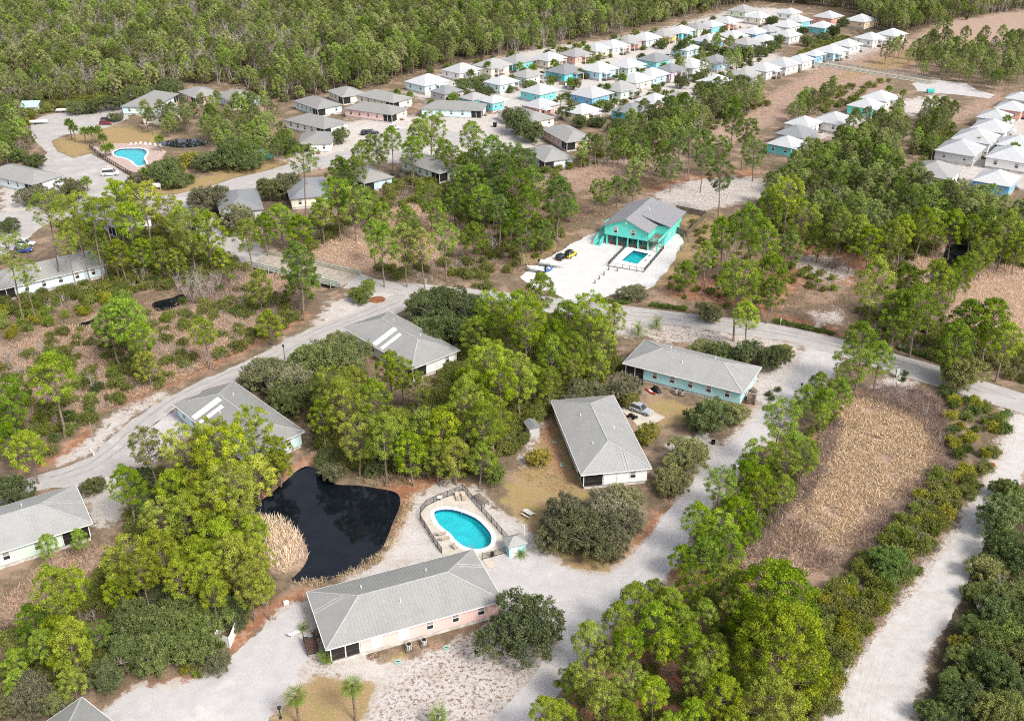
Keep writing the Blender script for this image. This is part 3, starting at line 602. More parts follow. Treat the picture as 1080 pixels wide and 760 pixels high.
duplex(ctr, ang, 'white', 'white duplex with two white roof strips between oak grove and road junction', L=25.8, Wd=12.6, skylights=[(-1.0,1.5,6.0),(1.6,1.0,5.4)], porch=(1,-1))
c_ = [np.array(G2(p, 3.5)) for p in ((80,509),(99,552.5))]; d_ = c_[0]-c_[1]; dd = d_/np.hypot(*d_); nn = np.array([-dd[1], dd[0]]); ctr = (c_[0]+c_[1])/2+nn*12.9; ang = math.atan2(nn[1], nn[0])+math.pi
duplex(ctr, ang, 'mint', 'pale mint duplex cut off by the photo edge below the west road', Wd=12.6, roof='roof_pale', porch=(1,-1), valley=[(1, 0.0)], wins=5)
ap = np.array(G2((86,734.5), 3.5)); e1 = np.array(G2((49,760), 3.5))-ap; e1 = e1/np.hypot(*e1); e2 = np.array([-e1[1], e1[0]]); ctr = ap+e1*12.75+e2*6.2; aa = math.atan2(e1[1], e1[0])
duplex(ctr, aa, 'white', 'grey roofed duplex peeking in at the bottom left corner', near=True)
ctr = np.array(G2((52,284), 2.5)); e = np.array(G2((110,279),3.5))-np.array(G2((0,305),3.5)); ang = math.atan2(e[1], e[0]); nn = np.array([-e[1], e[0]])/np.hypot(*e); ctr = np.array(G2((112,279),3.5))-e/np.hypot(*e)*13.2+nn*6.2
duplex(ctr, ang, 'pale blue', 'pale blue duplex behind the row of tall bare-trunked pines', L=26.5)
def far_duplex(cs, wall, label, roof='roof_grey', h=3.5, L=None, Wd=None, porch=(1,-1), **k):
    ctr, ang, l, w = fit(cs, h); l = L or min(max(l, 15), 27); w = Wd or min(max(w, 9), 13)
    return duplex(ctr, ang, wall, label, L=l, Wd=w, roof=roof, near=False, porch=porch, wins=5, **k)
far_duplex([(100,224),(111,215),(138,226)], 'white', 'white house with grey roof half hidden behind the tall pine row', L=22, Wd=12)
far_duplex([(-12,181),(-2,172),(60,186)], 'pale blue', 'pale house with low grey roof at the left edge below club road', L=25, Wd=12)
far_duplex([(226,198),(270,197),(279,224),(233,229)], 'grey', 'grey roofed house just above the boardwalk bridge', 'roof_mid', L=20, Wd=12.5)
far_duplex([(300,186),(339,184),(349,210),(309,214)], 'cream', 'cream house with dark porch behind a single tall pine', 'roof_mid', L=19, Wd=12.5, porch=(-1,1))
far_duplex([(362,181),(380,172),(410,186),(390,195)], 'light blue', 'light blue house hidden among pines below the cul-de-sac', L=17, Wd=11)
far_duplex([(422,168),(437,160),(488,177),(476,186)], 'pale green', 'pale green house seen through pine trunks below the parking circle', L=21, Wd=11)
far_duplex([(560,161),(581,152),(601,163),(569,172)], 'pale blue', 'pale blue house nearest the brown marsh, lowest of the duplex group', L=17, Wd=11.5)
far_duplex([(575,137),(589,128),(626,147),(606,153)], 'pink', 'pink walled duplex with grey roof beside the brown marsh', L=21, Wd=12)
far_duplex([(518,118),(543,111),(586,124),(572,130)], 'cream', 'cream duplex with grey roof behind a broad oak', L=22, Wd=12)
far_duplex([(444,117),(454,106),(510,108),(507,118)], 'pale aqua', 'pale aqua duplex facing the parking circle with stairs at both ends', L=25, Wd=11.5)
far_duplex([(364,117),(382,107),(428,113),(412,121)], 'pink', 'pale pink duplex facing the parking circle', L=23, Wd=12)
far_duplex([(375,104),(395,93),(434,101),(418,109)], 'cream', 'cream duplex right behind the pale pink one', L=22, Wd=12)
far_duplex([(350,98),(367,90),(386,98),(362,103)], 'cream', 'small cream house against the forest edge', L=15, Wd=12)
far_duplex([(313,110),(332,100),(358,109),(338,115)], 'pale aqua', 'pale aqua house half hidden behind forest-edge pines', L=19, Wd=12)
far_duplex([(305,131),(326,118),(362,126),(342,136)], 'white', 'white duplex with long grey roof behind the hip roofed porch house', L=22, Wd=13)
far_duplex([(316,155),(322,138),(346,136),(352,155)], 'white', 'white porch house at the corner of the club road', L=15, Wd=12, porch=(1,-1))
far_duplex([(190,99),(210,90),(232,98),(213,103)], 'pink', 'pink house with grey hip roof at the forest edge behind the club', L=16, Wd=13)
far_duplex([(231,100),(249,93),(271,103),(252,108)], 'light blue', 'light blue house at the forest edge right of the pink one', L=17, Wd=13)
far_duplex([(130,110),(150,100),(186,101),(168,111)], 'pale aqua', 'clubhouse with long grey roof at the end of the club car park', L=24, Wd=14, rise=2.8, name='clubhouse')
far_duplex([(150,121),(166,113),(192,114),(180,122)], 'cream', 'low cream annex in front of the clubhouse behind pines', L=17, Wd=10)

COLS = {'w': 'roof_white', 'g': 'roof_pale', 'm': 'roof_mid'}; RNAME = {'w': 'white', 'g': 'grey', 'm': 'dark grey'}
ORD = ['first','second','third','fourth','fifth','sixth','seventh','eighth','ninth','tenth','eleventh','twelfth','thirteenth','fourteenth','fifteenth','sixteenth']
def cottage(cx, cy, wpx, wall, rk, label, ang, group, storey=1):
    s = pxm(cy)*0.97; dia = wpx/s; side = min(max(dia/1.27, 9.5), 14.5); l, w = round(side*1.06*2)/2, round(side*0.92*2)/2
    base, eave = 0.9, 3.9 if storey == 1 else 5.6; rise = w*0.235
    p = G2((cx, cy), eave+rise*0.45); root = thing('cottage', label, 'house', (p[0], p[1], 0), ang, group)
    ca, sa = math.cos(ang), math.sin(ang); FOOT.append([(p[0]+i*ca-j*sa, p[1]+i*sa+j*ca) for i, j in ((-l/2,-w/2), (l/2,-w/2), (l/2,w/2), (-l/2,w/2))])
    X, Y = l/2-0.5, w/2-0.5; key = (l, w, eave)
    o = mesh_obj('wall', shared(key+('wall', wall), lambda: MB().prism([(-X,-Y), (X-2.6,-Y), (X-2.6,-Y+2.4), (X,-Y+2.4), (X,Y), (-X,Y)], base, eave-0.17).mesh('wall', M['w_'+wall])), root)
    mesh_obj('roof', shared(key+('roof', rk), lambda: hip(l, w, eave, eave+rise).mesh('roof', M[COLS[rk]])), root)
    mesh_obj('foundation', shared(key+('fnd',), lambda: MB().box((0,0,base/2), (2*X-0.3, 2*Y-0.3, base-0.01)).mesh('foundation', M['skirt'])), root)
    mesh_obj('porch_floor', shared(key+('pf',), lambda: MB().box((X-1.3,-Y+1.2,base-0.05), (2.6,2.4,0.12)).mesh('porch_floor', M['wood'])), root)
    for q in ((X-0.1,-Y+0.1), (X-2.5,-Y+0.1)): mesh_obj('porch_post', shared(key+('pp',), lambda: MB().box((0,0,(base+eave-0.2)/2), (0.18,0.18,eave-0.2-base)).mesh('porch_post', M['white'])), root, (q[0], q[1], 0))
    for st in range(storey):
        z = base+1.6+st*2.2
        for q in (-0.6, 0.05): window(root, q*X, -Y, z, math.pi, 1.1, 1.4)
        for q in (-0.55, 0.5): window(root, -X, q*Y, z, math.pi/2, 1.1, 1.4)
        for q in (0.1, 0.65): window(root, X, q*Y, z, -math.pi/2, 1.1, 1.4)
    door(root, X-1.3, -Y+2.4, base+1.08, math.pi)
    v = int(cx*7+cy*13) % 4
    if v in (1, 3):
        pr_ = mesh_obj('porch_roof', shared(key+('pr', rk), lambda: hip(5.2, 3.0, eave-0.55, eave+0.15, 0.1).mesh('porch_roof', M[COLS[rk]])), root, (-X*0.35 if v == 1 else X*0.2, -Y-0.9, 0))
        mesh_obj('porch_deck', shared(key+('pd',), lambda: MB().box((0,0,base-.1), (4.8,2.4,.16)).mesh('porch_deck', M['wood'])), root, (-X*0.35 if v == 1 else X*0.2, -Y-1.2, 0))
        for q in (-2.3, 2.3): mesh_obj('porch_post', shared(key+('pp2',), lambda: MB().box((0,0,(eave-.6)/2), (.16,.16,eave-.6)).mesh('porch_post', M['white'])), root, ((-X*0.35 if v == 1 else X*0.2)+q, -Y-2.2, 0))
    if v in (0, 3): mesh_obj('vent_pipe', shared(('vp',), lambda: MB().tube((0,0,0), (0,0,.9), .14, n=6).mesh('vent_pipe', M['steel'])), root, (X*.3, Y*.35, eave+rise*.5))
    mesh_obj('stairs', shared(('cst',), lambda: (lambda m: [m.box((0,-k*.3,(.9-.2*k)/2), (1.3,.3,.9-.2*k)) for k in range(4)] and m)(MB()).mesh('stairs', M['wood'])), root, (X-1.3, -Y-0.2, 0))
    return root
def street_angle(a, b): p, q = np.array(G2(a)), np.array(G2(b)); return math.atan2(q[1]-p[1], q[0]-p[0])
A1 = street_angle((430,98),(780,22)); A2 = street_angle((826,150),(930,104)); A3 = street_angle((985,180),(1055,122)); A4 = street_angle((850,58),(945,36))
def row(hs, where, ang, group):
    for i, (x, y, w, wall, rk) in enumerate(sorted(hs)):
        cottage(x, y, w, wall, rk, f"{wall} cottage, {RNAME[rk]} roof, {ORD[i]} from left {where}", ang, group)
GR = 'raised hip-roofed cottages of the pastel subdivision'
row([(451,82,44,'pale aqua','w'),(487,70,37,'white','w'),(520,65,38,'cream','g'),(546,60.5,35,'bright aqua','g'),(579,58,34,'cream','w'),(607,54,32,'salmon','g'),(629,48.5,31,'pale yellow','w'),(646,45,33,'white','w'),(663,40,31,'salmon','g'),(681,37,32,'pale blue','w'),(700,33,30,'yellow','g'),(718,29.5,30,'bright aqua','w'),(735,26,28,'pale green','g'),(750,24,28,'bright aqua','w'),(767,20,28,'coral','w')], 'in the back row along the forest', A1, GR)
row([(471,93,30,'grey','m'),(500,100,26,'turquoise','g'),(529,83,33,'pale aqua','w'),(556,76,31,'mint','g'),(596,71,37,'turquoise','m'),(632,69,38,'light blue','w'),(662,65,36,'mint','w'),(691,59,34,'bright aqua','m'),(724,48,30,'pale aqua','w'),(747,39,34,'blue','w'),(773,35,31,'salmon','w'),(795,31,30,'blue','w'),(810,29,28,'grey','g')], 'in the second row', A1, GR)
row([(521,103,26,'bright aqua','w'),(570,92,38,'bright aqua','w'),(654,89,39,'mint','g'),(670,80,38,'cream','w'),(687,75,36,'light blue','w'),(707,70,32,'lilac pink','m'),(729,65,36,'white','w'),(755,61,34,'light blue','m'),(787,42,30,'grey','g'),(806,39,30,'white','w'),(830,34,30,'white','w')], 'in the third row', A1, GR)
row([(570,107,36,'salmon','w'),(614,113,37,'pale yellow','w'),(624.5,95,41,'blue','w'),(667,112,40,'turquoise','m'),(690,102,38,'pink','w'),(716,99,32,'pale blue','g'),(755,82,36,'cream','w'),(786,75,32,'grey','g'),(806,69,34,'white','w'),(826,64,36,'white','w'),(844,60,30,'white','w')], 'in the front row facing the marsh', A1, GR)
row([(784,8,31,'pale green','g'),(800,15,27,'cream','w'),(833,11,25,'white','w'),(830,24,30,'white','w'),(843,19,26,'bright aqua','w'),(867,25,28,'bright aqua','w'),(874,14.5,30,'coral','w'),(908,18,31,'peach','w')], 'at the far end by the woods', A1, GR)
row([(859,55,22,'blue','w'),(877,50,34,'light blue','w'),(894,44,30,'white','w'),(918,37,30,'white','w'),(941,33,30,'cream','w')], 'in the row above the marsh boardwalk', A4, GR)
row([(830,147,39,'bright aqua','w'),(841,136,42,'grey','m'),(848,126,38,'white','w'),(880,122,43,'white','w'),(914,107,37,'bright teal','w'),(928,99,38,'cream','w')], 'in the group between marsh and pine belt', A2, GR)
row([(987,175,58,'white','g'),(1014,152,52,'grey','w'),(1030,140,54,'white','w'),(1047,130,46,'white','w'),(1050,119,38,'white','w'),(1052,184,50,'blue','w'),(1068,159,60,'white','w'),(1074,147,44,'white','w'),(1067,110,36,'coral','w'),(1076,100,32,'white','w')], 'in the right edge group above the pine belt', A3, GR)
# resort pool strip and turquoise side wing in the subdivision
k = thing('swimming_pool', 'small turquoise pool behind the bright aqua cottage in the subdivision', 'pool', G(601,88,0))
MB().box((0,0,0.03), (9,5,0.06)).build('pool_deck', M['concrete'], k); MB().box((0,0,0.07), (7,3.2,0.04)).build('water', M['plaster'], k)
MB().box((0,-3.4,0.8), (10,0.12,1.6)).build('fence_panel', M['wood'], k)
# kiosk by the club car park
kp = G(33,119,0); k = thing('kiosk', 'small white kiosk with teal roof at the end of the club car park', 'kiosk', kp, 0.1)
MB().box((0,0,1.4), (6,4,2.8)).build('wall', M['white'], k); MB().box((0,-2.03,1.5), (3.6,0.06,1.2)).build('counter_window', M['glass'], k)
MB().add([(-3.6,-2.8,2.85),(3.6,-2.8,2.85),(3.6,2.8,4.2),(-3.6,2.8,4.2),(-3.6,-2.8,2.75),(3.6,-2.8,2.75),(3.6,2.8,4.1),(-3.6,2.8,4.1)], [(0,1,2,3),(7,6,5,4),(0,4,5,1),(1,5,6,2),(2,6,7,3),(3,7,4,0)]).build('roof', M['w_aqua'], k)
FOOT.append([(kp.x-4,kp.y-3),(kp.x+4,kp.y-3),(kp.x+4,kp.y+3),(kp.x-4,kp.y+3)])

# raised turquoise beach house
def beach_house():
    fl, fr, br = (np.array(G2(p)) for p in ((636,257),(692,263),(713,246)))
    ax = fr-fl; L = np.hypot(*ax); ang = math.radians(-26.5); D = 19.4; L = 15.6; ux = np.array([math.cos(ang), math.sin(ang)]); nx = np.array([-ux[1], ux[0]])
    ctr = fl + ux*(L/2+0.3) + nx*D/2
    t = thing('beach_house', 'raised turquoise beach house with outside stairs and grey gable roof', 'house', (ctr[0], ctr[1], 0), ang)
    ca, sa = math.cos(ang), math.sin(ang); FOOT.append([(ctr[0]+i*ca-j*sa, ctr[1]+i*sa+j*ca) for i, j in ((-9,-10.5), (9,-10.5), (9,10.5), (-9,10.5))])
    X, Y, z0, z1, zr = L/2, D/2, 2.9, 5.7, 8.3; w = M['w_bright teal']
    # upper storey with front-facing gable (left two thirds) and corner deck on the right
    gx = 4.4
    MB().add([(-X,-Y,z0),(gx,-Y,z0),(gx,Y,z0),(-X,Y,z0),(-X,-Y,z1),(gx,-Y,z1),(gx,Y,z1),(-X,Y,z1),((gx-X)/2,-Y,zr-0.35),((gx-X)/2,Y,zr-0.35)],
             [(3,2,1,0),(0,1,5,8,4),(2,3,7,9,6),(1,2,6,5),(3,0,4,7),(4,8,9,7),(5,6,9,8)]).build('wall', w, t)
    MB().box(((gx+X)/2+0.002, 3.3, (z0+5.25)/2), (X-gx, D-6.6, 5.25-z0)).build('side_wing_wall', w, t)
    MB().box((0, 3.0, z0/2-0.02), (L-1, D-7.0, z0-0.1)).build('ground_storey_wall', w, t)
    cxg = (gx-X)/2; ov = 0.7; slope = (zr-z1)/(gx-cxg)
    def gable(xa, xb, ya, yb, zt, sl, name, m):
        c = (xa+xb)/2; hw = (xb-xa)/2; ze = zt-sl*hw; th = 0.2
        vs = []
        for dz in (0, -th):
            for yv in (ya, yb): vs += [(xa, yv, ze+dz), (c, yv, zt+dz), (xb, yv, ze+dz)]
        MB().add(vs, [(0,1,4,3),(1,2,5,4),(9,10,7,6),(10,11,8,7),(0,6,7,1),(1,7,8,2),(4,10,9,3),(5,11,10,4),(3,9,6,0),(2,8,11,5)]).build(name, m, t)
    gable(-X-ov, gx+ov, -Y-ov, Y+ov, zr, slope, 'roof', M['roof_shingle'])
    # lean-to roof over the right wing
    xl = cxg+1.9; zl = zr-slope*1.9+0.16; xr = X+1.0; ya, yb, z_r = -Y+6.2, Y+ov+0.05, 5.45
    MB().add([(xl,ya,zl),(xr,ya,z_r),(xr,yb,z_r),(xl,yb,zl),(xl,ya,zl-0.3),(xr,ya,z_r-0.2),(xr,yb,z_r-0.2),(xl,yb,zl-0.3)], [(0,1,2,3),(7,6,5,4),(0,4,5,1),(1,5,6,2),(2,6,7,3),(3,7,4,0)]).build('side_wing_roof', M['roof_shingle'], t)
    MB().box((cxg, -Y-0.03, z1+1.3), (0.5,0.06,0.7)).build('gable_vent', M['white'], t)
    for xv in (-4.6, 0.4): window(t, xv, -Y, z0+1.7, math.pi, 1.1, 1.7)
    for yv in (-1.0, 2.5, 6.0): window(t, X, yv, z0+1.6, -math.pi/2, 1.0, 1.4)
    for yv in (1.2, 3.6): window(t, X-0.5, yv, 1.5, -math.pi/2, 1.0, 1.2)
    # piles, deck, rails
    for xv in (-7.2, -4.2, -1.2, 1.8, 4.6, 7.2):
        for yv in ((-9.2, -5.0) if xv < 7 else (-9.2, -5.0, -1.0, 3.2, 9.2)): MB().box((xv, yv, z0/2), (0.34, 0.34, z0)).build('pile', w, t)
    MB().box((6.05, -Y+3.2, z0-0.1), (3.4, 6.4, 0.22)).build('deck', M['wood'], t)
    for xv in (4.6, 6.2, 7.6): MB().box((xv, -Y+0.08, z0+(1.4 if xv < 7 else .55)), (0.16, 0.16, 2.9 if xv < 7 else 1.2)).build('deck_post', w, t)
    for zz in (0.35, 0.7, 1.05): MB().box((6.1, -Y+0.05, z0+zz), (3.1, 0.06, 0.1)).build('deck_rail', w, t)
    MB().box((7.68, -Y+3.2, z0+0.6), (0.06, 6.3, 0.9)).build('deck_rail', w, t)
    for s in range(5): MB().box((-4.2+s*2.2-1.2, -9.05, 0.55), (1.9, 0.06, 0.9)).build('carport_rail', M['wood_brown'], t)
    # outside stair on the left
    for k in range(16): MB().box((-X-1.3, -3.5-k*0.52, z0-0.09-k*0.18), (1.6, 0.5, 0.07)).build('stair_tread', w, t)
    for sx in (-2.15, -0.45):
        MB().bar((-X+sx, -3.3, z0-0.2), (-X+sx, -11.8, 0.05), 0.12, 0.34).build('stringer', w, t); MB().bar((-X+sx, -3.3, z0+0.9), (-X+sx, -11.8, 1.1), 0.1, 0.7).build('stair_rail', w, t)
    MB().box((-X-1.3, -1.8, z0-0.1), (2.6, 3.2, 0.2)).build('landing', w, t); MB().box((-X-2.55, -1.8, z0+0.55), (0.08, 3.1, 0.9)).build('deck_rail', w, t)
    MB().tube((0.6, 2.0, 6.6), (0.6, 2.0, 7.9), 0.2, n=8).build('vent_pipe', M['white'], t)
    return t
beach_house()

# ------------------------------------------------------------------ vegetation prototypes
def unit(rs, n, up=0.0):
    d = rs.normal(size=(n, 3)); d[:,2] += up; return d/np.linalg.norm(d, axis=1)[:,None]
def blades(rs, base, d, ln, wd):
    """one thin triangle per blade; base (n,3), direction d (n,3)"""
    n = len(base); side = np.cross(d, unit(rs, n)); side /= np.linalg.norm(side, axis=1)[:,None]+1e-9
    wd = np.broadcast_to(wd, (n,))[:,None]; ln = np.broadcast_to(ln, (n,))[:,None]
    V = np.stack([base-side*wd*0.25, base+d*ln*0.62+side*wd*0.5, base+d*ln*0.95-side*wd*0.5], 1).reshape(-1, 3)
    return V, np.arange(n*3).reshape(-1, 3)
def leaves(rs, ctr, size, up=0.4):
    """small leaf triangles of random lie"""
    n = len(ctr); nrm = unit(rs, n, up); a = np.cross(nrm, unit(rs, n)); a /= np.linalg.norm(a, axis=1)[:,None]+1e-9; b = np.cross(nrm, a)
    s = np.broadcast_to(size, (n,))[:,None]
    V = np.stack([ctr-a*s*0.55-b*s*0.3, ctr+a*s*0.55-b*s*0.22, ctr+b*s*0.62], 1).reshape(-1, 3)
    return V, np.arange(n*3).reshape(-1, 3)
def tube_mb(mb, pts, rad, n=5):
    for (a, r0), (b, r1) in zip(zip(pts, rad), zip(pts[1:], rad[1:])): mb.tube(a, b, r0, r1, n, cap=False)
def mb_arrays(mb):
    V = np.array(mb.v, float); T = []
    for f in mb.f:
        for i in range(1, len(f)-1): T.append((f[0], f[i], f[i+1]))
    return V, np.array(T)
def pine(seed, H=11.5, R=2.7, puffs=62, per=170, bl=0.25, bw=0.085, crown0=0.42, flat=False):
    """returns (crown arrays, trunk MB): limbs carry rounded puffs of needles"""
    rs = np.random.RandomState(seed); r = random.Random(seed); tr = MB(); k = 7; pts = []; bx = by = 0
    for i in range(k+1): pts.append((bx, by, H*0.96*i/k)); bx += r.uniform(-.16,.16); by += r.uniform(-.16,.16)
    tube_mb(tr, pts, [0.17*(1-0.8*i/k)+0.015 for i in range(k+1)], 7)
    def axis(z): q = min(max(z/(H*0.96)*k, 0), k-1e-3); i = int(q); f = q-i; return Vector(pts[i]).lerp(Vector(pts[i+1]), f)
    P = []; Dr = []
    for i in range(puffs):
        f = (i+0.5)/puffs; z = H*(crown0+(1-crown0)*f**0.85); a = i*2.39996+r.uniform(-.5,.5)
        prof = math.sin(math.pi*min(1, (0.18+0.82*f))**0.8)**0.7 if not flat else (0.5+0.5*math.sin(math.pi*f))
        rad = R*max(0.16, prof)*(r.uniform(0.84, 1.08) if r.random() < 0.76 else r.uniform(0.3, 0.7))
        zz = z+rad*0.22+r.uniform(-.3,.3); c = axis(z); q = Vector((c.x+rad*math.cos(a), c.y+rad*math.sin(a), zz))
        tr.tube(axis(max(z-rad*0.35, H*0.2)), q, 0.045, 0.012, 3, cap=False); P.append(q); Dr.append(Vector((math.cos(a)*0.6, math.sin(a)*0.6, 0.75)))
    for i in range(6):      # dead lower stubs
        z = H*r.uniform(0.15, crown0); a = r.uniform(0, 6.28); c = axis(z); tr.tube(c, c+Vector((math.cos(a), math.sin(a), r.uniform(-.1,.4)))*r.uniform(.5,1.5), 0.03, 0.008, 3, cap=False)
    Vs = []; tint = []; i_ = seed
    for q, dd in zip(P, Dr):
        rp = r.uniform(0.32, 0.62)*(1.25 if r.random() < .2 else 1); n = int(per*rp/0.6); d = unit(rs, n); d = d+np.array(dd)*0.6; d /= np.linalg.norm(d, axis=1)[:,None]
        lump = 1+0.3*np.sin(d[:,0]*5+i_*1.7)*np.sin(d[:,1]*5+i_)+0.2*np.sin(d[:,2]*9+i_*2.3)
        base = np.array(q)+d*(rp*lump*rs.uniform(0.55, 0.95, n))[:,None]*np.array([1,1,0.75])
        tg = np.cross(d, unit(rs, n)); tg /= np.linalg.norm(tg, axis=1)[:,None]+1e-9; dr = tg*0.75+d*rs.uniform(0.25, 0.9, n)[:,None]; dr /= np.linalg.norm(dr, axis=1)[:,None]
        side = np.cross(d, dr); side /= np.linalg.norm(side, axis=1)[:,None]+1e-9; ln = (rs.uniform(0.6, 1.05, n)*bl)[:,None]; wd = (bw*rs.uniform(0.7, 1.4, n))[:,None]
        Vs.append(np.stack([base-side*wd*0.5, base+side*wd*0.5, base+dr*ln], 1).reshape(-1, 3)); i_ += 1
        tint.append(np.repeat(np.clip(rs.uniform(0.0, 0.75)*0.6+rs.uniform(0, 0.55, n), 0, 1), 3))
    V = np.concatenate(Vs); return (V, np.arange(len(V)).reshape(-1, 3), np.concatenate(tint)), tr
def oak(seed, R=3.6, Hc=3.4, base=1.0, clumps=190, per=46, ls=0.24, trunk=1.0):
    rs = np.random.RandomState(seed); r = random.Random(seed); tr = MB(); Vs = []; tint = []; nstem = r.choice((2,3,4))
    lobes = [(r.uniform(-.55,.55)*R, r.uniform(-.55,.55)*R, r.uniform(.25,.6)*Hc, r.uniform(.45,.7)) for _ in range(7)]
    stems = []
    for i in range(nstem):
        a = i*6.28/nstem+r.uniform(-.4,.4); p1 = Vector((math.cos(a)*R*0.22, math.sin(a)*R*0.22, base+Hc*0.25)); p2 = Vector((math.cos(a)*R*0.5, math.sin(a)*R*0.5, base+Hc*0.55))
        tube_mb(tr, [(math.cos(a)*.12, math.sin(a)*.12, -0.1), p1, p2], [0.2*trunk, 0.15*trunk, 0.07*trunk], 6); stems.append(p2)
    for i in range(clumps):
        l = r.choice(lobes); d = unit(rs, 1, 0.45)[0]; rr = r.uniform(0.72, 1.02)*l[3]
        c = np.array([l[0]+d[0]*R*rr, l[1]+d[1]*R*rr, base+l[2]+d[2]*Hc*rr*0.8]); c[2] = max(c[2], base*0.35+0.15)
        if i % 5 == 0: tr.tube(min(stems, key=lambda s: (s-Vector(c)).length), Vector(c), 0.05, 0.012, 3, cap=False)
        n = int(per*r.uniform(.6,1.3)); sp = r.uniform(0.3, 0.58); ctr = c+unit(rs, n, 0.2)*sp*rs.uniform(0.3, 1, n)[:,None]
        V, T = leaves(rs, ctr, ls*rs.uniform(.7,1.3,n)); Vs.append(V); tint.append(np.repeat(np.clip(rs.uniform(0,.55)+rs.uniform(0,.5,n), 0, 1), 3))
    V = np.concatenate(Vs); return (V, np.arange(len(V)).reshape(-1, 3), np.concatenate(tint)), tr
def bare(seed, H=5.0, spread=2.0, stems=5, tw=70, thick=1.0):
    r = random.Random(seed); tr = MB(); V = []; rs = np.random.RandomState(seed)
    for i in range(stems):
        a = r.uniform(0, 6.28); l = H*r.uniform(.6,1); p = [Vector((r.uniform(-.3,.3), r.uniform(-.3,.3), 0))]; d = Vector((math.cos(a)*spread/H*0.5, math.sin(a)*spread/H*0.5, 1)).normalized()
        for k in range(4): p.append(p[-1]+(d+Vector((r.uniform(-.25,.25), r.uniform(-.25,.25), 0))).normalized()*l/4)
        tube_mb(tr, p, [0.07*thick,0.055*thick,0.04*thick,0.025*thick,0.01], 4)
        for k in range(tw//stems):
            q = p[r.choice((1,2,3))].lerp(p[r.choice((3,4))], r.random()); e = q+Vector((r.uniform(-1,1), r.uniform(-1,1), r.uniform(0.0,1.0)))*r.uniform(.3,.28*H); tr.tube(q, e, 0.022*thick, 0.006, 3, cap=False)
    return tr
PINES = [pine(100+i, H=h, R=R, puffs=pf, crown0=c0, flat=fl) for i, (h, R, pf, c0, fl) in enumerate([(11.5,2.7,88,.40,0),(12.5,2.5,84,.45,0),(10.5,3.0,92,.36,0),(13,2.9,80,.52,1),(9.5,2.6,86,.30,0),(12,2.3,72,.5,0),(11,3.2,96,.38,1),(8.5,2.7,86,.22,0)])]
PINE_ME = [(np_mesh('pine_crown', c[0], c[1], M['needle'], c[2]), t.mesh('pine_trunk', M['trunk_pine'])) for c, t in PINES]
PINE_H = [11.5,12.5,10.5,13,9.5,12,11,8.5]
dpine = pine(190, H=9.5, R=3.9, puffs=240, per=150, crown0=0.10); ROUND_ME = (np_mesh('round_crown', dpine[0][0], dpine[0][1], M['needle'], dpine[0][2]), dpine[1].mesh('round_trunk', M['trunk_pine']))
tallp = [pine(150+i, H=16, R=2.9, puffs=54, per=160, crown0=.66, flat=True) for i in range(3)]
TALL_ME = [(np_mesh('tall_pine_crown', c[0], c[1], M['needle'], c[2]), t.mesh('tall_pine_trunk', M['trunk_pine'])) for c, t in tallp]
OAKS = [oak(200+i, R=3.6, Hc=h, base=b, clumps=330, per=80, ls=0.155) for i, (h, b) in enumerate([(3.6,1.0),(3.1,0.8),(3.9,1.2),(3.3,0.9)])]
OAK_ME = [(np_mesh('oak_crown', c[0], c[1], M['oak'], c[2]), t.mesh('oak_trunk', M['trunk_oak'])) for c, t in OAKS]
SHRUBS = [oak(300+i, R=1.15, Hc=1.25, base=0.25, clumps=60, per=44, ls=0.13, trunk=0.35) for i in range(5)]
SHRUB_ME = [(np_mesh('shrub_foliage', c[0], c[1], M['shrub'], c[2]), t.mesh('shrub_stem', M['trunk_oak'])) for c, t in SHRUBS]
BARE_ME = [bare(400+i, 4.6, 2.4).mesh('bare_branches', M['trunk_pale']) for i in range(3)]
def palm_frond(rs, ln=2.4, fan=True):
    Vs = []; n = 14
    if fan:
        base = np.tile(np.array([[ln*0.26, 0, 0]]), (n, 1)); a = np.linspace(-1.75, 1.75, n); d = np.stack([np.cos(a), np.sin(a), -0.2-0.3*np.abs(np.sin(a))], 1); d /= np.linalg.norm(d, axis=1)[:,None]
        side = np.stack([-np.sin(a), np.cos(a), np.zeros(n)], 1); L = ln*0.6*(1-0.2*np.abs(a)/1.75)
        V = np.stack([base-side*0.012, base+d*L[:,None]*0.5+side*0.04, base+d*L[:,None]+np.array([0,0,-0.12]), base+d*L[:,None]*0.5-side*0.04], 1).reshape(-1, 3)
    else:
        x = np.repeat(np.linspace(.25, 1, n//2), 2)*ln; sg = np.tile([-1., 1.], n//2); z = -0.30*(x/ln)**2*ln*0.8+0.12*x
        base = np.stack([x, 0*x, z], 1); d = np.stack([0.55+0*x, sg*0.8, -0.25+0*x], 1); L = ln*0.36*np.sin(np.clip(x/ln, 0, 1)*2.6+0.35)
        s = np.array([1.0,0,0]); V = np.stack([base-s*0.05, base+s*0.05, base+d*L[:,None], base+d*L[:,None]*0.98], 1).reshape(-1, 3)
    F = np.arange(len(V)).reshape(-1, 4)
    stem = MB().tube((0,0,0), (ln*0.35,0,0.01), 0.03, 0.02, 4); sv, sf = np.array(stem.v), [f for f in stem.f if len(f) == 4]
    V2 = np.concatenate([V, sv]); F2 = np.concatenate([F, np.array(sf)+len(V)])
    return np_mesh('palm_frond', V2, F2, M['palm'], rs.uniform(0.2, 0.9, len(V2)))
_rs = np.random.RandomState(5); FAN_ME = palm_frond(_rs); FEATHER_ME = palm_frond(_rs, 2.0, False)
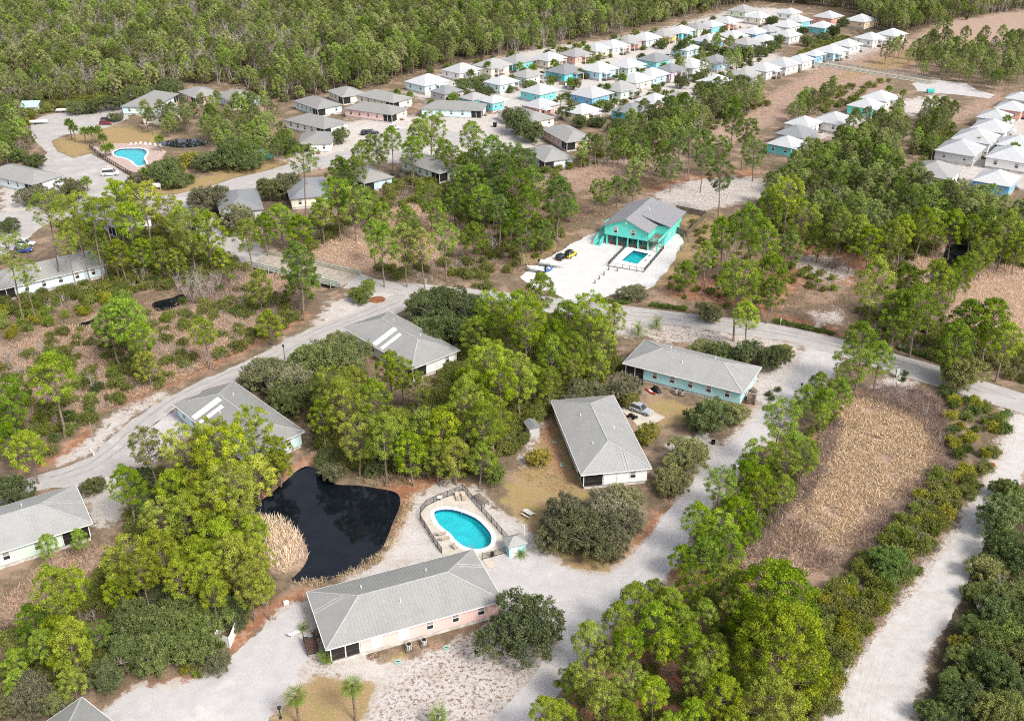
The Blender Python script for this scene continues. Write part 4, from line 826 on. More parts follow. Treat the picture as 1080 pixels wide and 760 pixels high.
def palm_tree(loc, H, label, group=None, feather=False, n=16, s=1.0, name='palm_tree', fronds=True, r0=0.17):
    r = random.Random(int(loc[0]*31+loc[1]*17)); t = thing(name, label, 'palm tree', loc, r.uniform(0, 6), group)
    mb = MB(); k = max(2, int(H/0.35)); pts = [(r.uniform(-.02,.02)+0.02*i*0.2, r.uniform(-.02,.02), H*i/k) for i in range(k+1)]
    tube_mb(mb, pts, [r0*(1.25 if i % 2 else 0.95) for i in range(k+1)], 8); mb.build('trunk', M['trunk_palm'], t)
    top = Vector(pts[-1])
    def mats():
        for i in range(n):
            a = i*2.39996; el = math.radians(78-125*((i+0.5)/n)**0.9); yield a, el, s*r.uniform(.85,1.1)
    if fronds:
        for a, el, sc in mats():
            o = mesh_obj('frond', FEATHER_ME if feather else FAN_ME, t, top); o.rotation_euler = (r.uniform(-.2,.2), -el, a); o.scale = (sc,)*3
    else:
        o = mesh_obj('crown', shared(('farpalm', feather), lambda: far_palm_mesh(feather)), t, top, scale=s)
    return t
def far_palm_mesh(feather):
    rs = np.random.RandomState(8); n = 150; a = rs.uniform(0, 6.28, n); el = rs.uniform(-.7, 1.3, n); d = np.stack([np.cos(a)*np.cos(el), np.sin(a)*np.cos(el), np.sin(el)], 1)
    V, T = blades(rs, d*0.3, d, 1.5, 0.3); return np_mesh('far_palm_crown', V, T, M['palm'], np.repeat(rs.uniform(0,1,n), 3))

# ------------------------------------------------------------------ planting
TREES = []       # (x, y, radius) of what is planted, for spacing
prng = random.Random(77)
ALLOWED_ROADS = list(ROADW.values()) + [BRIDGEW]
def blocked(x, y, mg=0.0):
    for f in FOOT:
        if abs(x-f[0][0]) < 45 and abs(y-f[0][1]) < 45 and (in1(x, y, f) or (mg and dist_poly(np.array([[x, y]]), f)[0] < mg)): return True
    for f in ALLOWED_ROADS:
        if in1(x, y, f): return True
    for f in PONDS.values():
        if in1(x, y, f): return True
    for f in POOLS:
        if in1(x, y, f): return True
    return False
def put(kind, x, y, s, label, group, color=(1,1,1,1), var=None, name=None, cat=None, sz=1.0, z=0.0):
    r = prng
    src = {'pine': PINE_ME, 'tall': TALL_ME, 'oak': OAK_ME, 'shrub': SHRUB_ME, 'round': [ROUND_ME]}[kind]
    i = r.randrange(len(src)) if var is None else var % len(src)
    nm = name or {'pine': 'pine_tree', 'tall': 'pine_tree', 'round': 'pine_tree', 'oak': 'oak_tree', 'shrub': 'shrub'}[kind]
    t = thing(nm, label, cat or {'oak': 'oak tree', 'shrub': 'shrub'}.get(kind, 'pine tree'), (x, y, z), r.uniform(0, 6.28), group)
    t.scale = (s, s, s*sz)
    if kind in ('pine', 'tall'): t.rotation_euler = (r.uniform(-.05,.05), r.uniform(-.05,.05), t.rotation_euler[2])
    c, b = src[i]; k = r.uniform(0.88, 1.12)
    mesh_obj('foliage' if kind == 'shrub' else 'crown', c, t, color=(color[0]*k, color[1]*k, color[2]*k, 1)); mesh_obj('stem' if kind == 'shrub' else 'trunk', b, t)
    TREES.append((x, y, s)); return t
YEL, LIM, GRN, DRK, OLV = (1.16,1.1,0.85,1), (0.99,1.03,0.85,1), (0.80,0.93,0.85,1), (0.60,0.74,0.95,1), (1.0,0.92,1.3,1)
def pines(lst, label, group, color=LIM, hc=7.5, kind='pine', check=False):
    """lst of (px, py, crown width px): crown centres seen in the photo"""
    for q in lst:
        px, py, w = q[:3]; p = G(px, py, hc); s = w/(pxm(py)*(CAM_H/(CAM_H-hc)))/5.6; s = min(max(s, 0.45), 1.45)
        p = G(px, py, hc*min(max(s, .6), 1.25)) 
        cc = q[3] if len(q) > 3 else color; f_, g_ = prng.uniform(.8, 1.1), prng.uniform(.94, 1.08)
        put(kind, p.x, p.y, s, label, group, (cc[0]*f_*g_, cc[1]*f_, cc[2]*f_, 1), sz=prng.uniform(.9, 1.12))
def scatter(poly, spacing, h=0.0, n=4000, seed=0, avoid=True, mg=0.0, big=None):
    pw = W(poly, h); pa = np.array(pw); lo, hi = pa.min(0), pa.max(0); r = random.Random(seed); out = []; cell = {}
    for _ in range(n):
        x, y = r.uniform(lo[0], hi[0]), r.uniform(lo[1], hi[1])
        if not in1(x, y, pw): continue
        k = (int(x//spacing), int(y//spacing)); ok = True
        for i in (-1,0,1):
            for j in (-1,0,1):
                for q in cell.get((k[0]+i, k[1]+j), ()):
                    if (q[0]-x)**2+(q[1]-y)**2 < spacing*spacing: ok = False
        if not ok or (avoid and blocked(x, y, mg)): continue
        cell.setdefault(k, []).append((x, y)); out.append((x, y))
    return out
def grove(kind, poly, spacing, smin, smax, label, group, cols, h=6.5, seed=1, n=2500, mx=None, **k):
    pts = scatter(poly, spacing, h, n, seed)
    if mx: pts = pts[:mx]
    for x, y in pts: put(kind, x, y, prng.uniform(smin, smax), label, group, prng.choice(cols), **k)
# --- pines one by one, crown centres read off the photograph
g = 'pines of the western marsh'
pines([(57,415,52,LIM)], 'rounded bright pine standing right above the west road bend', g)
pines([(155,387,29,YEL)], 'small round-headed pine on bare red straw bank beside west road', g, hc=5)
pines([(218,366,30,LIM)], 'middle-sized pine on the red bank, right of the round-headed one', g, hc=5)
pines([(128,330,44),(140,352,40),(118,352,34),(150,372,28)], 'pine in the dense stand in the middle of the western marsh', g, GRN)
pines([(285,341,29,LIM)], 'small bright pine at roadside below the bridge', g, hc=5); pines([(316,290,46,GRN)], 'large bushy pine standing against the boardwalk bridge', g)
pines([(318,312,40,GRN)], 'lower bushy pine just in front of the boardwalk bridge', g, hc=5); pines([(273,306,26)], 'thin pine left of the boardwalk bridge in grey brush', g)
oaks_later = [(381,308,30,(1.05,1.15,.75,1)),(386,298,18,(1.05,1.15,.75,1))]
pines([(30,470,36,LIM),(8,432,34,GRN),(6,455,30,GRN),(14,410,30,GRN)], 'pine at the left photo edge above the west road', g)
pines([(135,520,36,LIM)], 'pine beside the mint duplex end next to the west road', g); p_ = G(58,607); put('pine', p_.x, p_.y, .56, 'thin sapling pine in front of the mint duplex', g, GRN, 5, sz=1.1); p_ = G(91,592); put('pine', p_.x, p_.y, .45, 'slim sapling at the corner of the mint duplex', g, GRN, 0, sz=1.2)
g = 'tall pines in front of the pale blue duplex'; lb = 'tall bare-trunked pine in the row before the pale blue duplex'
pines([(50,242,32),(80,232,30),(86,252,24),(98,243,30),(115,238,30),(72,268,22),(10,277,34),(26,293,26)], lb, g, LIM, hc=12, kind='tall')
g = 'pines between pale blue duplex and club road'; lb = 'pine in the thicket right of the pale blue duplex'
pines([(124,228,32),(140,245,34),(158,236,34,YEL),(178,222,26,YEL),(150,262,26),(128,270,24),(200,252,40),(218,250,32),(168,258,28),(185,268,22),(232,262,20),(142,218,30,GRN),(108,262,26),(190,232,28)], lb, g, LIM, hc=8)
pines([(263,258,26,LIM)], 'single pine at the left end of the boardwalk bridge', 'pines by the bridge', hc=6)
pines([(317,182,30,GRN)], 'single tall pine rising in front of the cream porch house', 'pines behind the bridge', hc=12, kind='tall')
pines([(358,190,34,DRK)], 'dark dense conical pine beside the light blue house', 'pines behind the bridge', hc=5)
g = 'pines behind the bridge'; lb = 'pine in the belt behind the timber bridge marsh'
pines([(298,240,28),(318,244,28),(340,236,26),(358,232,28),(374,232,30),(388,218,26),(402,226,24),(280,248,26),(430,232,24),(436,246,20),(455,222,24),(492,222,26),(510,234,30),(500,250,28),(462,234,18),(395,262,24),(404,278,30),(470,273,28),(428,278,30,OLV),(447,282,28,OLV),(540,238,26)], lb, g, GRN, hc=5)
g = 'pines by the parking circle'; lb = 'pine standing below the duplex parking circle'
pines([(442,150,26),(453,143,30),(466,152,24),(434,158,24),(412,150,22),(400,160,24),(384,166,24),(500,150,30),(478,164,20),(372,176,22)], lb, g, GRN, hc=8)
g = 'pines left of the brown marsh'; lb = 'pine in the dense stand left of the brown marsh'
pines([(502,172,34),(522,168,34),(540,175,32),(516,190,30),(535,195,34),(552,188,26),(498,194,30),(520,212,32),(545,215,30),(560,205,30),(588,222,30),(556,232,28),(572,240,24),(486,186,28),(550,250,26),(602,214,18),(636,204,20),(652,195,20),(668,198,16),(526,232,26),(480,208,26)], lb, g, DRK, hc=7)
pines([(760,205,26,DRK)], 'lone dark pine on white sand behind the beach house', 'pines right of the beach house', hc=6)
g = 'pines right of the beach house'; lb = 'pine on the straw ground between beach house and road'
pines([(724,286,24,GRN),(745,280,24,GRN),(762,262,28,GRN),(790,262,36,GRN),(806,276,40,GRN),(798,300,32,GRN),(778,322,42,LIM),(770,290,24,GRN),(788,340,30,LIM),(818,292,34,GRN),(834,256,28,GRN),(812,312,26,GRN),(780,245,20,GRN)], lb, g, GRN, hc=7)
g = 'pines above the east road'
pines([(916,322,44,OLV)], 'olive grey pine right behind the roadside hedge', g); pines([(958,300,46,LIM),(985,318,50,LIM),(968,335,44,GRN),(945,335,36,GRN)], 'big bright pine in the clump above the east road', g)
pines([(1020,342,44,GRN),(1046,345,48,LIM),(1060,362,34,LIM),(1008,360,36,GRN)], 'spreading pine in the clump right of the big bright one', g)
pines([(1014,285,28,LIM),(1004,298,24,GRN),(1024,274,22,LIM)], 'pine in the short row beside the reed pond', g); pines([(1038,266,24,LIM),(1052,252,18,LIM)], 'small round pine above the reed pond', g)
pines([(910,368,38,GRN),(898,384,34,GRN),(928,378,30,GRN)], 'pine on the corner between gravel lane and east road', 'pines along the lane')
g = 'pines along the lane'; lb = 'pine in the strip between gravel lane and reed field'
pines([(862,410,26,GRN),(850,424,24,GRN),(884,410,30,GRN),(872,424,28,GRN),(866,446,18,LIM),(842,440,20,GRN),(818,468,34,GRN),(838,474,30,GRN),(806,490,34,LIM),(826,500,30,LIM),(790,498,26,GRN),(846,492,26,LIM),(780,520,34,GRN),(802,524,36,LIM),(756,536,30,GRN),(778,548,36,LIM),(822,528,26,LIM),(735,560,34,GRN),(760,568,32,LIM),(742,585,36,GRN),(720,590,26,GRN),(770,590,30,GRN),(790,560,26,GRN)], lb, g, GRN, hc=6)
g = 'pines of the bottom stand'; lb = 'pine in the bottom stand right of the gravel lane'
pines([(688,622,32),(672,640,36),(706,636,34),(732,628,34),(652,660,36),(690,660,40),(716,656,34),(742,648,36),(765,618,34),(622,672,36),(604,704,36),(640,690,30),(618,724,34),(664,690,36),(640,738,40),(592,742,36),(700,690,34),(664,724,34),(690,735,36),(724,682,40),(756,676,36),(735,715,38),(706,758,36),(760,735,44,YEL),(748,705,36,YEL),(776,652,34),(786,690,38),(575,757,36),(660,757,34),(775,760,40,YEL),(730,750,34)], lb, g, LIM, hc=8)
pines([(828,690,84,YEL)], 'huge rounded bright yellow-green pine at the bottom right corner of the stand', g, YEL, hc=6, kind='round'); pines([(810,640,62,LIM)], 'rounded bright pine above the huge yellow-green one', g, LIM, hc=6, kind='round')
pines([(815,748,50,YEL)], 'bright pine below the huge rounded one at the photo bottom', g, YEL, hc=6, kind='round'); pines([(856,650,22,LIM)], 'small pine right of the rounded bright pines', g, hc=5)
g = 'pines around the dark pond'; lb = 'bright pine in the dense stand left of the dark pond'
pines([(196,480,40),(228,474,42),(266,466,36),(290,474,32),(180,500,38),(212,498,44),(240,496,48),(268,486,40),(292,478,30),(250,520,44),(222,528,44),(160,486,34,OLV),(195,540,42),(232,556,48),(262,548,36),(170,548,36),(205,575,46),(242,586,44),(270,590,34),(175,590,44),(140,590,46),(150,615,36),(215,606,36),(262,614,38),(190,612,36),(126,614,32),(280,622,30),(226,632,32)], lb, g, YEL, hc=8)
g = 'pines right of the pond'; lb = 'bright pine in the central grove between pond and road'
pines([(350,412,36),(372,402,34,YEL),(362,436,40,YEL),(392,430,40),(420,440,42),(446,446,40),(340,446,30),(376,462,34),(404,464,40),(434,470,36),(465,448,42,YEL),(488,436,40),(480,466,38,YEL),(508,456,38),(460,474,30),(505,480,28),(520,440,36),(530,416,36),(548,402,34),(512,404,36),(496,410,32),(540,376,36),(564,388,34),(520,378,36),(556,362,36),(582,370,34),(534,346,34),(560,336,34),(586,344,34),(608,360,34),(600,330,32),(570,314,32),(545,318,30),(622,340,34),(638,356,30),(630,376,28),(520,326,30),(505,346,32),(410,388,28,LIM),(425,396,26),(440,406,24),(580,402,26),(648,340,24),(606,392,26)], lb, g, LIM, hc=8)
g = 'pines in the bottom left corner'
pines([(62,634,44,LIM),(84,640,34,LIM),(36,652,36,GRN),(62,664,46,YEL),(80,690,42,YEL),(50,688,34,LIM),(14,690,30,LIM),(76,715,30,YEL),(18,715,28,LIM),(100,668,24,GRN)], 'pine in the bottom left clump above the corner roof', g, LIM, hc=7)
g = 'pines of the eastern belt'; lb = 'pine in the long dark belt above the reed pond'
BELT = [(800,208),(850,165),(920,150),(960,190),(1000,205),(1085,225),(1085,262),(1040,255),(1000,238),(940,262),(900,262),(868,238),(820,238)]
FAR_STANDS = [([(960,75),(985,45),(1085,40),(1085,85),(1040,95),(1010,78)], 6.5, 4), ([(220,110),(280,110),(310,150),(280,175),(230,160)], 6, 7), ([(0,110),(24,120),(34,150),(20,172),(-20,172)], 5.5, 8), ([(690,118),(760,95),(800,90),(800,108),(750,130),(720,150),(650,165),(600,170),(640,150)], 6, 5), ([(150,126),(190,118),(230,112),(235,140),(226,146),(200,141),(165,142)], 6.5, 9), ([(820,122),(850,100),(885,92),(872,112),(842,126)], 6.5, 10), ([(872,152),(905,130),(948,118),(962,140),(930,168),(890,172)], 5.5, 13), ([(640,176),(690,160),(700,185),(660,195)], 7, 14), ([(930,60),(970,40),(1000,30),(1000,44),(960,62)], 9, 15), ([(975,115),(1000,105),(1005,135),(985,165),(962,160)], 6, 16), ([(715,58),(760,50),(800,56),(770,70),(740,76),(712,72)], 8, 12)]
pines([(848,238,28),(866,244,30),(884,250,30),(900,255,28),(918,258,30),(936,258,28),(952,252,26),(970,246,26),(988,242,26),(1006,244,26),(1024,248,26),(1042,250,26),(1060,252,28),(1076,256,28),(830,226,28),(812,216,28)], lb, g, LIM, hc=7)
g = 'pines on the far marsh edge'
pines([(700,170,20),(716,158,20),(728,172,22),(744,150,20),(756,168,22),(772,146,22),(784,160,22),(796,172,22),(708,186,20),(740,186,20),(690,148,18),(706,128,20),(722,118,18),(760,108,16),(774,112,16),(676,166,18)], 'dark pine on the brown marsh above the beach house', g, DRK, hc=5)
print('pines', len(TREES))
def bare_trees(lst, label, group):
    for q in lst:
        p = G(q[0], q[1]); t = thing('bare_tree', label, 'bare tree', p, prng.uniform(0, 6), group, q[2]); mesh_obj('branches', BARE_ME[prng.randrange(3)], t)
bare_trees([(196,312,1.5),(204,318,1.6),(211,314,1.7),(218,316,1.5),(224,312,1.4),(208,306,1.5),(231,306,1.3),(188,306,1.2),(214,322,1.3)], 'pale leafless tree in the grey clump left of the bridge', 'bare trees')
bare_trees([(20,400,1.2),(45,378,1.1),(98,412,1.1),(182,378,1.1),(256,330,1.2),(300,322,1.1),(12,385,1.2),(150,300,1.3)], 'leafless grey tree scattered in the western marsh', 'bare trees')
bare_trees([(948,430,.7),(975,440,.8),(990,470,.7),(965,425,.7),(985,520,.7),(940,565,.6),(905,600,.6),(870,505,.6)], 'low leafless bush ringing the reed field', 'bare trees')
bare_trees([(1030,700,1.1),(1052,640,1.1),(1020,742,1.0),(470,262,1.2),(520,268,1.3),(330,250,1.2),(690,178,1.2),(640,212,1.1)], 'pale leafless tree standing singly among greenery', 'bare trees')
# --- oaks: (px, py, crown width px)
def oaks(lst, label, group, color=(1,1,1,1), hc=2.8, name=None, cat=None):
    for q in lst:
        px, py, w = q[:3]; s = w/(pxm(py)*(CAM_H/(CAM_H-hc)))/7.6; s = min(max(s, 0.3), 1.7); p = G(px, py, hc*s)
        put('oak', p.x, p.y, s, label, group, q[3] if len(q) > 3 else (color or prng.choice([(0.85,1.0,.9,1),(0.95,1.08,.75,1),(0.7,.85,.8,1),(1.1,1.08,.95,1)])), name=name, cat=cat, sz=prng.uniform(.85,1.2))
g = 'live oaks'; SLV = (1.2,1.12,1.25,1); DKO = (0.72,0.82,0.8,1)
oaks([(600,540,66),(636,536,70),(618,562,70),(654,552,56),(590,562,48),(666,520,48,SLV),(640,570,48)], 'olive oak in the rounded clump beside the picnic lawn', g, OLV)
oaks(oaks_later, 'bushy green tree at the right end of the boardwalk bridge', g); oaks([(545,660,88,DKO)], 'dark spreading oak standing alone between pink duplex and gravel lane', g)
oaks([(722,478,50,SLV),(700,500,44,SLV),(716,508,34,SLV)], 'silvery oak beside the gravel lane in front of white duplex', g)
oaks([(684,460,32,(1.3,1.1,0.6,1))], 'yellowish bush-like oak at the corner of the white duplex', g); oaks([(752,440,52,DKO),(778,430,40,SLV),(734,440,30,DKO)], 'rounded oak between aqua duplex and gravel lane', g)
oaks([(640,430,30),(655,408,40),(630,412,34),(610,410,34),(598,420,30),(664,420,26,(1.2,1.1,.7,1))], 'shrubby oak crowding the left end of the aqua duplex', g, OLV)
oaks([(290,392,64,OLV),(318,400,62,OLV),(340,378,60),(362,372,54),(305,420,50),(335,416,52),(268,398,36,OLV),(376,394,44),(360,400,44)], 'oak in the grove between the two strip-roofed duplexes', g, (0.9,0.95,0.95,1))
oaks([(455,325,52,DKO),(478,318,52,DKO),(496,330,48,DKO),(470,345,50,DKO),(492,352,44,DKO),(446,338,34,DKO)], 'dark oak in the clump right of the road junction duplex', g)
oaks([(150,655,64),(185,650,66),(215,655,56),(170,685,62),(205,688,56),(130,690,56,DKO),(235,640,46,DKO),(110,712,46,DKO),(135,660,50,DKO),(226,700,32,OLV),(160,632,46,DKO),(250,650,34,DKO)], 'dark scrub oak in the mound beside gravel parking', g, (0.85,0.95,0.8,1))
oaks([(30,735,56,OLV),(62,742,40),(8,745,40)], 'scrub oak below the bottom left pines', g)
oaks([(155,505,40,DKO),(172,515,36,DKO),(150,530,34,DKO),(100,512,28)], 'dark scrub oak at the road edge of the pond pines', g); oaks([(12,520,44,DKO),(20,545,26,DKO)], 'dark scrub oak at the left edge beside the mint duplex', g)
oaks([(222,207,46,OLV)], 'olive oak left of the grey roofed house above the bridge', g); oaks([(252,232,40,OLV)], 'olive oak in front of the grey roofed house above the bridge', g)
oaks([(296,192,40,OLV),(284,200,34)], 'grey-green oak between the two houses behind the bridge', g); oaks([(360,143,24,DKO)], 'round dark oak right of the white porch house', g); oaks([(303,152,30,DKO)], 'dark oak left of the white porch house', g)
oaks([(242,163,54,DKO),(226,165,40,DKO),(258,168,34,DKO)], 'dark rounded oak clump beside the tennis court', g); oaks([(188,176,28,(1.3,1.15,.6,1)),(200,168,26,(1.3,1.15,.6,1))], 'yellow-green oak by the club pool', g); oaks([(172,180,38,DKO),(146,188,30,OLV),(182,188,30,DKO)], 'dark oak right behind the club pool', g)
oaks([(32,203,34,OLV),(54,208,34,OLV),(72,200,34,OLV),(64,214,26)], 'olive oak on the planted island below the club road', g); oaks([(7,237,24,DKO)], 'small dark oak at the left edge of the road fork', g); oaks([(38,168,26,GRN),(22,160,30,GRN)], 'green bush-like oak at the club road corner', g)
oaks([(140,100,36,DKO),(175,92,30,DKO),(120,107,26,DKO),(100,110,24,DKO),(80,113,24,DKO)], 'dark oak at the forest edge behind the club car park', g); oaks([(122,123,17,DKO)], 'round dark bush in the club car park bed', g)
oaks([(548,128,44,DKO),(562,136,36,DKO)], 'broad dark oak in front of the cream duplex', g); oaks([(538,123,20,OLV)], 'small oak by the parking circle', g)
oaks([(748,328,34,SLV)], 'pale silvery oak at the roadside above the aqua duplex', g); oaks([(670,303,34,OLV)], 'small oak on the white sand in front of the beach house', g)
oaks([(760,370,36,DKO),(790,372,40,DKO),(815,376,36,DKO),(738,362,30)], 'dark oak between the paved road and the aqua duplex', g); oaks([(826,366,30,(.9,.8,.8,1))], 'brownish oak on the road corner island', g)
oaks([(1016,390,54,(1.25,1.15,1.05,1))], 'rounded olive tree standing right at the east road edge', g); oaks([(938,592,48,(0.95,1.35,.8,1))], 'bright green rounded bush-tree beside the brown reed field', g)
oaks([(1060,545,60),(1072,580,64),(1050,600,52),(1075,620,60),(1045,640,56),(1068,655,64),(1040,680,58),(1075,695,64),(1048,712,60),(1020,700,44),(1015,735,56),(1050,748,64),(1080,735,50),(990,752,46),(1030,662,40),(1085,660,50),(1082,530,46),(1062,516,34),(1034,618,36),(1090,770,50),(1000,715,30)], 'dark scrub oak in thicket right of the sand track', g, None)
oaks([(1018,682,32,(1.9,1.6,.5,1))], 'yellow flowering bush in the dark thicket right of the sand track', g)
oaks([(572,284,0.1)] and [(490,480,30,OLV),(520,500,30,(1,1.2,.8,1)),(570,482,30,(1.7,1.3,.8,1))], 'low oak bush around the picnic lawn', g)
oaks([(340,480,34,DKO),(355,492,34,OLV),(445,494,36,OLV),(425,492,30,DKO),(470,490,30,DKO),(398,492,26,DKO),(500,492,30,DKO)], 'low oak on the far bank of the dark pond', g)

# ------------------------------------------------------------------ masses nobody could count: far wood, undergrowth, reeds, brush
def gn_scatter(name, P, scl, rot, idx, protos, label, color=(1,1,1,1)):
    P = np.asarray(P, np.float32); n = len(P); me = bpy.data.meshes.new(name); me.vertices.add(n); me.vertices.foreach_set('co', P.ravel())
    for nm, ty, v in (('scl', 'FLOAT', scl), ('rot', 'FLOAT', rot), ('pick', 'INT', idx)):
        a = me.attributes.new(nm, ty, 'POINT'); a.data.foreach_set('value', np.asarray(v, np.int32 if ty == 'INT' else np.float32))
    o = mesh_obj(name, me, color=color); tag(o, label, None, None, 'stuff')
    ng = bpy.data.node_groups.new(name, 'GeometryNodeTree'); ng.interface.new_socket('Geometry', in_out='INPUT', socket_type='NodeSocketGeometry'); ng.interface.new_socket('Geometry', in_out='OUTPUT', socket_type='NodeSocketGeometry')
    N, Lk = ng.nodes, ng.links; gi, go = N.new('NodeGroupInput'), N.new('NodeGroupOutput'); ip = N.new('GeometryNodeInstanceOnPoints'); jn = N.new('GeometryNodeJoinGeometry')
    for pm in reversed(protos):
        po = bpy.data.objects.new('seedling_source', pm); oi = N.new('GeometryNodeObjectInfo'); oi.inputs['Object'].default_value = po; oi.inputs['As Instance'].default_value = False
        gt = N.new('GeometryNodeGeometryToInstance'); Lk.new(oi.outputs['Geometry'], gt.inputs[0]); Lk.new(gt.outputs[0], jn.inputs[0])
    def attr(nm, ty): q = N.new('GeometryNodeInputNamedAttribute'); q.data_type = ty; q.inputs['Name'].default_value = nm; return q.outputs['Attribute']
    cx = N.new('ShaderNodeCombineXYZ'); Lk.new(attr('rot', 'FLOAT'), cx.inputs['Z'])
    Lk.new(gi.outputs[0], ip.inputs['Points']); Lk.new(jn.outputs[0], ip.inputs['Instance']); ip.inputs['Pick Instance'].default_value = True
    Lk.new(attr('pick', 'INT'), ip.inputs['Instance Index']); Lk.new(cx.outputs[0], ip.inputs['Rotation']); Lk.new(attr('scl', 'FLOAT'), ip.inputs['Scale']); Lk.new(ip.outputs[0], go.inputs[0])
    md = o.modifiers.new('scatter', 'NODES'); md.node_group = ng
    return o
def joined(crown, mb, mats):
    V2, T2 = mb_arrays(mb); V = np.concatenate([crown[0], V2]); T = np.concatenate([crown[1], T2+len(crown[0])])
    return np_mesh('far_tree', V, T, mats, np.concatenate([crown[2], np.full(len(V2), .5)]), np.concatenate([np.zeros(len(crown[1])), np.ones(len(T2))]))
fp = [pine(500+i, H=h, R=R, puffs=60, per=70, bl=0.42, bw=0.17, crown0=c0) for i, (h, R, c0) in enumerate([(11,2.9,.3),(12.5,2.6,.42),(9.5,3.0,.25),(13,2.5,.5)])]
FAR = [joined(c, t, [M['needle_far'], M['trunk_pine']]) for c, t in fp]
fo = [oak(520+i, R=2.8, Hc=3.2, base=1.0, clumps=90, per=26, ls=0.36) for i in range(2)]; FAR += [joined(c, t, [M['oak'], M['trunk_oak']]) for c, t in fo]
FAR += [bare(540+i, 9.5, 4.0, 3, 110, 2.2).mesh('far_bare', M['trunk_pale']) for i in range(2)]
def jitter(poly, sp, seed, h=0.0, avoid=True, ex=()):
    pw = W(poly, h); pa = np.array(pw); lo, hi = pa.min(0), pa.max(0); rs = np.random.RandomState(seed)
    X, Y = np.meshgrid(np.arange(lo[0], hi[0], sp), np.arange(lo[1], hi[1], sp)); P = np.stack([X.ravel(), Y.ravel()], 1)+rs.uniform(-.48,.48,(X.size, 2))*sp
    P = P[inside(P, pw)]
    for f in (list(ROADW.values())+FOOT+list(PONDS.values())+POOLS+list(ex) if avoid else []):
        if not len(P): break
        fa = np.array(f)
        if (fa.max(0) < lo).any() or (fa.min(0) > hi).any(): continue
        P = P[~inside(P, f)]
    return P, rs
Ps, I, S = [], [], []
P, rs = jitter([(-60,-36),(1160,-36),(1160,14),(1085,12),(1000,24),(950,36),(925,30),(900,10),(860,6),(800,1),(765,8),(700,25),(640,40),(560,55),(480,69),(430,82),(400,92),(345,100),(300,108),(272,104),(260,94),(230,91),(190,90),(140,103),(60,114),(-60,122)], 4.5, 11)
d = np.hypot(*P.T); nz = np.array([noise.noise(Vector((x*.012, y*.012, 3))) for x, y in P]); lft = np.clip((-P[:,0]/P[:,1]-0.05)*2.2, 0, 1)*np.clip((P[:,1]-440)/150, 0, 1)
thin = np.array([noise.noise(Vector((x*.045, y*.045, 8))) for x, y in P]) > rs.uniform(-1.0, -0.12, len(P)); P, nz, lft = P[thin], nz[thin], lft[thin]
q = rs.uniform(size=len(P)); pb = np.clip(0.07+0.28*(nz > 0.12)+0.5*lft*(nz > -0.25), 0, .7)
idx = np.where(q < pb, rs.randint(6, 8, len(P)), np.where(q < pb+0.14, rs.randint(4, 6, len(P)), rs.randint(0, 4, len(P))))
gn_scatter('forest', np.column_stack([P, np.zeros(len(P))]), rs.uniform(.55,1.2,len(P)), rs.uniform(0,6.28,len(P)), idx, FAR, 'dense mixed pine forest stretching to the top of the picture', (1.1,1.12,1.0,1))
print('forest', len(P))
for k, (poly, sp, sd) in enumerate([(BELT, 4.3, 21)]+[(p, s_, z_) for p, s_, z_ in FAR_STANDS]):
    P, rs = jitter(poly, sp, sd, 4.0); 
    Ps.append(P); I.append(np.where(rs.uniform(size=len(P)) < .06, 6, rs.randint(0, 4, len(P)))); S.append(rs.uniform(.65,.98,len(P)))
P, I, S = np.concatenate(Ps), np.concatenate(I), np.concatenate(S); rs = np.random.RandomState(3)
gn_scatter('pine_woods', np.column_stack([P, np.zeros(len(P))]), S, rs.uniform(0,6.28,len(P)), I, FAR, 'pine woods filling the belts behind the nearer single pines', (1.0,1.06,0.9,1))
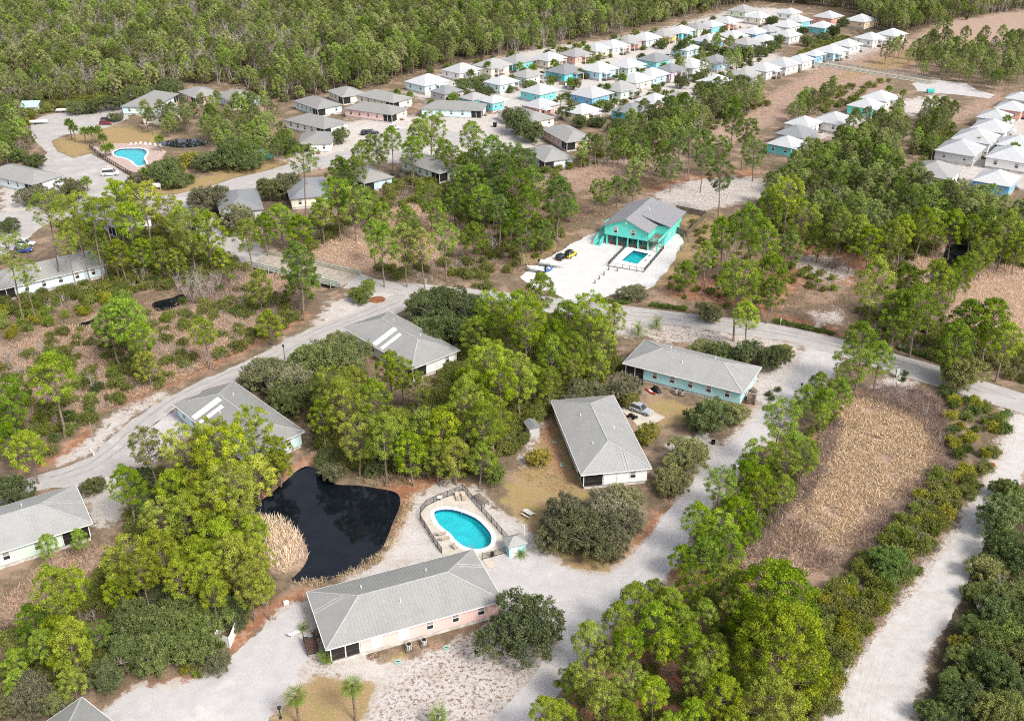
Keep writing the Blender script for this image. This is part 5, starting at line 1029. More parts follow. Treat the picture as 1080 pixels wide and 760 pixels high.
# undergrowth under the stands and across the scrub
SP_ = [np_mesh('undergrowth_bush', c[0], c[1], M['shrub'], c[2]) for c, t in SHRUBS[:3]]+[bare(560+i, 1.5, 1.8, 7, 60, 0.7).mesh('undergrowth_twigs', M['trunk_pale']) for i in range(2)]
UG = [([(330,440),(440,430),(520,340),(640,335),(655,390),(575,440),(540,480),(500,500),(430,502),(345,496)], 1.7, .7, 1.3, .08), ([(130,560),(150,500),(200,490),(290,480),(300,500),(268,540),(290,640),(200,680),(110,720),(0,760),(0,670),(80,650)], 1.8, .7, 1.3, .15),
 ([(570,790),(610,720),(690,650),(760,600),(800,620),(850,660),(868,720),(860,790)], 1.9, .6, 1.1, .25), ([(715,600),(745,550),(800,500),(850,455),(880,440),(865,480),(820,545),(780,590)], 1.8, .6, 1.1, .2),
 ([(800,225),(870,180),(960,190),(1085,240),(1085,285),(1040,275),(1000,262),(940,275),(890,268),(830,252)], 2.3, .9, 1.6, .25), ([(300,240),(380,190),(500,165),(600,185),(590,260),(540,290),(500,295),(470,292),(440,300),(400,292),(376,286),(440,275),(500,245),(440,215),(390,228),(330,265)], 3.3, .8, 1.6, .4),
 ([(60,240),(120,225),(240,240),(262,285),(210,300),(120,315),(20,335),(-20,330),(-20,320),(110,298)], 2.2, .8, 1.5, .3), ([(-30,395),(60,350),(130,350),(200,330),(262,295),(322,330),(298,350),(190,404),(120,432),(40,470),(-30,500)], 2.5, .6, 1.5, .55),
 ([(540,185),(620,165),(700,135),(760,110),(800,100),(810,112),(750,140),(690,165),(600,180)], 3.2, .8, 1.6, .35), ([(690,250),(730,230),(800,230),(820,270),(800,335),(720,318),(700,300),(730,275)], 3.4, .5, 1.1, .5), ([(930,270),(985,245),(960,300),(920,310)], 2.6, .6, 1.3, .4),
 ([(900,330),(960,320),(1040,350),(1085,370),(1085,408),(1040,394),(990,380),(940,368)], 2.2, .8, 1.4, .2), ([(0,90),(60,105),(140,98),(120,106),(60,116),(40,122),(20,140),(0,170)], 3, 1.2, 2, .1), ([(845,640),(900,600),(950,560),(1000,520),(1020,500),(1050,470),(1064,450),(1050,486),(1000,566),(940,645),(890,722),(868,760),(850,760)], 2.2, .7, 1.4, .35),
 ([(970,120),(1000,112),(1010,150),(975,175),(960,165)], 3, .9, 1.7, .2), ([(840,112),(900,90),(940,85),(900,110),(860,125)], 4, .9, 1.6, .3), ([(870,45),(900,40),(860,62),(830,72),(840,60)], 3, 1, 1.8, .1), ([(380,355),(470,345),(500,300),(540,310),(520,360),(500,400),(470,410)], 2.0, .8, 1.4, .1)]
Ps, I, S = [], [], []
for k, (poly, sp, s0, s1, fb) in enumerate(UG):
    P, rs = jitter(poly, sp, 40+k); dist = np.hypot(*P.T); Ps.append(P); I.append(np.where(rs.uniform(size=len(P)) < fb, rs.randint(3, 5, len(P)), rs.randint(0, 3, len(P)))); S.append(rs.uniform(s0, s1, len(P)))
P, I, S = np.concatenate(Ps), np.concatenate(I), np.concatenate(S); rs = np.random.RandomState(9)
gn_scatter('undergrowth', np.column_stack([P, np.zeros(len(P))-.03]), S, rs.uniform(0,6.28,len(P)), I, SP_, 'mixed green and bare undergrowth between the trees', (0.95,0.92,1.0,1)); print('undergrowth', len(P))

def reeds(name, polys, dens, h0, h1, wd, lean, label, color=(1,1,1,1), m='reed', seed=0, ex=()):
    ex = [W(e) for e in ex]
    rs = np.random.RandomState(seed); Vs = []
    for poly in polys:
        pw = W(poly); pa = np.array(pw); lo, hi = pa.min(0), pa.max(0); n = int((hi-lo).prod()*dens); P = rs.uniform(size=(n, 2))*(hi-lo)+lo; P = P[inside(P, pw)]
        cl = np.array([noise.noise(Vector((x*.35, y*.35, 1)))+0.6*noise.noise(Vector((x*1.1, y*1.1, 5))) for x, y in P]); P = P[cl > rs.uniform(-.62,.12,len(P))]
        for f in list(ROADW.values())+FOOT+list(PONDS.values())+list(ex):
            if len(P): P = P[~inside(P, f)]
        Vs.append(P)
    P = np.concatenate(Vs); n = len(P); d = unit(rs, n); d[:,2] = np.abs(d[:,2])*0.4+rs.uniform(0.25, 1.0, n); d[:,:2] *= lean; d /= np.linalg.norm(d, axis=1)[:,None]
    b = np.column_stack([P, rs.uniform(-.05, h0*0.5, n)]); V, T = blades(rs, b, d, rs.uniform(h0, h1, n), wd*rs.uniform(.6,1.4,n))
    me = np_mesh(name, V, T, M[m], np.repeat(rs.uniform(0,1,n), 3)); o = mesh_obj(name, me, color=color); tag(o, label, None, None, 'stuff'); print(name, n); return o
Z = ZONES['marsh']
reeds('far_marsh_grass', [Z[0], Z[1], Z[3]], 7, .25, .6, .1, 1.2, 'low brown grass of the far marshes below the subdivision', (0.66,0.57,0.54,1), seed=11)
reeds('scrub_grass', [[(690,252),(720,232),(800,225),(830,250),(905,262),(930,300),(900,352),(830,338),(720,318),(700,300),(735,272)], [(300,245),(400,190),(600,190),(620,235),(560,285),(480,296),(390,290),(440,275),(330,265)], [(640,345),(720,348),(840,372),(810,380),(740,364)], [(0,330),(110,305),(240,285),(262,290),(130,350),(0,400)], [(110,430),(200,395),(300,345),(320,330),(300,352),(215,396),(140,440)], [(850,780),(870,640),(1000,520),(1060,440),(1066,450),(1000,565),(890,722)], [(540,500),(580,430),(615,510),(600,530)], [(920,270),(1000,240),(1085,262),(1085,290),(1000,300)], [(540,262),(600,240),(640,225),(680,198),(720,190),(640,170),(560,215)], [(0,620),(50,585),(130,570),(140,600),(60,640),(0,690)]], 8, .25, .85, .1, 1.0, 'thin dry grass and litter scattered across the open scrub', (0.66,0.56,0.48,1), seed=12)
CORE = [(885,446),(905,424),(935,426),(962,444),(986,470),(988,500),(958,516),(934,532),(905,540),(885,565),(850,582),(838,562),(858,525),(868,480)]
reeds('dry_reeds', [Z[8], CORE], 42, .5, 1.4, .085, 1.7, 'pale brown flattened reeds filling the field beside the sand track', color=(1.14,1.12,.98,1), seed=1)
reeds('marsh_grass', [Z[7], Z[10]], 40, .5, 1.3, .07, 1.0, 'dry pinkish brown grass of the western marsh', (0.82,0.76,.70,1), seed=2)
reeds('pond_reeds', [Z[9]], 60, .9, 2.0, .09, .5, 'tall straw coloured reeds on the left pond bank', (1.3,1.35,1.3,1), seed=3)
reeds('bank_reeds', [[(376,505),(396,498),(430,500),(440,508),(424,514),(396,512)], [(412,570),(426,530),(432,535),(420,566),(400,592),(372,607),(330,616),(310,614),(350,612),(392,594)], [(413,568),(432,520),(440,524),(424,566),(404,592),(372,610),(330,620),(308,618),(320,612),(366,603),(400,580)]], 44, .3, .8, .06, .9, 'dry grass fringe on the far and right pond banks', (1.0,1.0,.9,1), seed=4)
reeds('inland_marsh_grass', [Z[6], Z[4], Z[5]], 24, .5, 1.2, .065, 1.1, 'dry grass of the marshes beside the bridge and reed pond', (0.82,0.78,.70,1), seed=5)
reeds('bare_brush', [[(890,420),(930,408),(985,415),(1000,450),(1004,505),(985,525),(965,520),(990,490),(975,450),(930,430)], [(915,560),(960,530),(1000,505),(985,545),(940,580),(900,600)], [(838,500),(860,480),(880,440),(890,450),(870,490),(850,530),(800,590),(790,580)], [(190,290),(240,280),(262,300),(240,330),(200,320)], [(300,300),(330,316),(310,340),(270,345)], [(772,592),(830,545),(860,560),(880,600),(800,622)], [(960,505),(996,500),(960,540),(925,565),(905,560)], [(845,520),(868,470),(880,440),(892,450),(872,500),(850,545)], [(935,408),(985,414),(1002,450),(1006,505),(990,530),(955,548),(975,510),(985,470),(960,438),(925,424)], [(860,590),(905,560),(945,560),(915,592),(870,612)]], 26, .8, 2.2, .05, .9, 'grey brown leafless brush around the reed field and marsh', m='brush', seed=6)
reeds('roadside_weeds', [[(868,752),(895,712),(945,640),(1000,562),(1050,486),(1060,470),(1052,500),(1010,570),(950,655),(900,730),(885,752)], [(1006,590),(1040,560),(1030,600),(1012,640),(985,690),(968,740),(985,700)], [(930,396),(990,412),(1060,432),(1050,436),(980,416),(930,404)], [(540,270),(580,262),(600,250),(560,285)]], 9, .2, .6, .07, 1.0, 'thin dry weeds along the sand track verges', (0.8,.85,.7,1), seed=7)

# ------------------------------------------------------------------ pools, fences, bridge
def on(px, py, z=0.0): p = G(px, py, 0); return Vector((p.x, p.y, z))
def offset_poly(poly, d):
    n = len(poly); A = sum(poly[i][0]*poly[(i+1)%n][1]-poly[(i+1)%n][0]*poly[i][1] for i in range(n)); sg = 1 if A > 0 else -1; out = []
    for i in range(n):
        a, b = np.array(poly[i-1]), np.array(poly[(i+1) % n]); t = b-a; t = t/np.hypot(*t); out.append(tuple(np.array(poly[i])+np.array([t[1], -t[0]])*d*sg))
    return out
def ring(outer, inner, z0, z1):
    """flat-topped ring between two matching outlines"""
    n = len(outer); mb = MB(); vs = [(*p, z1) for p in outer]+[(*p, z1) for p in inner]+[(*p, z0) for p in outer]+[(*p, z0) for p in inner]; fs = []
    for i in range(n):
        j = (i+1) % n; fs += [(i, j, n+j, n+i), (2*n+i, 2*n+j, j, i), (n+i, n+j, 3*n+j, 3*n+i)]
    return mb.add(vs, fs)
def holed(outer, hole, z, name, m, parent):
    """flat slab with a hole"""
    loops = [[Vector((*p, 0)) for p in outer], [Vector((*p, 0)) for p in hole]]; pts = list(outer)+list(hole); tris = tessellate_polygon(loops); fs = []
    for t in tris:
        a = (pts[t[1]][0]-pts[t[0]][0])*(pts[t[2]][1]-pts[t[0]][1])-(pts[t[1]][1]-pts[t[0]][1])*(pts[t[2]][0]-pts[t[0]][0]); fs.append(t if a > 0 else t[::-1])
    n = len(outer); vs = [(*p, z) for p in pts]+[(*p, z-0.5) for p in outer]
    for i in range(n): j = (i+1) % n; fs.append((i, j, len(pts)+j, len(pts)+i))
    return MB().add(vs, fs).build(name, m, parent)
def pool(label, water, deck, wm, dm, cop=0.55, parent_at=None, zd=0.10):
    o = np.mean(water, 0); L = lambda P: [(p[0]-o[0], p[1]-o[1]) for p in P]
    t = thing('swimming_pool', label, 'pool', (o[0], o[1], 0)); w = L(water)
    holed(L(deck), offset_poly(w, cop*0.98), zd, 'pool_deck', M[dm], t)
    ring(offset_poly(w, cop), w, -0.4, zd+0.05).build('coping', M['coping'], t)
    n = len(w); xs_ = [p[0] for p in w]; x0, x1 = min(xs_), max(xs_); dp = lambda p: -0.75-0.75*max(0, min(1, ((p[0]-x0)/(x1-x0)-.3)/.5)); c0 = (sum(xs_)/n, sum(p[1] for p in w)/n)
    rings = [[(*p, zd) for p in w], [(*p, dp(p)) for p in w], [(c0[0]+(p[0]-c0[0])*.72, c0[1]+(p[1]-c0[1])*.72, dp(p)-.12) for p in w], [(c0[0]+(p[0]-c0[0])*.35, c0[1]+(p[1]-c0[1])*.35, dp(p)-.16) for p in w]]
    vs = [q for r_ in rings for q in r_]+[(*c0, dp(c0)-.16)]; fs = [(k*n+i, (k+1)*n+i, (k+1)*n+(i+1)%n, k*n+(i+1)%n) for k in range(3) for i in range(n)]+[(3*n+i, 4*n, 3*n+(i+1)%n) for i in range(n)]
    MB().add(vs, [f[::-1] for f in fs]).build('basin', M['plaster'], t)
    tl = ring(w, offset_poly(w, -0.06), -0.3, zd-0.02).build('tile_band', M['bluetile'], t)
    mb = MB(); tr = tessellate_polygon([[Vector((*p, 0)) for p in offset_poly(w, 0.02)]]); q = offset_poly(w, 0.02); fs = []
    for f in tr:
        a = (q[f[1]][0]-q[f[0]][0])*(q[f[2]][1]-q[f[0]][1])-(q[f[1]][1]-q[f[0]][1])*(q[f[2]][0]-q[f[0]][0]); fs.append(f if a > 0 else f[::-1])
    mb.add([(*p, -0.06) for p in q], fs).build('water', wm, t)
    return t, o
def fence(name, pts, label, h=1.25, m='dark', post=1.8, pick=0.13, w=0.05, solid=False, z0=0.0):
    o = pts[0]; t = thing(name, label, 'fence', (o[0], o[1], z0)); P = [Vector((p[0]-o[0], p[1]-o[1], 0)) for p in pts]; pk = MB()
    for a, b in zip(P, P[1:]):
        L = (b-a).length; n = max(1, round(L/post)); d = (b-a)/L
        for i in range(n): q = a+(b-a)*(i/n); MB().box((q.x, q.y, h/2), (w*1.7, w*1.7, h+0.06)).build('post', M[m], t)
        for z in ((0.14, h-0.06) if not solid else (0.3, h*0.55, h-0.2)): MB().bar(a+Vector((0,0,z)), b+Vector((0,0,z)), w, w).build('rail', M[m], t)
        if solid:
            nb = int(L/0.3)
            for i in range(nb): q = a+d*(i+0.5)*(L/nb); MB().box((q.x, q.y, h/2), (0.26, 0.04, h*(1+0.05*((i*7) % 3-1))), math.atan2(d.y, d.x)).build('board', M[m], t)
        else:
            for i in range(1, int(L/pick)): q = a+d*i*pick; pk.tube((q.x, q.y, 0.1), (q.x, q.y, h-0.05), 0.018, n=3, cap=False)
    q = P[-1]; MB().box((q.x, q.y, h/2), (w*1.7, w*1.7, h+0.06)).build('post', M[m], t)
    if not solid: tag(pk.build('picket', M[m], t), kind='stuff')
    return t
deck1 = [(488,517),(480,521.5),(464.7,527),(450,534),(444,541),(443.7,548),(457.5,571),(466,584),(488,590),(510,589),(534.5,582.5),(534.5,570)]
DECKW = W(deck1)
t, o = pool('kidney-shaped turquoise pool with white rim beside the pink duplex', KIDNEY, DECKW, M['pool'], 'concrete', 0.75)
def ladder(t, p, rz):
    l = thing('pool_ladder', 'curved steel pool ladder on the far rim of the kidney pool', 'ladder', p, rz) if t is None else None
    for s in (-0.25, 0.25):
        mb = MB(); pts = [(-0.5, s, 0), (-0.45, s, 0.75), (0.0, s, 0.85), (0.35, s, 0.6), (0.4, s, -0.5)]; tube_mb(mb, pts, [0.025]*5, 6); mb.build('handrail', M['steel'], l)
    for z in (-0.1, -0.4): MB().box((0.38, 0, z), (0.1, 0.5, 0.03)).build('rung', M['steel'], l)
    return l
ladder(None, on(487,539,0.1), -1.2); q = ladder(None, on(497,578,0.1), 1.9); q['label'] = 'steel pool ladder on the near rim of the kidney pool'
fence('pool_fence', [G2(p) for p in [(466,583.5),(457.3,571.3),(443.3,548.2),(443.6,540.8),(449.6,533.6),(464.4,526.5),(479.8,521),(488,516.4),(534.9,569.6)]], 'black metal fence curving around the kidney pool', 1.25)
fence('pool_gate_fence', [G2(p) for p in [(509,589.8),(535,583)]], 'short black fence with gate between pink duplex and aqua shed', 1.25)
def lounge(p, rz, label, m='tan', group='sun loungers', zb=0.1):
    t = thing('sun_lounger', label, 'lounger', (p.x, p.y, zb), rz, group)
    MB().box((0.25,0,0.32), (1.25,0.62,0.06)).build('seat', M[m], t); MB().bar((-0.35,0,0.33), (-0.9,0,0.78), 0.62, 0.06).build('backrest', M[m], t)
    for x, y in ((-0.5,-.27), (-0.5,.27), (0.8,-.27), (0.8,.27)): MB().box((x,y,0.15), (0.06,0.06,0.3)).build('leg', M['white'], t)
    return t
lounge(on(482.5,526), -1.35, 'tan sun lounger in the far pool corner, left one of two'); lounge(on(489,526), -1.45, 'tan sun lounger in the far pool corner, right one of two')
lounge(on(465.5,564.5), 0.5, 'tan sun lounger beside the left pool fence, far one of two'); lounge(on(469,569.5), 0.55, 'tan sun lounger beside the left pool fence, near one of two')
t = thing('pool_chair', 'small brown chair on the pool deck behind the pink duplex roof', 'chair', on(480,579,0.1), 0.8)
MB().box((0,0,0.42), (0.6,0.6,0.06)).build('seat', M['tan'], t); MB().box((0,0.3,0.75), (0.6,0.06,0.6)).build('backrest', M['tan'], t)
for x in (-.26,.26):
    for y in (-.26,.26): MB().box((x,y,0.2), (0.05,0.05,0.4)).build('leg', M['dark'], t)
# aqua pool shed, shower, slatted shelter, picnic table, pad
sp = on(543,581); FOOT.append([(sp.x-2,sp.y-2),(sp.x+2,sp.y-2),(sp.x+2,sp.y+2),(sp.x-2,sp.y+2)])
t = thing('pool_shed', 'small aqua shed with grey hip roof at the pool gate', 'shed', sp, 0.35); MB().box((0,0,1.05), (2.7,2.3,2.1)).build('wall', M['w_aqua'], t); hip(3.3, 2.9, 2.15, 3.0, 0.1).build('roof', M['roof_pale'], t); door(t, -0.5, -1.15, 1.0, math.pi, 0.9, 1.9)
t = thing('shower_post', 'white outdoor shower post at the lawn edge above aqua shed', 'shower', on(553,564)); MB().tube((0,0,0), (0,0,2.1), 0.06, n=6).build('pole', M['white'], t); MB().bar((0,0,2.05), (-0.5,0,2.1), 0.06, 0.06).build('arm', M['white'], t); MB().box((0,0,0.05), (0.9,0.9,0.1)).build('base', M['concrete'], t)
t = thing('slatted_shelter', 'low grey slatted rack leaning outside the pool fence', 'rack', on(508,529), -0.95)
for i in range(9): MB().box((-1.4+i*0.35, 0, 0.75), (0.24, 1.1, 0.05)).build('slat', M['wood'], t)
for x in (-1.5, 1.5):
    for y in (-.45, .45): MB().box((x, y, 0.36), (0.08,0.08,0.72)).build('leg', M['wood'], t)
for y in (-.45, .45): MB().box((0, y, 0.69), (3.1,0.08,0.07)).build('beam', M['wood'], t)
def picnic(p, rz, label):
    t = thing('picnic_table', label, 'table', p, rz)
    for y in (-.3, -.1, .1, .3): MB().box((0, y, 0.75), (1.9, 0.18, 0.05)).build('top_plank', M['skirt'], t)
    for s in (-1, 1): MB().box((0, s*0.72, 0.45), (1.9, 0.27, 0.05)).build('bench', M['skirt'], t)
    for x in (-.65, .65):
        MB().bar((x,-.75,0), (x,-.2,.72), 0.08, 0.1).build('leg', M['wood'], t); MB().bar((x,.75,0), (x,.2,.72), 0.08, 0.1).build('leg', M['wood'], t); MB().box((x, 0, 0.4), (0.07, 1.7, 0.08)).build('brace', M['wood'], t)
picnic(on(557,543.5), -0.75, 'pale wooden picnic table on the dry lawn beside the oak clump')
sheet('concrete_pad', W([(509,590),(518,588),(526,596),(516,600)]), 0.05, M['concrete'], 0)
sheet('house_slab', W([(654,431),(668,424),(702,440),(690,447),(676,452)]), 0.03, M['concrete'], 0)
t = thing('notice_board', 'black notice board hanging on the pool gate fence', 'sign', on(519,587.5), 0.25); MB().box((0,-0.12,0.75), (0.55,0.05,0.9)).build('panel', M['black'], t); MB().box((0,0,0.6), (0.08,0.08,1.2)).build('post', M['dark'], t)
t = thing('pool_sign', 'white rules sign on the far left of the pool fence', 'sign', on(464,528), 0.3); MB().box((0,-0.05,0.85), (0.8,0.04,0.5)).build('panel', M['white'], t); MB().box((0,0,0.45), (0.06,0.06,0.9)).build('post', M['dark'], t)
# beach house pool
bd = W([(641,280.5),(679,287),(700,262.5),(664,257)])
pool('rectangular teal pool in front of the raised turquoise beach house', BHPOOL, bd, M['pool_deep'], 'coping', 0.3)
fence('pool_fence', [G2(p) for p in [(664,257),(641,280.7),(679,287.2),(700,262.5)]], 'black metal fence around the beach house pool', 1.2, w=0.06)
lounge(on(682.5,275), 0.9, 'white lounger at the beach house pool, near one of two', 'white'); lounge(on(686.5,270), 0.9, 'white lounger at the beach house pool, far one of two', 'white')
fence('wooden_fence', [G2(p) for p in [(713,245.5),(724,250.5),(744.5,229),(713,222.5)]], 'weathered wooden yard fence right of the beach house', 1.8, 'wood', 2.4, solid=True)
# club pool
cd = W([(95,157),(104,153),(121,151.5),(156,151.5),(176,160),(164,175),(148,183),(128,179),(110,168)])
pool('irregular turquoise club pool on a pink paved deck', CLUBPOOL, cd, M['pool'], 'pinkpave', 0.7)
fence('pool_fence', [G2(p) for p in [(95,156.5),(110,168),(128,179),(140,186)]], 'dark fence between club pool and the club road', 1.4, w=0.09, pick=0.3)
for i in range(7): lounge(on(138+i*5.2, 152.6+0.6*abs(i-2)), -1.5+i*0.06, 'white lounger in the row along the far club pool edge', 'white', 'loungers at the club pool')
t = thing('tennis_court', 'green tennis court with fence beside the dark oak clump', 'court', on(273,160)); o = on(273,160); cw = [(p[0]-o.x, p[1]-o.y) for p in W([(256,152.5),(268,150),(293,164),(279,170)])]
MB().prism(cw, 0, 0.06).build('surface', M['court'], t)
for a, b in zip(cw, cw[1:]+cw[:1]): MB().bar((*a, 2.4), (*b, 2.4), 0.06, 0.06).build('fence_rail', M['steel'], t); MB().box((*a, 1.2), (0.1,0.1,2.4)).build('fence_post', M['steel'], t)
m1, m2 = ((cw[0][0]+cw[3][0])/2, (cw[0][1]+cw[3][1])/2), ((cw[1][0]+cw[2][0])/2, (cw[1][1]+cw[2][1])/2)
MB().bar((*m1, 0.08), (*m2, 0.08), 0.1, 0.02).build('line', M['white'], t)
# timber bridge over the marsh
def bridge(name, near, far, label, wd=4.6, z=0.06, plank=0.3, rail='greenpaint', group=None, piles=True, sp=3.0):
    a = (Vector(G2(near[0])+(0,))+Vector(G2(far[0])+(0,)))/2; b = (Vector(G2(near[1])+(0,))+Vector(G2(far[1])+(0,)))/2; L = (b-a).length; d = (b-a)/L
    wd = min((Vector(G2(near[0])+(0,))-Vector(G2(far[0])+(0,))).length, wd*3); n_ = Vector((-d.y, d.x, 0)); wd = abs((Vector(G2(far[0])+(0,))-Vector(G2(near[0])+(0,))).dot(n_)) if wd > 3 else wd
    wd = min(max(wd, 3.2), 8.5); t = thing(name, label, 'bridge', (a.x, a.y, 0), math.atan2(d.y, d.x), group); pl = MB(); r = random.Random(3); n = int(L/plank)
    for i in range(n): pl.box(((i+.5)*L/n, r.uniform(-.03,.03), z-0.04+r.uniform(0,.015)), (L/n-0.03, wd-0.3, 0.08))
    tag(pl.build('deck_planks', M['deckwood'], t), kind='stuff')
    k = int(L/sp)
    for i in range(3, n, 11): MB().box(((i+.5)*L/n, r.uniform(-.6,.6), z+0.012), (L/n*.9, wd*0.6, 0.03)).build('repair_plank', M['repair'], t)
    for s in (-1, 1):
        y = s*(wd/2-0.1)
        for zz, hh in ((z+1.0, 0.22), (z+0.55, 0.2)): MB().box((L/2, y, zz), (L, 0.09, hh)).build('rail', M[rail], t)
        MB().box((L/2, y, z+1.15), (L, 0.28, 0.06)).build('cap_rail', M[rail], t); MB().box((L/2, y*1.01, z-0.2), (L, 0.16, 0.34)).build('edge_beam', M[rail], t)
        for i in range(k+1):
            x = min(max(i*L/k, 0.1), L-0.1); MB().box((x, y+s*0.14, -0.25), (0.2, 0.18, 2.8)).build('post', M[rail], t)
    return t
bridge('boardwalk_bridge', [(263,280),(361,304.5)], [(283,268.5),(379,288.5)], 'pale green railed timber bridge carrying the road over the marsh', 6)
bridge('boardwalk_bridge', [(858,68.5),(984,90)], [(862,64.5),(988,85.5)], 'far pale boardwalk crossing the brown marsh between subdivision and island', 4, sp=5)
# ------------------------------------------------------------------ vehicles
def car(p, rz, label, col, L=4.7, Wd=1.85, Hh=1.7, van=False, name='parked_car', jeep=False):
    t = thing(name, label, 'car', (p.x, p.y, 0.04), rz, 'parked cars'); m = M.setdefault('paint_'+str(col), paint('car_paint', col)); x, w = L/2, Wd/2; zb, zh = 0.32, Hh*0.56
    def loft(sec, nm, mm):
        vs = []; fs = []; n = 6
        for (xx, z0, z1, hw0, hw1) in sec: vs += [(xx,-hw0*0.9,z0), (xx,hw0*0.9,z0), (xx,hw0,(z0*0.4+z1*0.6)), (xx,hw1,z1), (xx,-hw1,z1), (xx,-hw0,(z0*0.4+z1*0.6))]
        for i in range(len(sec)-1):
            for j in range(n): k = (j+1) % n; fs.append((i*n+j, i*n+k, (i+1)*n+k, (i+1)*n+j))
        fs += [tuple(range(n))[::-1], tuple(range((len(sec)-1)*n, len(sec)*n))]; return MB().add(vs, [f[::-1] for f in fs]).build(nm, mm, t)
    hood = zh*0.97 if not jeep else zh
    loft([(-x, zb+.12, zh*0.9, w*.88, w*.82), (-x+.15, zb, zh, w*.97, w*.9), (-x*0.3, zb, zh, w, w*.92), (x*0.3, zb, zh, w, w*.92), (x-.35, zb, hood*.95, w*.97, w*.86), (x, zb+.12, hood*.8, w*.85, w*.75)], 'body', m)
    r0, r1 = (-x+.1, x*0.34) if not van else (-x+.1, x*0.62)
    loft([(r0, zh-.02, zh+.05, w*.88, w*.86), (r0+.3, zh-.02, Hh-.06, w*.9, w*.72), (r1-.75, zh-.02, Hh-.06, w*.9, w*.72), (r1, zh-.02, zh+.05, w*.88, w*.86)], 'window_band', M['glass'])
    MB().box(((r0+r1)/2-.2, 0, Hh-.03), ((r1-r0)-1.05, w*1.46, 0.07)).build('roof_panel', m, t)
    for s in (-1, 1):
        MB().bar((r0+.32, s*w*.80, Hh-.08), (r0+.06, s*w*.9, zh), .12, .06).build('pillar', m, t); MB().bar((r1-.78, s*w*.80, Hh-.08), (r1-.02, s*w*.9, zh), .08, .06).build('pillar', m, t)
        MB().box((x-.06, s*w*.6, zh*.78), (.14, .36, .16)).build('headlight', M['head'], t); MB().box((-x+.02, s*w*.72, zh*.86), (.1, .2, .26)).build('tail_light', M['red'], t); MB().box((r1-.35, s*(w+.08), zh+.05), (.12, .2, .14)).build('mirror', m, t)
        for xx in (-x*.6, x*.6):
            wl_ = MB().tube((xx, s*(w-.2), .34), (xx, s*(w+.02), .34), .35, n=14).build('wheel', M['tyre'], t); MB().tube((xx, s*(w+.0), .34), (xx, s*(w+.04), .34), .2, n=10).build('rim', M['steel'], wl_)
    if jeep: MB().tube((-x-.02,0,zh), (-x-.25,0,zh), .38, n=12).build('spare_wheel', M['tyre'], t); MB().box(((r0+r1)/2-.2, 0, Hh+.03), ((r1-r0)-.9, w*1.5, .06)).build('soft_top', M['black'], t)
    return t
def heading(a, b): p, q = on(*a), on(*b); return math.atan2(q.y-p.y, q.x-p.x)
car(on(676,434.5), heading((663.7,429.5),(688.7,438)), 'silver grey car parked on the slab beside the white duplex', (0.36,0.37,0.39))
car(on(602,270.5), heading((596,274),(610,266)), 'yellow and black jeep parked on the white sand', (0.62,0.52,0.06), 4.3, 1.85, 1.9, jeep=True)
car(on(593,273), heading((588,274),(598,270)), 'black off-road car nose to tail with the yellow jeep', (0.012,0.012,0.014), 4.0, 1.8, 1.6)
car(on(416,136.5), 0.05, 'white car standing in the parking circle', (0.7,0.7,0.7)); car(on(393,141.5), 0.1, 'dark blue car parked nose in below the pale pink duplex', (0.02,0.03,0.08)); car(on(384.5,141.5), 1.4, 'black car beside the dark blue one', (0.012,0.012,0.014))
car(on(117,185), 0.25, 'white van on the club road beside the pool fence', (0.72,0.72,0.72), 5.4, 2.0, 2.2, True, 'parked_van'); car(on(112,131.5), 0.05, 'dark red car parked beside the club lawn', (0.22,0.02,0.03)); car(on(113,128.6), 0.05, 'dark car parked just behind the red one', (0.03,0.03,0.035))
car(on(25,266), 0.2, 'deep blue car parked by the pale blue duplex', (0.02,0.05,0.22)); car(on(28,259), 0.1, 'white and blue car behind the deep blue one', (0.6,0.64,0.7)); car(on(857,62.5), 0.3, 'dark blue car at the far boardwalk end', (0.02,0.04,0.15))
for i, (x, y, c) in enumerate([(600,92,(.6,.6,.6)),(640,78,(.03,.03,.04)),(672,70,(.35,.02,.03)),(706,60,(.5,.5,.52)),(742,44,(.65,.65,.65)),(560,104,(.04,.06,.15)),(660,100,(.55,.56,.58)),(768,32,(.02,.02,.03))]): car(on(x,y), [.3,1.2,.4,1.0,.2,.9,1.4,.5][i], f"{['silver','black','red','grey','white','navy','pale grey','dark'][i]} car parked on sand between the pastel cottages", c)
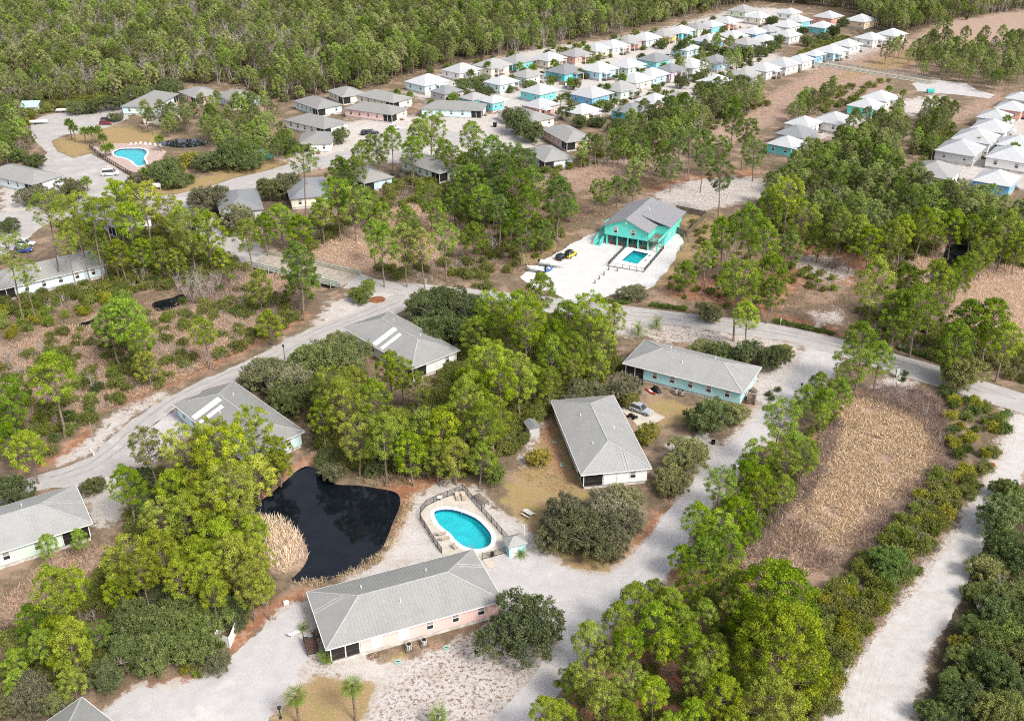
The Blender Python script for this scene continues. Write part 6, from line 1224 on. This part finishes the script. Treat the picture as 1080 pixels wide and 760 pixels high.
def boat(p, rz, L, label, col='white', trailer=True):
    t = thing('boat_trailer' if trailer else 'boat', label, 'boat', (p.x, p.y, 0.02), rz); z = 0.55 if trailer else 0.0; sec = []
    vs = []; fs = []; xs = [-.5,-.2,.1,.32,.45,.5]; ws = [.92,1,.95,.66,.3,.04]
    for xx, ww in zip(xs, ws): hw = ww*L*0.17; kz = z+(0.0 if xx < .2 else (xx-.2)*1.2); vs += [(xx*L,0,kz), (xx*L,hw*.85,z+.3+max(0,xx-.2)*.4), (xx*L,hw,z+.75+max(0,xx)*.4), (xx*L,hw*.8,z+.72+max(0,xx)*.4), (xx*L,0,z+.42), (xx*L,-hw*.8,z+.72+max(0,xx)*.4), (xx*L,-hw,z+.75+max(0,xx)*.4), (xx*L,-hw*.85,z+.3+max(0,xx-.2)*.4)]
    for i in range(len(xs)-1):
        for j in range(8): fs.append((i*8+j, (i+1)*8+j, (i+1)*8+(j+1)%8, i*8+(j+1)%8))
    fs += [tuple(range(8)), tuple(range(40, 48))[::-1]]; MB().add(vs, fs).build('hull', M[col], t)
    MB().box((-.05*L, 0, z+.75), (.5, .7, .6)).build('console', M['white'], t); MB().box((-.55*L, 0, z+.7), (.4, .4, .8)).build('outboard_motor', M['black'], t)
    if trailer:
        for s in (-1, 1): MB().tube((-.15*L, s*.85, .3), (-.15*L, s*1.05, .3), .3, n=12).build('wheel', M['tyre'], t); MB().bar((-.4*L, s*.6, .35), (.5*L, s*.2, .4), .08, .08).build('frame_beam', M['steel'], t)
        MB().bar((.45*L, 0, .4), (.75*L, 0, .4), .08, .08).build('tow_bar', M['steel'], t)
    return t
boat(on(580,281.5), heading((570,279.5),(594,283)), 5.6, 'white boat with dark motor on a trailer beside the yellow jeep'); boat(on(565,287), heading((575,288),(558,286)), 4.6, 'white skiff at the left edge of the white sand')
t = boat(on(579,286), 0.7, 2.6, 'small blue and white jet ski next to the boat trailer', 'bluetrim', False); t.name = 'jet_ski'
boat(on(41,131), 0.15, 7, 'white boat on trailer in the club car park'); boat(on(70,118.5), 0.1, 7.5, 'long white covered boat at the far edge of club car park')
t = thing('buggy', 'small dark open buggy beside the silver grey car', 'buggy', on(667,440.5), heading((662,438),(674,444)))
MB().box((0,0,.5), (1.7,.6,.28)).build('body', M['black'], t); MB().box((-.25,0,.72), (.8,.42,.16)).build('seat', M['dark'], t); MB().bar((.5,-.4,1.0), (.5,.4,1.0), .05,.05).build('handlebar', M['steel'], t); MB().bar((.65,0,.6), (.5,0,1.0), .06,.06).build('steering_column', M['steel'], t)
for x in (-.6,.6):
    for s in (-1,1): MB().tube((x,s*.35,.28), (x,s*.6,.28), .28, n=12).build('wheel', M['tyre'], t)
# ------------------------------------------------------------------ small things around the houses
def local(base, x, y, z=0.0): c, a = base; return Vector((c[0]+x*math.cos(a)-y*math.sin(a), c[1]+x*math.sin(a)+y*math.cos(a), z))
def ac_unit(p, rz, label):
    t = thing('air_conditioner', label, 'air conditioner', p, rz, 'air conditioners'); MB().box((0,0,.25), (1.1,1.1,.12)).build('platform', M['wood'], t)
    for x in (-.45,.45):
        for y in (-.45,.45): MB().box((x,y,.1), (.1,.1,.22)).build('leg', M['wood'], t)
    MB().tube((0,0,.31), (0,0,1.1), .42, n=14).build('casing', M['skirt'], t); MB().tube((0,0,1.1), (0,0,1.14), .34, n=14).build('fan_grille', M['black'], t)
    for k in range(10): a = k*.628; MB().box((math.cos(a)*.43, math.sin(a)*.43, .7), (.03,.09,.74), a).build('louvre', M['dark'], t)
    return t
ac_unit(local(PINK, -1.6, -6.9), PINK[1], 'grey air conditioner outside the pink wall, left of two'); ac_unit(local(PINK, 0.6, -6.9), PINK[1], 'grey air conditioner outside the pink wall, right of two')
ac_unit(local(AQUA, -0.6, -6.9), AQUA[1], 'air conditioner outside the aqua wall, left of two'); ac_unit(local(AQUA, 0.8, -6.9), AQUA[1], 'air conditioner outside the aqua wall, right of two')
def septic(p, label, mk='greencover'):
    t = thing('septic_cover', label, 'cover', p); MB().tube((0,0,0), (0,0,.16), .5, .46, 16).build('lid', M[mk], t); MB().box((0,0,.19), (.5,.08,.06)).build('grip', M['dark'], t)
septic(on(419.5,698), 'round pale green tank cover before the pink wall, left one'); septic(on(471,683), 'round pale green tank cover before the pink wall, right one'); septic(on(585,466), 'green tank cover beside the white duplex, far one'); septic(on(593,490), 'green tank cover beside the white duplex, near one')
t = thing('storage_tank', 'small dark round tank against the aqua wall near its porch', 'tank', on(676,405)); MB().tube((0,0,0), (0,0,1.0), .42, n=14).build('body', M['dark'], t); MB().tube((0,0,1.0), (0,0,1.15), .42, .15, 14).build('lid', M['dark'], t)
t = thing('covered_boat', 'black upturned dinghy leaning by the aqua wall', 'boat', on(692,412), -1.0); mb = MB(); n = 12
vs = [(0,0,.95)]; 
for k in range(3): vs += [(math.cos(a)*1.5*(.45+.28*k), math.sin(a)*.75*(.5+.25*k), .9-.42*k) for a in [i*2*math.pi/n for i in range(n)]]
fs = [(0, 1+i, 1+(i+1)%n) for i in range(n)]+[(1+k*n+i, 1+(k+1)*n+i, 1+(k+1)*n+(i+1)%n, 1+k*n+(i+1)%n) for k in range(2) for i in range(n)]
mb.add(vs, fs).build('hull', M['black'], t); MB().bar((-1.2,0,.93), (1.2,0,.93), .08,.1).build('keel', M['dark'], t)
def kayak(p, rz, label):
    t = thing('kayak', label, 'kayak', p, rz); vs = []; fs = []; xs = [-1.6,-1.1,0,1.1,1.6]; ws = [.03,.25,.36,.25,.03]
    for x, w in zip(xs, ws): vs += [(x,0,.02+abs(x)*.08), (x,w,.2+abs(x)*.05), (x,0,.3+abs(x)*.04), (x,-w,.2+abs(x)*.05)]
    for i in range(4):
        for j in range(4): fs.append((i*4+j, (i+1)*4+j, (i+1)*4+(j+1)%4, i*4+(j+1)%4))
    MB().add(vs, fs).build('hull', M['red'], t); MB().box((0,0,.33), (.9,.38,.06)).build('cockpit', M['white'], t)
kayak(on(686,413.5), -1.0, 'red and white kayak lying beside the black dinghy')
def lamp_post(p, h, label, name='street_lamp'):
    t = thing(name, label, 'lamp', p); MB().tube((0,0,0), (0,0,h), .09, .06, 8).build('pole', M['dark'], t); MB().box((0,0,.1), (.3,.3,.2)).build('base', M['dark'], t); MB().frustum((0,0,h), (.22,.22), (.4,.4), .35).build('lantern', M['black'], t); MB().frustum((0,0,h+.35), (.48,.48), (.1,.1), .2).build('cap', M['dark'], t)
lamp_post(on(301.5,388), 5.0, 'black lamp post beside the west road at the oak grove'); lamp_post(on(296,757), 1.6, 'short black lamp at the bottom edge beside the left palm'); lamp_post(on(844.5,413), 1.5, 'short black lamp at the gravel lane edge by three small bushes')
def marker(p, h, label, m='white', w=.14):
    t = thing('marker_post', label, 'post', p); MB().box((0,0,h/2), (w,w,h)).build('post', M[m], t); MB().frustum((0,0,h), (w*1.3,w*1.3), (w*.2,w*.2), .12).build('cap', M[m], t)
marker(on(449.5,302), 2.0, 'white marker post beside the road right of the bridge'); marker(on(893.5,357), 2.2, 'white marker post at the roadside hedge gap', w=.2); marker(on(99,465), 4.2, 'tall grey pole on the sand verge at the west road bend', 'steel'); marker(on(823,342), 1.6, 'pale marker post at the left end of the east hedge'); marker(on(270,383), 1.5, 'short pale post on the red bank of the west road')
for i, q in enumerate([(585.5,267),(642,285),(651,286),(637,290),(632,294.5),(627.5,299)]): marker(on(*q), .9, f'short wooden bollard on the white sand of the beach house, {ORD[i]} of six', 'wood', .28)
t = thing('barrier_rail', 'low white barrier lying at the west road verge', 'barrier', on(97.5,478), -0.9); MB().box((0,0,.35), (2.2,.16,.24)).build('rail', M['white'], t)
for x in (-.8,.8): MB().box((x,0,.16), (.16,.3,.3)).build('foot', M['white'], t)
t = thing('sign', 'white sign on two posts in the club road bed', 'sign', on(166,200)); MB().box((0,0,1.5), (2.6,.1,1.3)).build('panel', M['white'], t)
for x in (-1,1): MB().box((x,0,.6), (.14,.14,1.5)).build('post', M['white'], t)
t = thing('utility_box', 'white utility box beside the club road bed', 'box', on(153.5,203)); MB().box((0,0,.8), (1,.8,1.6)).build('cabinet', M['white'], t); MB().box((0,0,1.63), (1.1,.9,.08)).build('lid', M['skirt'], t)
t = thing('direction_sign', 'dark leaning signboard on the sandy road corner', 'sign', on(946,398), 0.5); o_ = MB().box((0,0,1.3), (.9,.1,1.5)).build('panel', M['greenpaint'], t); MB().box((-.4,.06,1.0), (.12,.12,2.0)).build('post', M['dark'], t); MB().box((.4,.06,1.0), (.12,.12,2.0)).build('post', M['dark'], t)
t = thing('dumpster', 'green dumpster at the far gravel lot', 'dumpster', on(981,98)); MB().frustum((0,0,.2), (2.6,1.5), (3.0,1.8), 1.3).build('bin', M['w_teal'], t); MB().box((0,0,1.55), (3.0,1.8,.12)).build('lid', M['w_teal'], t)
for x in (-1.0,1.0):
    for y in (-.6,.6): MB().tube((x,y-.1,.12), (x,y+.1,.12), .12, n=8).build('wheel', M['tyre'], t)
t = thing('fire_pit', 'black fire drum on sand beside the silvery oak', 'fire pit', on(752,468)); MB().tube((0,0,0), (0,0,.8), .35, .38, 12, cap=False).build('drum', M['black'], t); MB().tube((0,0,.15), (0,0,.2), .34, n=12).build('grate', M['dark'], t)
t = thing('waste_bin', 'dark waste bin on white sand beside the cream duplex', 'bin', on(522,134)); MB().frustum((0,0,.1), (1.2,1.2), (1.5,1.5), 1.4).build('body', M['black'], t); MB().box((0,0,1.55), (1.6,1.6,.12)).build('lid', M['dark'], t)
# white lattice enclosure
eo = on(246,670); t = thing('lattice_enclosure', 'white fenced bin enclosure at the edge of the dark oak mound', 'enclosure', eo); eps = [on(*q)-eo for q in ((236,659),(251.5,662),(243,683),(229,678))]
for a, b in zip(eps, eps[1:]+eps[:1]):
    nb = max(3, int((b-a).length/.28)); d = (b-a).normalized()
    for i in range(nb): q = a+(b-a)*((i+.5)/nb); MB().box((q.x, q.y, .95), ((b-a).length/nb-.03, .05, 1.9), math.atan2(d.y, d.x)).build('board', M['white'], t)
    MB().box((a.x, a.y, 1.05), (.14,.14,2.1)).build('post', M['white'], t)
# pink house stairs, garden things
def stairs(base, x, y, rz, label, n=5, m='wood_brown'):
    p = local(base, x, y); t = thing('porch_stairs', label, 'stairs', p, base[1]+rz)
    for k in range(n): MB().box((0, -k*.3, .8-.16*k), (1.5, .3, .06)).build('tread', M[m], t)
    MB().box((0,.8,.82), (1.7,1.4,.08)).build('landing', M[m], t)
    for s in (-.78,.78):
        MB().bar((s,.1,.75), (s,-n*.3,.02), .08,.24).build('stringer', M[m], t); MB().bar((s,.1,1.7), (s,-n*.3,1.0), .09,.12).build('handrail', M[m], t); MB().box((s,.8,1.7), (.09,1.5,.12)).build('handrail', M[m], t)
        for yy, zz in ((1.45,.85), (.1,.85), (-n*.15,.5), (-n*.3+.05,.5)): MB().box((s, yy, zz), (.1,.1,1.6 if yy > 0 else 1.1)).build('post', M[m], t)
        for k in range(9): MB().box((s, 1.3-k*.32, 1.15-max(0,k-4)*.17), (.04,.16,.8)).build('baluster', M[m], t)
    for yy in (.2, 1.4):
        for s in (-.7,.7): MB().box((s,yy,.39), (.12,.12,.8)).build('leg', M[m], t)
stairs(PINK, -14.0, -1.4, 0.0, 'brown wooden stairs up to the porch of the pink duplex'); stairs(AQUA, 13.6, -2.5, 0.2, 'grey wooden stairs at the right end of the aqua duplex', 4, 'wood')
t = thing('garden_chair', 'blue plastic chair beside the pink duplex stairs', 'chair', on(329.5,677.5), .6); MB().box((0,0,.4), (.6,.6,.06)).build('seat', M['bluechair'], t); MB().bar((0,.25,.42), (0,.42,1.05), .6,.06).build('backrest', M['bluechair'], t)
for x in (-.26,.26): MB().box((x,0,.6), (.07,.6,.05)).build('armrest', M['bluechair'], t); MB().box((x,-.24,.3), (.06,.06,.6)).build('leg', M['bluechair'], t); MB().box((x,.24,.3), (.06,.06,.6)).build('leg', M['bluechair'], t)
t = thing('kettle_grill', 'black round grill beside the blue garden chair', 'grill', on(322.5,678)); s_ = MB()
for k in range(6): a0, a1 = math.pi*k/6, math.pi*(k+1)/6; s_.tube((0,0,.8-.32*math.cos(a0)), (0,0,.8-.32*math.cos(a1)), max(.01,.32*math.sin(a0)), max(.01,.32*math.sin(a1)), 12, cap=False)
s_.build('bowl', M['black'], t)
for k in range(3): a = k*2.09; MB().tube((math.cos(a)*.15, math.sin(a)*.15, .6), (math.cos(a)*.35, math.sin(a)*.35, 0), .02, n=4).build('leg', M['steel'], t)
lounge(on(310,669.5), 0.7, 'white garden lounger on sand at the pink duplex corner', 'white', zb=0.02)
t = thing('cool_box', 'small white box on red straw left of the pink duplex', 'box', on(302,636.5), .3); MB().box((0,0,.22), (.7,.45,.44)).build('body', M['white'], t); MB().box((0,0,.47), (.74,.49,.06)).build('lid', M['white'], t)
t = thing('bicycle', 'pink bicycle leaning against the pink wall', 'bicycle', on(394,693.5), PINK[1])
for x in (-.5,.5):
    w_ = MB(); pts = [(x+.33*math.cos(a), 0, .33+.33*math.sin(a)) for a in [k*.5236 for k in range(13)]]; tube_mb(w_, pts, [.03]*13, 5); w_.build('wheel', M['tyre'], t)
for a, b in (((-.5,0,.33),(-.1,0,.75)), ((-.1,0,.75),(.4,0,.72)), ((-.1,0,.75),(0,0,.3)), ((0,0,.3),(.4,0,.72)), ((.5,0,.33),(.4,0,.9)), ((-.5,0,.33),(0,0,.3))): MB().tube(a, b, .025, n=5).build('frame_tube', M['w_coral'], t)
MB().box((-.12,0,.85), (.25,.14,.06)).build('saddle', M['black'], t); MB().bar((.4,-.28,.95), (.4,.28,.95), .04,.04).build('handlebar', M['steel'], t)
t = thing('garden_shed', 'small grey shed left of the white duplex', 'shed', on(561,457), .35); MB().box((0,0,1.0), (2.0,2.6,2.0)).build('wall', M['w_grey'], t); hip(2.5, 3.1, 2.05, 2.5, .08).build('roof', M['roof_mid'], t) if False else MB().add([(-1.2,-1.5,2.02),(1.2,-1.5,2.02),(1.2,1.5,2.02),(-1.2,1.5,2.02),(0,-1.5,2.6),(0,1.5,2.6)], [(0,4,5,3),(4,1,2,5),(0,1,4),(2,3,5),(3,2,1,0)]).build('roof', M['roof_mid'], t); door(t, 1.0, 0, .95, -math.pi/2, .9, 1.8)
r = random.Random(8)
def logs(p, n, L, label, m='trunk_pale', name='branch_pile', sp=1.6):
    t = thing(name, label, 'branches', p, r.uniform(0,3))
    for k in range(n):
        a = r.gauss(0,.5); c = Vector((r.uniform(-sp,sp)*.6, r.uniform(-sp,sp)*.5, .08+r.random()*.5)); d = Vector((math.cos(a), math.sin(a), r.uniform(-.15,.25)))*L*r.uniform(.4,.6); MB().tube(c-d, c+d, .07*r.uniform(.5,1.2), .03, 5).build('branch', M[m], t)
logs(on(474,507), 26, 3.4, 'pile of pale bleached branches behind the kidney pool'); logs(on(577,437), 12, 3.6, 'stack of grey boards at the far corner of the white duplex', 'wood', 'board_stack', .8); logs(on(880,280), 20, 4.5, 'pile of brown felled branches on the cleared straw ground', 'wood', sp=3); logs(on(870,299), 6, 7, 'fallen pale tree trunks on the cleared ground', sp=3); logs(on(930,280), 10, 5, 'grey brush pile beside the reed pond clearing', sp=3); logs(on(560,252), 4, 4, 'fallen pale logs left of the white sand'); logs(on(920,607), 10, 3, 'bleached branches in the weeds beside the reed field')
t = thing('red_bucket', 'small red bucket lying on the sand track verge', 'bucket', on(1047,491)); MB().tube((0,0,0), (0,0,.5), .25, .32, 10, cap=True).build('bucket_body', M['red'], t); MB().bar((-.3,0,.5), (.3,0,.62), .03,.03).build('bucket_handle', M['steel'], t)
# ------------------------------------------------------------------ palms, hedges, shrubs one by one
def palm_at(px, py, H, label, **k): return palm_tree(on(px, py), H, label, **k)
palm_at(316,764, 5.0, 'fan palm at the bottom edge beside the gravel parking', s=1.0); palm_at(375.5,760, 6.2, 'tallest fan palm standing on the lawn before the pink duplex', s=1.05); palm_at(462,770, 2.6, 'low fan palm at the bottom edge on speckled sand', s=0.95)
palm_at(345,698, 1.2, 'small yellowish palm before the pink duplex porch', s=.8, n=18); palm_at(549.5,586, .5, 'spiky sago palm beside the aqua pool shed', s=.72, feather=True, n=34, r0=.2); palm_at(320,664, .4, 'little sago palm at the left end of the pink duplex', s=.55, feather=True, n=26); palm_at(673,354, 1.6, 'feathery palm above the aqua duplex roof, left one', s=1.2, feather=True, n=30); palm_at(692,346, 1.2, 'feathery palm above the aqua duplex roof, right one', s=1.1, feather=True, n=30)
for i, q in enumerate([(80,150),(76,147),(91,152),(99,153),(106,152),(110,156),(112,166),(117,165),(170,160),(152,197),(156,197),(93,202),(201,194),(107,119),(122,117)]): palm_at(*q, [5.2,6,4.6,5.2,5,3.6,3,3.2,4.4,4,4.4,3.2,1.6,5,4][i], f'slender palm by the club pool, {ORD[i]} counted around the pool and road', fronds=False, s=1.15, group='palms around the club pool')
pr = random.Random(21); k = 0
SUBP = [(515,80),(548,78),(562,82),(573,68),(590,60),(604,66),(618,62),(633,58),(648,54),(655,52),(672,47),(690,44),(612,84),(640,80),(655,95),(676,88),(700,80),(716,78),(735,72),(748,70),(766,68),(600,98),(640,104),(580,98),(592,112),(632,120),(648,116),(676,124),(700,112),(712,60),(728,56),(742,50),(760,48),(780,52),(558,98),(540,92),(585,76),(622,76),(420,112),(432,108),(478,116),(455,120),(496,86),(936,106),(950,112),(1066,170),(1030,160),(1058,140),(1000,160),(906,118)]
SUBP += [(470+pr.uniform(0,300), 0) for _ in range(0)]
for q in SUBP: palm_at(q[0]+pr.uniform(-1,1), q[1], pr.uniform(3,5.5), 'slender palm standing between the pastel cottages', fronds=False, s=pr.uniform(1.0,1.4), group='palms of the pastel subdivision')
def hedge(a, b, n, label, s=.75, color=(.7,.85,.8,1)):
    for i in range(n): x, y = a[0]+(b[0]-a[0])*i/max(1,n-1), a[1]+(b[1]-a[1])*i/max(1,n-1); p = on(x, y); put('shrub', p.x, p.y, s*pr.uniform(.85,1.15), label, 'roadside hedge shrubs', color, sz=.8)
hedge((632,318.5),(663,320.5), 7, 'clipped shrub in the hedge left of the small oak'); hedge((688,323),(721,327), 7, 'clipped shrub in the hedge right of the small beach house oak'); hedge((820,340),(878,353), 12, 'clipped shrub in the long dark hedge above the east road'); hedge((948,368),(982,379), 7, 'clipped shrub in the hedge below the big bright pines')
for q, lb in (((820.5,413),'dark round bush on white sand by the aqua duplex, largest of three'), ((811,417),'dark round bush beside the aqua duplex, leftmost of three'), ((813.5,422),'dark round bush beside the aqua duplex, lowest of three'), ((955,396),'dark bush at the signboard corner'), ((952,402),'pale bush below the signboard corner bush')): p = on(*q); put('shrub', p.x, p.y, .62, lb, 'small round bushes', (.5,.6,.8,1))
def shrubs(poly, sp, s0, s1, label, group, cols, mx, seed):
    pts = scatter(poly, sp, 0, 1500, seed)[:mx]
    for x, y in pts: put('shrub', x, y, pr.uniform(s0, s1), label, group, pr.choice(cols))
def garden():
    oaks([(560,88,16),(604,90,16),(646,98,18),(668,96,16),(640,112,18),(656,120,20),(690,118,22),(704,110,20),(718,88,18),(736,80,18),(744,94,22),(770,92,20),(784,86,18),(722,52,22),(735,50,20),(750,53,20),(768,56,18),(786,58,20),(800,54,18),(814,50,18),(698,46,16),(676,62,14),(620,78,14),(584,82,14),(600,118,24),(632,126,22),(610,128,22),(650,132,22),(488,90,20),(476,102,18),(512,96,20),(505,84,24),(816,22,18),(822,44,18),(852,44,16),(880,34,18),(866,40,16),(848,32,14),(890,24,14),(760,30,12),(556,114,16)], 'dark bushy tree between the pastel cottages', 'garden trees of the subdivision', DKO, hc=2.5)
G_, Y_, O_, D_ = (1,1.1,.9,1), (1.5,1.3,.7,1), (1.05,.98,1.1,1), (.62,.75,.8,1)
shrubs([(985,412),(1010,408),(1050,432),(1064,446),(1050,480),(1015,500),(1000,470),(992,440)], 2.0, .8, 1.4, 'green shrub in the thicket at the track corner', 'shrubs', [G_,G_,O_,Y_,D_], 28, 1)
shrubs([(990,500),(1020,500),(1000,545),(960,580),(930,570),(955,545)], 2.0, .8, 1.4, 'green shrub on the right edge of the reed field', 'shrubs', [G_,O_,Y_], 22, 2)
shrubs([(860,640),(890,615),(940,620),(930,650),(895,690),(872,740),(850,745),(855,690)], 2.0, .9, 1.5, 'olive shrub between huge round pine and sand track', 'shrubs', [O_,G_,Y_], 28, 3)
shrubs([(990,720),(1010,690),(1030,640),(1045,590),(1060,560),(1040,640),(1015,720),(985,755),(970,750)], 2.2, .7, 1.1, 'low dark shrub along the sand track right edge', 'shrubs', [D_,O_], 18, 4)
shrubs([(0,460),(40,440),(90,400),(140,380),(180,385),(120,428),(90,455),(60,480),(0,500)], 3.0, .9, 1.5, 'dark shrub in the marsh above the west road', 'shrubs', [D_,O_,G_], 26, 5)
shrubs([(100,310),(160,295),(230,290),(300,315),(260,345),(190,350),(130,325)], 3.6, .8, 1.5, 'shrub among dry grass of the western marsh', 'shrubs', [D_,G_,O_], 26, 6)
shrubs([(0,330),(60,320),(120,305),(110,330),(60,345),(0,360)], 2.6, .9, 1.5, 'lush green shrub below the pale blue duplex', 'shrubs', [G_,Y_,G_], 24, 7)
shrubs([(210,690),(238,680),(244,695),(225,712),(205,718),(190,712)], 1.6, .6, .9, 'yellow-green saw palmetto shrub on the gravel parking edge', 'shrubs', [Y_,G_], 9, 8)
shrubs([(830,280),(880,290),(900,300),(870,310),(835,300)], 2.4, .7, 1.2, 'green shrub on the cleared straw ground', 'shrubs', [G_,O_], 12, 9)
shrubs([(430,80),(560,52),(700,30),(790,15),(830,40),(790,80),(720,110),(620,122),(560,118),(500,108)], 4.5, .9, 1.9, 'small garden shrub between the pastel cottages', 'garden shrubs', [D_,O_], 150, 10)
garden()
t = tag(mesh_obj('road_island', MB().tube((0,0,-.05), (0,0,.12), 2.2, 1.7, 14).mesh('road_island', M['straw']), None, on(398,316)), 'small red straw mound at the road junction', None, None, 'structure')
t = tag(mesh_obj('planter_island', MB().tube((0,0,-.05), (0,0,.15), 3.2, 2.6, 14).mesh('planter_island', M['straw']), None, on(109,211)), 'straw planter island in the club road junction', None, None, 'structure')

# ------------------------------------------------------------------ labels: single out alike neighbours by row and place in their stand
def ordinal(i): return ORD[i] if i < len(ORD) else f'{i+1}th'
byl = {}
for o in list(scene.objects):
    if o.parent is None and 'label' in o and 'category' in o: byl.setdefault(o['label'], []).append(o)
for lb, os_ in byl.items():
    if len(os_) < 2: continue
    os_.sort(key=lambda o: o.location.y); k = max(1, math.ceil(len(os_)/12)); rows = [os_[i*len(os_)//k:(i+1)*len(os_)//k] for i in range(k)]
    for ri, rw in enumerate(rows):
        rw.sort(key=lambda o: o.location.x/max(o.location.y, 1))
        rn = '' if k == 1 else (', near row' if ri == 0 else ', far row' if ri == k-1 else ', middle row' if k == 3 else f', {ORD[ri]} row')
        for i, o in enumerate(rw): o['label'] = f"{lb}{rn}, {ordinal(i)} from left"
